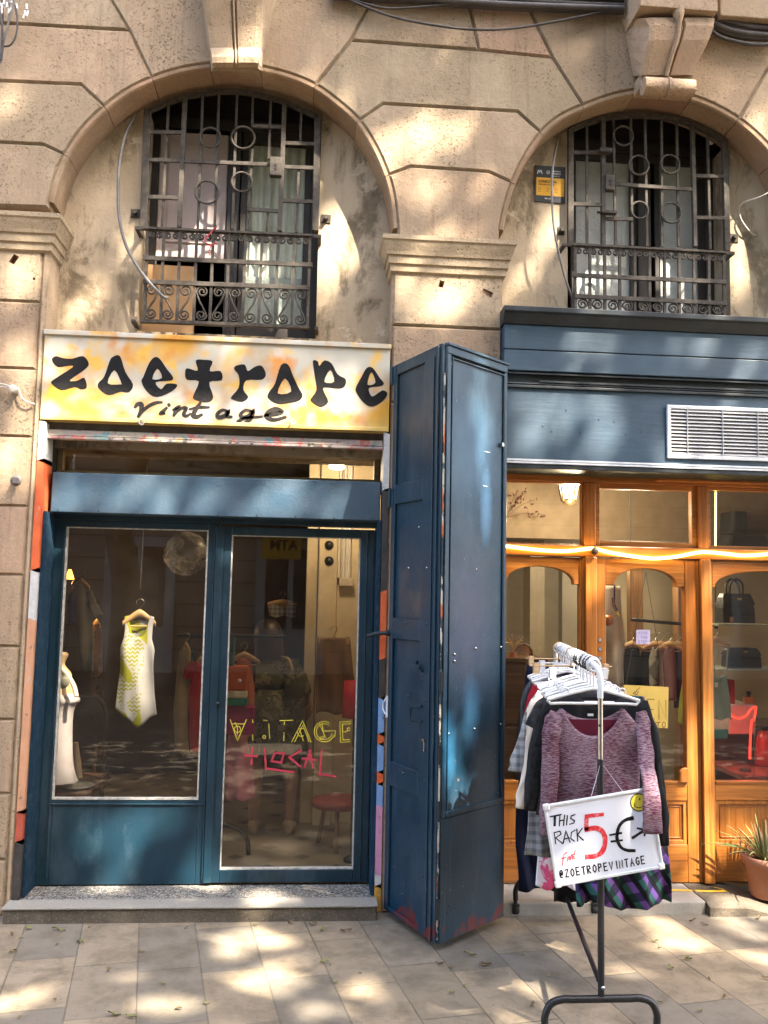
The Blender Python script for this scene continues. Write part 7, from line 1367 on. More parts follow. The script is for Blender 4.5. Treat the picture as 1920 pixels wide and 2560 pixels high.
mb = MB(); mb.lathe(c, [(.02, 0), (.028, .03), (.018, .06), (.02, .065)], 14); mb.build('vase', MT['terra'], pg); mb = MB()
for k in range(22): a_ = R.uniform(-.07, .07); mb.tube(smooth_path([c + Vector((0, 0, .05)), c + Vector((a_*.4, R.uniform(-.02, .02), .12)), c + Vector((a_, R.uniform(-.04, .04), R.uniform(.10, .19)))], 3), .002, 5)
mb.build('foliage', plain('dry_grass', (.46, .33, .17), None, .9), pg)
# clothes rail behind the door
YR2 = .95; r3 = thing('garment_rail', tuple(P(*z6(1000, 960), YR2)), 'dark iron clothes rail hung on ropes behind the pine door', 'clothes rail')
a, b = P(*z6(845, 945), YR2), P(*z6(1360, 990), YR2); mb = MB(); mb.tube([a, b], .011, 9); mb.build('bar', MT['black'], r3)
for x, y0, y1 in ((848, 650, 945), (1350, 760, 985)): a_ = P(*z6(x, y1), YR2); mb = MB(); mb.tube([a_, Vector((a_.x, YR2, 2.5))], .004, 6); mb.build('rope', MT['wire_b'], r3)
RG = [('black_tee', 'black sleeveless top at the left end of the rail behind the pine door', (800, 900), (800, 910), F['black']), ('charcoal_tee', 'charcoal top second along the rail behind the pine door', (905, 960), (890, 965), MI['dkgrey']), ('patterned_tee', 'grey patterned narrow top third along the rail behind the pine door', (960, 1010), (955, 1012), MI['grey']), ('silver_tee', 'pale grey top fourth along the rail behind the pine door', (1000, 1050), (1000, 1050), MI['gauze']), ('mauve_tee', 'mauve top fifth along the rail behind the pine door', (1040, 1110), (1045, 1115), MI['mauve']), ('plum_tee', 'dark plum top at the right end of the rail behind the pine door', (1095, 1155), (1100, 1160), cloth('plum', (.06, .02, .035)))]
for i, (nm, lab, tp, bt, mt) in enumerate(RG):
    Yq = YR2 + .0 + .03*(i % 2); L_ = [(tp[0]+8, 1105), (tp[0]-4, 1180), (bt[0], 1340+25*(i % 3))]; R_ = [(tp[1]-4, 1105), (tp[1]+2, 1180), (bt[1], 1340+25*(i % 3))]
    ig(nm, lab, Yq, z6, L_, R_, 1092, .03, 1380+40*(i % 3), mt, 'wood', MT['wood_pale'], nm.split('_')[1], hw=.085, drop=.035, fold=.008, dp=.03)
ig('lime_dress', 'lime green dress low behind the pine door', .8, z6, [(1165, 1250), (1140, 1400), (1122, 1560)], [(1185, 1250), (1185, 1560)], 1245, 0, 1560, MI['lime2'], None, cat='dress', sag=0)
ig('gauze_curtain', 'pale grey gauze curtain inside the left edge of the pine door', .75, z6, [(640, 745), (640, 1340)], [(785, 745), (800, 1000), (812, 1340)], 745, 0, 1335, MI['gauze'], None, cat='curtain', sag=0, fold=.03)
pt = thing('inner_post', (P(*z6(880, 900), 1.6).x, 1.6, .05), 'brown wooden post standing inside behind the pine door', 'post'); mb = MB(); a, b = P(*z6(850, 800), 1.6).x, P(*z6(920, 800), 1.6).x; mb.box(a, b, 1.6, 1.7, .05, 2.5); mb.build('shaft', MT['wood_mid'], pt, bevel=.006); a, b = P(*z6(1125, 800), 1.6).x, P(*z6(1165, 800), 1.6).x
mb = MB(); mb.box(a, b, 1.6, 1.7, .05, 2.5); tag(mb.build('inner_post', MT['wood_mid'], bevel=.006), 'second brown wooden post inside, at the right edge of the door glass', 'post')
be_ = thing('shop_bell', tuple(P(*z6(765, 930), .42)), 'little brass bell on a blue ribbon and wooden handle inside the pine door', 'bell'); c = P(*z6(765, 905), .42)
mb = MB(); mb.lathe(c, [(.002, .012), (.008, .010), (.011, -.004), (.018, -.016), (.017, -.017), (.001, -.01)], 16); mb.build('dome', plain('brass', (.42, .34, .10), None, .35, .8), be_); mb = MB(); mb.tube([c + Vector((-.004, 0, .01)), P(*z6(745, 870), .42), P(*z6(738, 815), .42)], .007, 8); mb.build('handle', MT['wood_mid'], be_); mb = MB(); mb.tube([P(*z6(750, 740), .42), P(*z6(748, 850), .42), c + Vector((0, -.004, .012))], .005, 6); mb.build('ribbon', cloth('blue_ribbon', (.03, .05, .2)), be_)
c = P(*z6(712, 950), .5); mb = MB(); mb.lathe(c, [(.001, -.035), (.028, -.022), (.032, .005), (.022, .03), (.020, .03), (.028, .004)], 18); tag(mb.build('copper_bowl', plain('copper', (.5, .2, .08), None, .35, .5)), 'small copper bowl hanging inside the left edge of the pine door', 'bowl')
# notes on the door glass
YN = YW2 + .024
def paper(name, pts, mat, lab, cat, th=.0012):
    c = [P(*z6(x, y), YN) for x, y in pts]; t = thing(name, tuple(c[0]), lab, cat); mb = MB(); mb.hexa([p for p in c] + [p + Vector((0, th, 0)) for p in c]); mb.build('sheet', mat, t); return t
nt_ = paper('paper_note', [(878, 1090), (960, 1090), (959, 1006), (880, 1006)], plain('lilac_paper', (.52, .46, .66), None, .8), 'lilac paper note on the door glass reading MIND THE STEP!', 'note')
for i, s_ in enumerate(('MIND', 'THE', 'STEP!')): mb = MB(); q_ = P(*z6(892 + (12 if i == 1 else -2), 1032+26*i), YN); pen_text(mb, s_, q_ + Vector((0, -.0004, 0)), (1, 0, 0), (0, 0, 1), (0, -1, 0), .0135, .0155 if i < 2 else .0145, .0018, .0004); mb.build('lettering', plain('violet_pen', (.12, .08, .22), None, .7), nt_)
os_ = paper('open_sign', [(800, 1575), (1066, 1590), (1070, 1345), (805, 1332)], plain('yellow_card', (.58, .40, .09), (.52, .35, .07), .8), 'yellow card hung inside the door glass, reading OPEN and ABIERTO', 'sign')
mb = MB(); q_ = P(*z6(815, 1530), YN); pen_text(mb, 'OPEN', q_ + Vector((0, -.0005, 0)), (1, 0, -.01), (0, 0, 1), (0, -1, 0), .107, .064, .0032, .0005, .7); q_ = P(*z6(830, 1582), YN); pen_text(mb, 'ABIERTO', q_ + Vector((0, -.0005, 0)), (1, 0, -.01), (0, 0, 1), (0, -1, 0), .03, .0335, .0028, .0005, .7)
mb.ribbon([(0, 0), (.012, .02), (.03, .035)], .003, P(*z6(870, 1385), YN), (1, 0, 0), (0, 0, 1), (0, -1, 0), .0006); mb.ribbon([(0, .0), (-.012, -.012), (.01, -.02), (.018, .0)], .003, P(*z6(872, 1370), YN), (1, 0, 0), (0, 0, 1), (0, -1, 0), .0008); mb.build('lettering', MT['ink'], os_)
top_ = P(*z6(935, 665), YN+.01); 
for x, y in ((815, 1335), (1048, 1345)): mb = MB(); mb.tube([P(*z6(x, y), YN+.001), top_], .0016, 5); mb.build('cord', MT['wire_b'], os_)
# third bay: shelf with bags, tank top, neon, table
YB3 = .75
sh = thing('glass_shelf', tuple(P(*z6(1460, 970), YB3)), 'two glass shelves on cream brackets behind the right arched pane', 'shelf')
for y in (970, 1232): a, b = P(*z6(1330, y), YB3), P(*z6(1640, y), YB3); mb = MB(); mb.box(a.x, b.x+.4, YB3-.08, YB3+.25, a.z-.008, a.z); mb.build('shelf_plate', plain('shelf_edge', (.45, .5, .46), None, .25), sh)
def bag(name, lab, x0, x1, y0, y1, Y, handles, mat):
    t = thing(name, tuple(P(*z6((x0+x1)/2, y1), Y)), lab, 'bag'); a, b = P(*z6(x0, y0), Y), P(*z6(x1, y1), Y); h = a.z-b.z; c = (a.x+b.x)/2; w_ = (b.x-a.x)/2
    mb = MB(); mb.loft([[(c + sx*w_*f, Y + sy*.055*g_, b.z + h*q_) for sx, sy in ((-1, -1), (1, -1), (1, 1), (-1, 1))] for q_, f, g_ in ((0, 1, 1), (.5, .99, .9), (.85, .9, .55), (1, .8, .3))], True, True, True, False); mb.build('body', mat, t, bevel=.008)
    mb = MB(); mb.loft([[(c + sx*w_*f, Y + sy*.062*g_, b.z + h*q_) for sx, sy in ((-1, -1), (1, -1), (1, 1), (-1, 1))] for q_, f, g_ in ((.62, 1.0, .92), (.86, .93, .66), (1.0, .82, .5))], True, True, True, False); mb.build('flap', mat, t, bevel=.006)
    for s in handles: mb = MB(); mb.tube(smooth_path([Vector((c-w_*.45, Y+s*.02, b.z+h*.95)), Vector((c-w_*.40, Y+s*.03, b.z+h*1.35)), Vector((c-w_*.05, Y+s*.03, b.z+h*1.5)), Vector((c+w_*.32, Y+s*.03, b.z+h*1.35)), Vector((c+w_*.38, Y+s*.02, b.z+h*.95))], 5), .007, 7); mb.build('handle', mat, t)
    mb = MB(); mb.box(c-.012, c+.012, Y-.062, Y-.05, b.z+h*.78, b.z+h*.86); mb.build('clasp', plain('gilt_clasp', (.5, .38, .14), None, .3, .8), t); return t
hb = bag('handbag', 'black structured handbag with two handles on the upper glass shelf', 1368, 1562, 790, 966, YB3, (-1, 1), F['leather'])
q_ = P(*z6(1445, 945), YB3-.07); mb = MB(); mb.box(q_.x-.011, q_.x+.011, YB3-.067, YB3-.065, q_.z-.016, q_.z+.016); tag(mb.build('price_tag', MT['card']), 'small kraft price tag dangling from the black handbag', 'tag')
bag('shoulder_bag', 'black leather bag slumped on the lower glass shelf', 1400, 1600, 1110, 1228, YB3, (), F['leather'])
ig('tank_tee', 'sage green strappy tank top on a wooden hanger behind the right arched pane', .52, z6, [(1326, 1290), (1322, 1400), (1318, 1540)], [(1410, 1290), (1428, 1400), (1438, 1540)], 1275, .045, 1535, MI['sage'], None, cat='top', sag=.0)
tk = [o for o in bpy.data.objects if o.name == 'tank_tee'][0]; hanger(tk, .52, .085, .03, MT['wood_pale'], 'wood', P(*z6(1352, 1010), .52).z, P(*z6(1352, 1100), .52).x)
mb = MB(); 
for x0, x1 in ((1335, 1345), (1418, 1405)): mb.tube(smooth_path([P(*z6(x1, 1285), .515), P(*z6((x0+x1)/2+4, 1200), .515), P(*z6(x0 if x0 > 1400 else 1368, 1120), .515)], 4), .0035, 6)
mb.build('strap', MI['sage'], tk); mb = MB(); a, b = P(*z7(1332, 528), .53), P(*z7(1418, 585), .53); mb.box(a.x, b.x, .515, .535, b.z, a.z); mb.build('hem', MI['tealhem'], tk, bevel=.006)
q_ = P(*z6(1352, 1332), .49); mb = MB(); mb.box(q_.x-.010, q_.x+.010, .488, .490, q_.z-.014, q_.z+.014); mb.build('tag', MT['white_pl'], tk)
bx = thing('display_box', tuple(P(*z6(1520, 1520), .8)), 'pinkish white display block under the perfume bottle', 'display block'); a, b = P(*z6(1425, 1448), .8), P(*z7(1590, 560), .8); mb = MB(); mb.box(a.x, b.x, .8, 1.1, b.z, a.z); mb.build('block', plain('pink_white', (.62, .48, .46), None, .6), bx, bevel=.01)
bt = thing('perfume_bottle', tuple(P(*z6(1545, 1448), .85)), 'amber perfume bottle with a black stopper on the display block', 'bottle'); c = P(*z6(1545, 1450), .85); mb = MB(); mb.box(c.x-.03, c.x+.03, .83, .87, c.z, c.z+.05); mb.build('flask', plain('amber_glass', (.62, .26, .06), None, .15), bt, bevel=.006); mb = MB(); mb.lathe((c.x, .85, c.z+.05), [(.009, 0), (.009, .014), (.017, .018), (.015, .034), (.001, .036)], 14); mb.build('stopper', MT['hangb'], bt)
a, b = P(*z6(1422, 1300), .85), P(*z6(1450, 1445), .85); mb = MB(); mb.box(a.x, b.x, .82, .93, b.z, a.z); tag(mb.build('red_box', plain('red_card', (.36, .03, .035), (.28, .02, .03), .6)), 'narrow dark red box standing left of the perfume bottle', 'box')
nl_ = [P(*z6(x, y), .7) for x, y in ((1436, 1498), (1450, 1520), (1490, 1530), (1530, 1515), (1555, 1480), (1582, 1462), (1588, 1475), (1575, 1540))] + [P(*z7(x, y), .7) for x, y in ((1562, 480), (1556, 560), (1553, 640), (1552, 705))]
mb = MB(); mb.tube(smooth_path(nl_, 5), .0065, 9); tag(mb.build('neon_tube', glow('red_neon', (1, .035, .02), .4)), 'red glowing neon tube bent beside the tank top', 'neon light')
bulb('neon_light', P(*z7(1520, 620), .62), .15, (1, .06, .04), .08)
tb_ = thing('low_table', tuple(P(*z7(1560, 800), .7)), 'low table with a glossy reddish top under the neon', 'table'); a = P(*z7(1440, 775), .62); mb = MB(); mb.box(a.x, a.x+.6, .45, .95, a.z-.03, a.z); mb.build('tabletop', plain('reddish_tee', (.30, .08, .07), None, .15), tb_, bevel=.003)  # reddish is the tabletop's own base colour
for x, y in ((a.x+.04, .5), (a.x+.55, .5), (a.x+.04, .9), (a.x+.55, .9)): mb = MB(); mb.box(x-.02, x+.02, y-.02, y+.02, .05, a.z-.03); mb.build('leg', MT['wood_dark'], tb_)
c = P(*z7(1525, 780), .62); mb = MB(); mb.lathe((c.x, .62, a.z), [(.001, .004), (.03, .004), (.034, .008), (.03, .01), (.001, .008)], 20); tag(mb.build('dish', MT['hangb']), 'small black dish lying on the low table under the neon', 'dish')
fe = thing('fire_extinguisher', tuple(P(*z7(1640, 740), .8)), 'red fire extinguisher with a black head standing by the low table', 'fire extinguisher'); c = P(*z7(1645, 740), .8); mb = MB(); mb.lathe(c, [(.06, 0), (.065, .01), (.065, .16), (.045, .2), (.02, .215)], 24); mb.build('cylinder', plain('extinguisher_red', (.40, .015, .015), None, .3), fe); mb = MB(); mb.box(c.x-.02, c.x+.05, .78, .82, c.z+.21, c.z+.24); mb.tube([c + Vector((0, 0, .23)), c + Vector((-.06, 0, .22)), c + Vector((-.075, 0, .1))], .008, 7); mb.build('valve_head', MT['black'], fe)
cb = thing('red_counter', (P(*z7(1500, 640), 1.3).x, 1.3, .05), 'dark red counter at the back of the right shop', 'counter'); a = P(*z7(1340, 530), 1.25); mb = MB(); mb.box(a.x, a.x+1.2, 1.25, 1.6, .05, a.z); mb.build('front_panel', plain('oxblood', (.15, .02, .018), None, .5), cb); mb = MB(); mb.box(a.x-.02, a.x+1.22, 1.23, 1.62, a.z, a.z+.03); mb.build('worktop', MT['wood_dark'], cb)
for i, (x0, x1, y0, y1) in enumerate(((1400, 1510, 310, 440), (1370, 1640, 450, 530))):
    a, b = P(*z6(x0, y0), 1.2), P(*z6(x1, y1), 1.2); mb = MB(); mb.loft([[(a.x+(b.x-a.x)*f*1.0, 1.2 + sy*.1, b.z + (a.z-b.z)*q_) for f, sy in ((.02+.08*q_, -1), (.98-.08*q_, -1), (.98-.08*q_, 1), (.02+.08*q_, 1))] for q_ in (0, .3, .7, 1)], True, True, True, False)
    tag(mb.build('travel_bag', F['leather'], bevel=.02), ('upright dark bag' if i == 0 else 'wide dark travel bag') + ' stored on the high shelf behind the right transom', 'bag')
a, b = P(*z6(1310, 532), 1.1), P(*z6(1650, 532), 1.1); mb = MB(); mb.box(a.x, b.x+.3, 1.08, 1.4, a.z-.03, a.z); tag(mb.build('high_shelf', MT['wood_mid']), 'high wooden shelf carrying the dark travel bags', 'shelf')
q0, q1 = P(*z6(1350, 190), .45), P(*z6(1348, 525), .45); mb = MB(); mb.tube([q0, q1], .0045, 7); tag(mb.build('light_string', MT['rope']), 'straight yellow light string hanging behind the right transom', 'light string')
# ================================================================== STREET TREES (the shade falling on the fronts)
# sunlit gaps between the boughs, as spots on the wall (x, z) and on the pavement (x, y), each with radii and tilt
def spot(v, x, y, rx, ry, Y=0.0, ang=0): p = P(*v(x, y), Y); s = (Y+4.62)/FPX/(v(1, 0)[0]-v(0, 0)[0])**-1; return ('w', p.x, p.z, rx*s, ry*s, math.radians(ang), Y)
def gspot(v, x, y, rx, ry):
    rx, ry = rx*.72, ry*.72; p = G(*v(x, y)); a = G(*v(x+rx, y)); b = G(*v(x, y-ry)); return ('g', p.x, p.y, (a-p).length, (b-p).length, 0, 0)
SP = [spot(z1, 90, 440, 100, 26, 0), spot(z1, 385, 455, 26, 22, 0), spot(z2, 200, 560, 150, 100, 0, 20), spot(z2, 400, 560, 110, 60, 0, 40), spot(z2, 250, 790, 130, 80, 0), spot(z2, 480, 760, 60, 70, 0), spot(z2, 160, 1200, 60, 110, 0), spot(z2, 350, 1010, 150, 50, 0, 10), spot(z2, 330, 1240, 170, 90, 0, 30),
 spot(zJ, 250, 700, 200, 110, 0), spot(zJ, 220, 980, 200, 130, 0, 30), spot(zJ, 540, 900, 80, 220, .1), spot(zJ, 950, 1120, 200, 150, .2, 20), spot(zJ, 660, 1290, 90, 80, .2), spot(zJ, 1350, 480, 70, 320, .2, 10), spot(zJ, 1390, 1160, 60, 160, .2), spot(zJ, 200, 1560, 110, 160, 0, 30), spot(zA, 130, 650, 100, 80, 0), spot(zA, 180, 900, 90, 120, 0), spot(zA, 100, 1180, 110, 90, 0), spot(zA, 260, 1110, 50, 110, 0), spot(zA, 90, 1420, 110, 90, 0),
 spot(z1, 700, 830, 60, 130, .2), spot(z1, 760, 960, 90, 100, .4), spot(z1, 860, 1000, 120, 70, .4), spot(z1, 1150, 900, 130, 90, .3), spot(z1, 1400, 1000, 100, 190, .2, -10), spot(z1, 1340, 1130, 70, 200, .2), spot(z1, 900, 1200, 330, 40, .1), spot(z1, 700, 1230, 110, 60, .1), spot(z1, 1080, 1130, 200, 40, .1),
 spot(zF, 330, 780, 60, 190, .2), spot(zF, 120, 880, 90, 130, .2, 20), spot(zF, 700, 740, 330, 60, .2), spot(zF, 600, 900, 160, 80, .3), spot(zF, 1250, 760, 140, 150, .2), spot(zF, 1000, 940, 400, 60, .15), spot(zF, 1480, 850, 90, 190, .2, -20), spot(zF, 1600, 1100, 90, 100, .2), spot(zF, 1420, 1200, 60, 150, .2), spot(zF, 850, 1260, 460, 70, .1), spot(zF, 60, 1150, 60, 120, .2),
 spot(z3, 330, 330, 170, 70, 0, 25), spot(z3, 600, 390, 140, 60, 0), spot(z3, 800, 400, 170, 60, 0), spot(z3, 1000, 380, 150, 60, 0), spot(z3, 1330, 330, 170, 90, 0, 30), spot(z3, 1200, 140, 130, 60, 0), spot(z3, 950, 110, 70, 50, 0), spot(z3, 240, 190, 50, 90, 0), spot(z3, 1500, 420, 90, 50, 0), spot(z3, 900, 490, 650, 26, .04), spot(z3, 190, 550, 30, 120, 0),
 spot(z3, 300, 720, 74, 93, .07, 30), spot(z3, 480, 740, 70, 83, .07, 40), spot(z3, 660, 760, 46, 62, .07, 40), spot(z3, 740, 690, 39, 41, .07), spot(z3, 900, 740, 55, 83, .07), spot(z3, 1060, 760, 70, 72, .07), spot(z3, 1190, 750, 62, 93, .07), spot(z3, 1370, 760, 55, 93, .07), spot(z4, 560, 30, 300, 16, .2), spot(z4, 1170, 48, 90, 14, .2),
 spot(z4, 180, 90, 40, 90, .15), spot(z4, 190, 300, 30, 60, .15), spot(z4, 880, 130, 30, 60, .2), spot(z4, 720, 1240, 70, 80, .2, 40), spot(z4, 510, 1350, 55, 75, .2, 20), spot(z4, 360, 1300, 70, 60, .2, 30), spot(z4, 820, 1480, 110, 60, .2), spot(z4, 600, 1250, 40, 50, .2),
 spot(z5, 880, 90, 75, 60, -.06, 30), spot(z5, 980, 70, 60, 60, -.06), spot(z5, 1330, 90, 80, 75, -.06), spot(z5, 1430, 110, 50, 55, -.06), spot(z5, 1590, 170, 50, 90, -.06), spot(z5, 640, 330, 50, 50, -.03), spot(z5, 760, 430, 130, 70, -.03, 30), spot(z5, 850, 330, 90, 60, -.03), spot(z5, 640, 510, 90, 70, -.03), spot(z5, 960, 440, 50, 80, -.03, 20), spot(z5, 1000, 320, 45, 60, -.03), spot(z5, 970, 540, 50, 45, -.03), spot(z5, 1230, 560, 50, 60, -.03), spot(z5, 1510, 340, 40, 22, -.03), spot(z5, 1040, 460, 34, 45, -.03),
 spot(z5, 470, 170, 70, 90, -.35), spot(z5, 540, 330, 40, 90, -.3), spot(z5, 470, 440, 90, 40, -.3), spot(z5, 470, 640, 60, 120, -.3), spot(zD, 680, 1050, 20, 200, -.4),
 spot(z7, 1230, 900, 60, 330, .2), spot(z7, 1290, 500, 60, 200, .2), spot(z7, 1300, 1200, 60, 200, .2), spot(z7, 1500, 1150, 100, 120, .2), spot(z6, 1280, 900, 60, 200, .2), spot(z6, 900, 540, 200, 60, .2), spot(z6, 600, 750, 50, 150, .2), spot(z6, 320, 590, 150, 50, .2), spot(z7, 300, 300, 120, 140, -.7), spot(z7, 560, 150, 120, 90, -1.0),
 spot(zL, 700, 900, 170, 330, .34), spot(zL, 720, 1350, 150, 230, .34), spot(zL, 120, 1250, 130, 330, .47), spot(zL, 110, 1750, 130, 300, .47), gspot(zG, 60, 470, 110, 60), gspot(zG, 160, 400, 90, 40), gspot(zG, 760, 470, 200, 50), gspot(zG, 600, 470, 120, 40), gspot(zG, 1080, 190, 180, 70), gspot(zG, 1000, 240, 130, 60), gspot(zG, 1170, 350, 140, 90), gspot(zG, 1080, 360, 90, 70), gspot(zG, 1230, 200, 90, 30), gspot(zG, 560, 340, 90, 18), gspot(zG, 1560, 400, 120, 60), gspot(zG, 1400, 500, 160, 30), gspot(zG, 430, 20, 120, 30), gspot(zG, 870, 10, 110, 30), gspot(zG, 1480, 20, 70, 40), gspot(zG, 1100, 60, 120, 50),
 gspot(zH, 460, 460, 90, 40), gspot(zH, 560, 600, 120, 60), gspot(zH, 720, 290, 50, 28), gspot(zH, 640, 480, 70, 50), gspot(zH, 1120, 300, 110, 30), gspot(zH, 1320, 270, 180, 60), gspot(zH, 1520, 230, 140, 60), gspot(zH, 1180, 180, 120, 40), gspot(zH, 1620, 340, 90, 50), gspot(zH, 1580, 460, 130, 40), gspot(zH, 300, 540, 90, 30), gspot(zH, 1060, 400, 110, 30), gspot(zH, 1450, 130, 120, 50), gspot(zH, 1600, 120, 120, 60), gspot(zH, 1330, 590, 200, 30)]
SDIR = Vector((SUN.x/-SUN.y, -1, SUN.z/-SUN.y))        # towards the sun, one metre out from the wall
def in_gap(L):
    for k_, a, b, rx, ry, an, Y in SP:
        if k_ == 'w':
            q_ = L - SDIR*(Y - L.y)*-1 if False else L + SDIR*(L.y - Y)      # slide down the ray until y = Y
            du, dv = q_.x-a, q_.z-b
        else:
            f = L.z/SDIR.z; q_ = L - SDIR*f; du, dv = q_.x-a, q_.y-b
        c_, s_ = math.cos(an), math.sin(an); du, dv = (du*c_+dv*s_)/(rx+.03), (-du*s_+dv*c_)/(ry+.03)
        if du*du+dv*dv < 1: return True
    return False
MT['bark'] = plain('plane_tree_bark', (.26, .22, .16), (.14, .12, .085), .9, 0, 5, .5, 30)
def leafmat():
    t = NT('plane_tree_leaf'); c = t.mix(t.noise(2.5, 3), (.06, .11, .025), (.10, .15, .035)); m_ = t.fin(c, .5)
    tl = t.node('ShaderNodeBsdfTranslucent'); tl.inputs[0].default_value = (.14, .20, .03, 1); mx = t.node('ShaderNodeMixShader'); mx.inputs[0].default_value = .25
    t.l.new(t.bsdf.outputs[0], mx.inputs[1]); t.l.new(tl.outputs[0], mx.inputs[2]); t.l.new(mx.outputs[0], t.out.inputs[0]); return m_
MT['leaf'] = leafmat()
RT = random.Random(11)
def leaf(mb, c, s):
    n = Vector((RT.gauss(0, .6), RT.gauss(0, .6), RT.gauss(0, .6)+.7)).normalized(); u = n.orthogonal().normalized(); a = RT.uniform(0, 6.28); u = (u*math.cos(a) + n.cross(u)*math.sin(a)); v_ = n.cross(u)
    mb.add([c - v_*s*.5, c + u*s*.45 - v_*s*.15 + n*s*.06, c + u*s*.25 + v_*s*.35, c + v_*s*.6 - n*s*.05, c - u*s*.25 + v_*s*.35, c - u*s*.45 - v_*s*.15 + n*s*.06], [(0, 1, 2, 3), (0, 3, 4, 5)])
def tree(name, base, label, fork, limbs, leaves):
    t = thing(name, tuple(base), label, 'tree', None); b = Vector(base)
    mb = MB(); mb.tube(smooth_path([b + Vector((0, 0, -.2)), b + Vector((.05, .02, 1.5)), b + Vector((-.04, .05, 3.2)), Vector(fork)], 5), lambda f: .24 - .09*f, 14)
    for tip in limbs:
        f = Vector(fork); tp = Vector(tip); m_ = f.lerp(tp, .5) + Vector((RT.uniform(-.3, .3), RT.uniform(-.3, .3), .4)); mb.tube(smooth_path([f - Vector((0, 0, .2)), m_, tp], 6), lambda q_: .11*(1-q_)**.8 + .012, 8)
        for k in range(5):
            s0 = f.lerp(tp, RT.uniform(.4, .95)); e_ = s0 + Vector((RT.uniform(-1, 1), RT.uniform(-1, 1), RT.uniform(-.2, .9))); mb.tube(smooth_path([s0, s0.lerp(e_, .5) + Vector((0, 0, .12)), e_], 4), lambda q_: .022*(1-q_) + .004, 6)
    mb.build('trunk', MT['bark'], t)
    mb = MB()
    for c, s in leaves: leaf(mb, c, s)
    mb.build('crown', MT['leaf'], t); return t
LA, LB = [], []
n_ = 0
while n_ < 18500:
    # a shaded place on wall or pavement, and the leaf that shades it
    if RT.random() < .6: g_ = Vector((RT.uniform(-2.3, 3.4), 0, RT.uniform(0, 5.6)))
    else: g_ = Vector((RT.uniform(-2.4, 3.2), RT.uniform(-2.2, 0), 0))
    k = RT.uniform(5.2, 8.6); L = g_ + SDIR*k
    if L.z < 3.6: continue
    if not in_gap(L): (LA if L.x < 4.4 else LB).append((L, RT.uniform(.12, .19)))
    n_ += 1
n_ = 0
while n_ < 11000:
    g_ = Vector((RT.uniform(-5, 6), RT.uniform(-9.2, -2.0), 0)); k = RT.uniform(2.6, 4.4); L = g_ + SDIR*k
    n_ += 1
    if L.y < -12.4 or noise.noise(Vector((g_.x*1.3, g_.y*1.3, 5))) > .42 or in_gap(L): continue
    (LA if L.x < 4.4 else LB).append((L, RT.uniform(.14, .22)))
for _ in range(4500):
    a = Vector((RT.uniform(-3, 11), RT.uniform(-8.6, -4.0), RT.uniform(6, 13)))
    hitw = a + SDIR*a.y
    if (-2.3 < hitw.x < 3.5 and 0 < hitw.z < 5.7) or in_gap(a): continue
    gg = a - SDIR*(a.z/SDIR.z)
    if -2.5 < gg.x < 3.3 and -2.3 < gg.y < .2: continue
    if (a - Vector((a.x, -6, 9.3))).length < 3 and RT.random() < .8: (LA if a.x < 4.4 else LB).append((a, RT.uniform(.13, .2)))
tree('plane_tree', (-2.6, -7.6, 0), 'tall plane tree by the kerb with its crown over the pavement', (-1.2, -7.2, 6.2), [(2.5, -5.6, 11.0), (4.2, -6.6, 13.5), (2.6, -7.8, 14.5), (-2.0, -7.4, 12.0), (3.0, -5.2, 9.6)], LA)
tree('plane_tree', (8.8, -7.9, 0), 'tall plane tree by the kerb, further up the street', (7.6, -7.4, 6.4), [(5.4, -5.6, 10.0), (6.4, -6.4, 12.5), (5.6, -7.8, 15.0), (9.5, -6.8, 11.0), (8.0, -7.0, 13.6)], LB)
# ================================================================== ACROSS THE STREET
MT['opp'] = plain('opposite_render', (.36, .29, .21), (.27, .215, .155), .9, 0, .8, .3, 12); MT['opp_win'] = plain('opposite_window', (.05, .05, .055), None, .2); MT['opp_white'] = plain('opposite_white_door', (.42, .41, .38), None, .6); MT['atm'] = plain('bank_yellow', (.62, .36, .03), None, .5)
op = thing('opposite_building', (0, -13, 0), 'ochre rendered building across the street with white doors and a yellow cash machine sign', 'building')
mb = MB(); mb.box(-16, 16, -18, -13, 0, 12.5); mb.build('wall', MT['opp'], op)
mb = MB()
for k in range(12): mb.box(-16, 16, -13.0, -12.985, .45*k, .45*k+.02)
mb.build('courses', MT['opp_win'], op)
for i, x in enumerate((-9, -6.2, -3.4, -.4, 2.6, 5.4, 8.4)):
    mb = MB(); mb.box(x-.7, x+.7, -13, -12.93, 0, 2.7); d_ = mb.build('door', MT['opp_white'] if i in (2, 3, 6) else MT['wood_dark'], op)
    mb = MB(); mb.box(x-.5, x-.06, -12.935, -12.92, .9, 2.5); mb.box(x+.06, x+.5, -12.935, -12.92, .9, 2.5); mb.build('pane', MT['opp_win'], d_)
    for z_ in (5.2, 8.6): 
        mb = MB(); mb.box(x-.55, x+.55, -13, -12.95, z_, z_+2.1); mb.build('window', MT['opp_win'], op)
        mb = MB(); mb.box(x-.9, x+.9, -13, -12.5, z_-.25, z_-.1); mb.build('balcony', MT['opp'], op)
mb = MB(); mb.box(-1.9, 1.5, -13, -12.86, 2.95, 3.35); s_ = mb.build('bank_sign', MT['atm'], op); mb = MB(); text_mesh(mb, 'Caixer·ATM·Cajero', (1.35, -12.858, 3.06), (-1, 0, 0), (0, 0, 1), (0, 1, 0), .3, off=.004); mb.build('lettering', MT['ink'], s_)
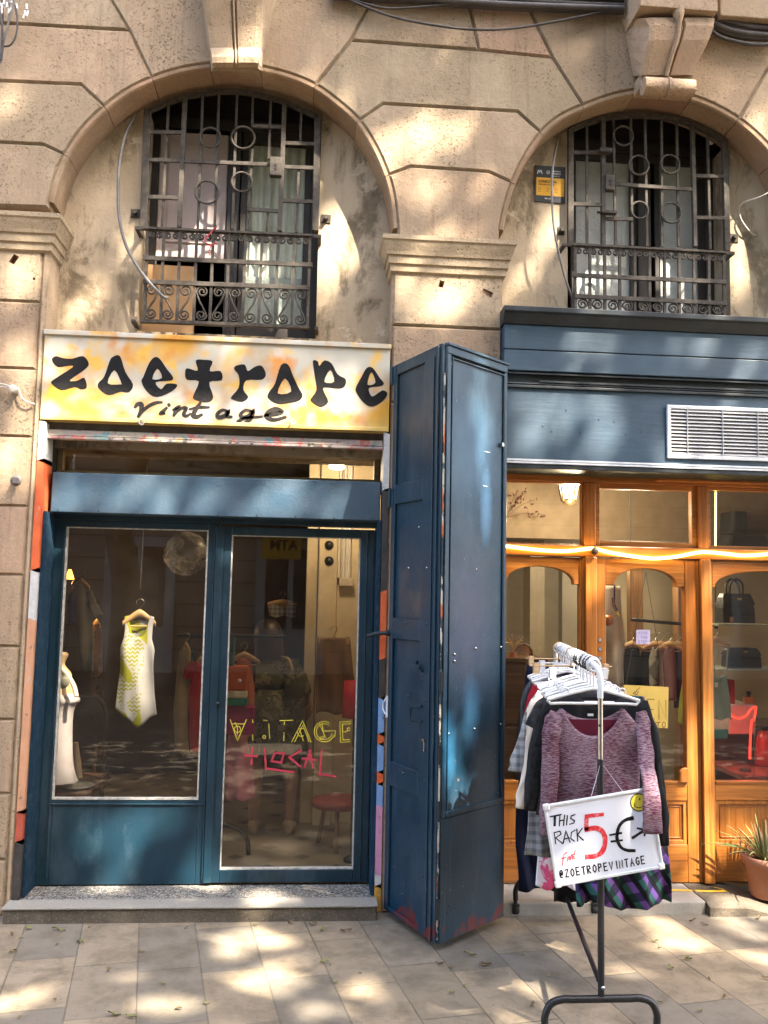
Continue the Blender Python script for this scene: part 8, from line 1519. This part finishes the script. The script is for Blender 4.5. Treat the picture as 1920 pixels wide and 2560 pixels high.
mb = MB(); mb.box(-1.0, -.2, -13, -12.84, 2.3, 2.9); s_ = mb.build('bank_sign', MT['atm'], op); mb = MB(); text_mesh(mb, 'ATM', (-.28, -12.838, 2.5), (-1, 0, 0), (0, 0, 1), (0, 1, 0), .27, off=.008); mb.build('lettering', MT['ink'], s_)
# fallen leaves and scraps
lf_me = None; RL = random.Random(5)
spots = [zG(*p) for p in ((122, 145), (240, 150), (268, 155), (90, 185), (345, 205), (55, 245), (247, 215), (50, 172), (470, 328), (235, 455), (85, 530), (770, 495), (892, 472), (1400, 292), (1425, 300), (1555, 338), (1450, 382), (1100, 130), (1255, 122), (1350, 128), (1480, 158), (1510, 150), (805, 142), (385, 140), (1390, 150), (700, 385), (490, 522), (565, 530), (610, 245))] + [zH(*p) for p in ((370, 330), (440, 370), (452, 366), (428, 374), (290, 382), (240, 370), (640, 550), (1052, 137), (1170, 270), (1190, 298), (1240, 386), (1310, 345), (1316, 348), (1335, 180), (1385, 198), (1405, 434), (1470, 512), (1620, 170), (1650, 430), (1365, 572), (715, 422), (295, 494), (350, 462), (1190, 535), (600, 330))]
for i, (x, y) in enumerate(spots):
    g_ = G(x, y); 
    if lf_me is None or i % 6 == 0:
        mb = MB(); L_ = RL.uniform(.012, .022); rows = []
        for j in range(6):
            f = j/5; w_ = .0075*math.sin(PI*(f*.9+.05)); z_ = .004 + .006*math.sin(f*3+i)**2; rows.append([Vector(((f-.5)*2*L_, -w_, z_+.004)), Vector(((f-.5)*2*L_, 0, z_)), Vector(((f-.5)*2*L_, w_, z_+.005))])
        mb.loft(rows, False); lf_me = mb.build('fallen_leaf', MT['leaf_dry'] if i % 12 else plain('fallen_green_leaf', (.16, .16, .04), None, .7)); o_ = lf_me
    else: o_ = lf_me.copy(); COL.objects.link(o_)
    o_.location = (g_.x, min(g_.y, -.13) if g_.x < .4 else g_.y, .001); o_.rotation_euler = (RL.uniform(-.2, .2), RL.uniform(-.2, .2), RL.uniform(0, 6.28)); sc_ = RL.uniform(.6, 1.25); o_.scale = (sc_, sc_, sc_)
    tag(o_, 'small dry leaf fallen on the grey paving slabs', 'leaf', 'dry leaves scattered on the paving')
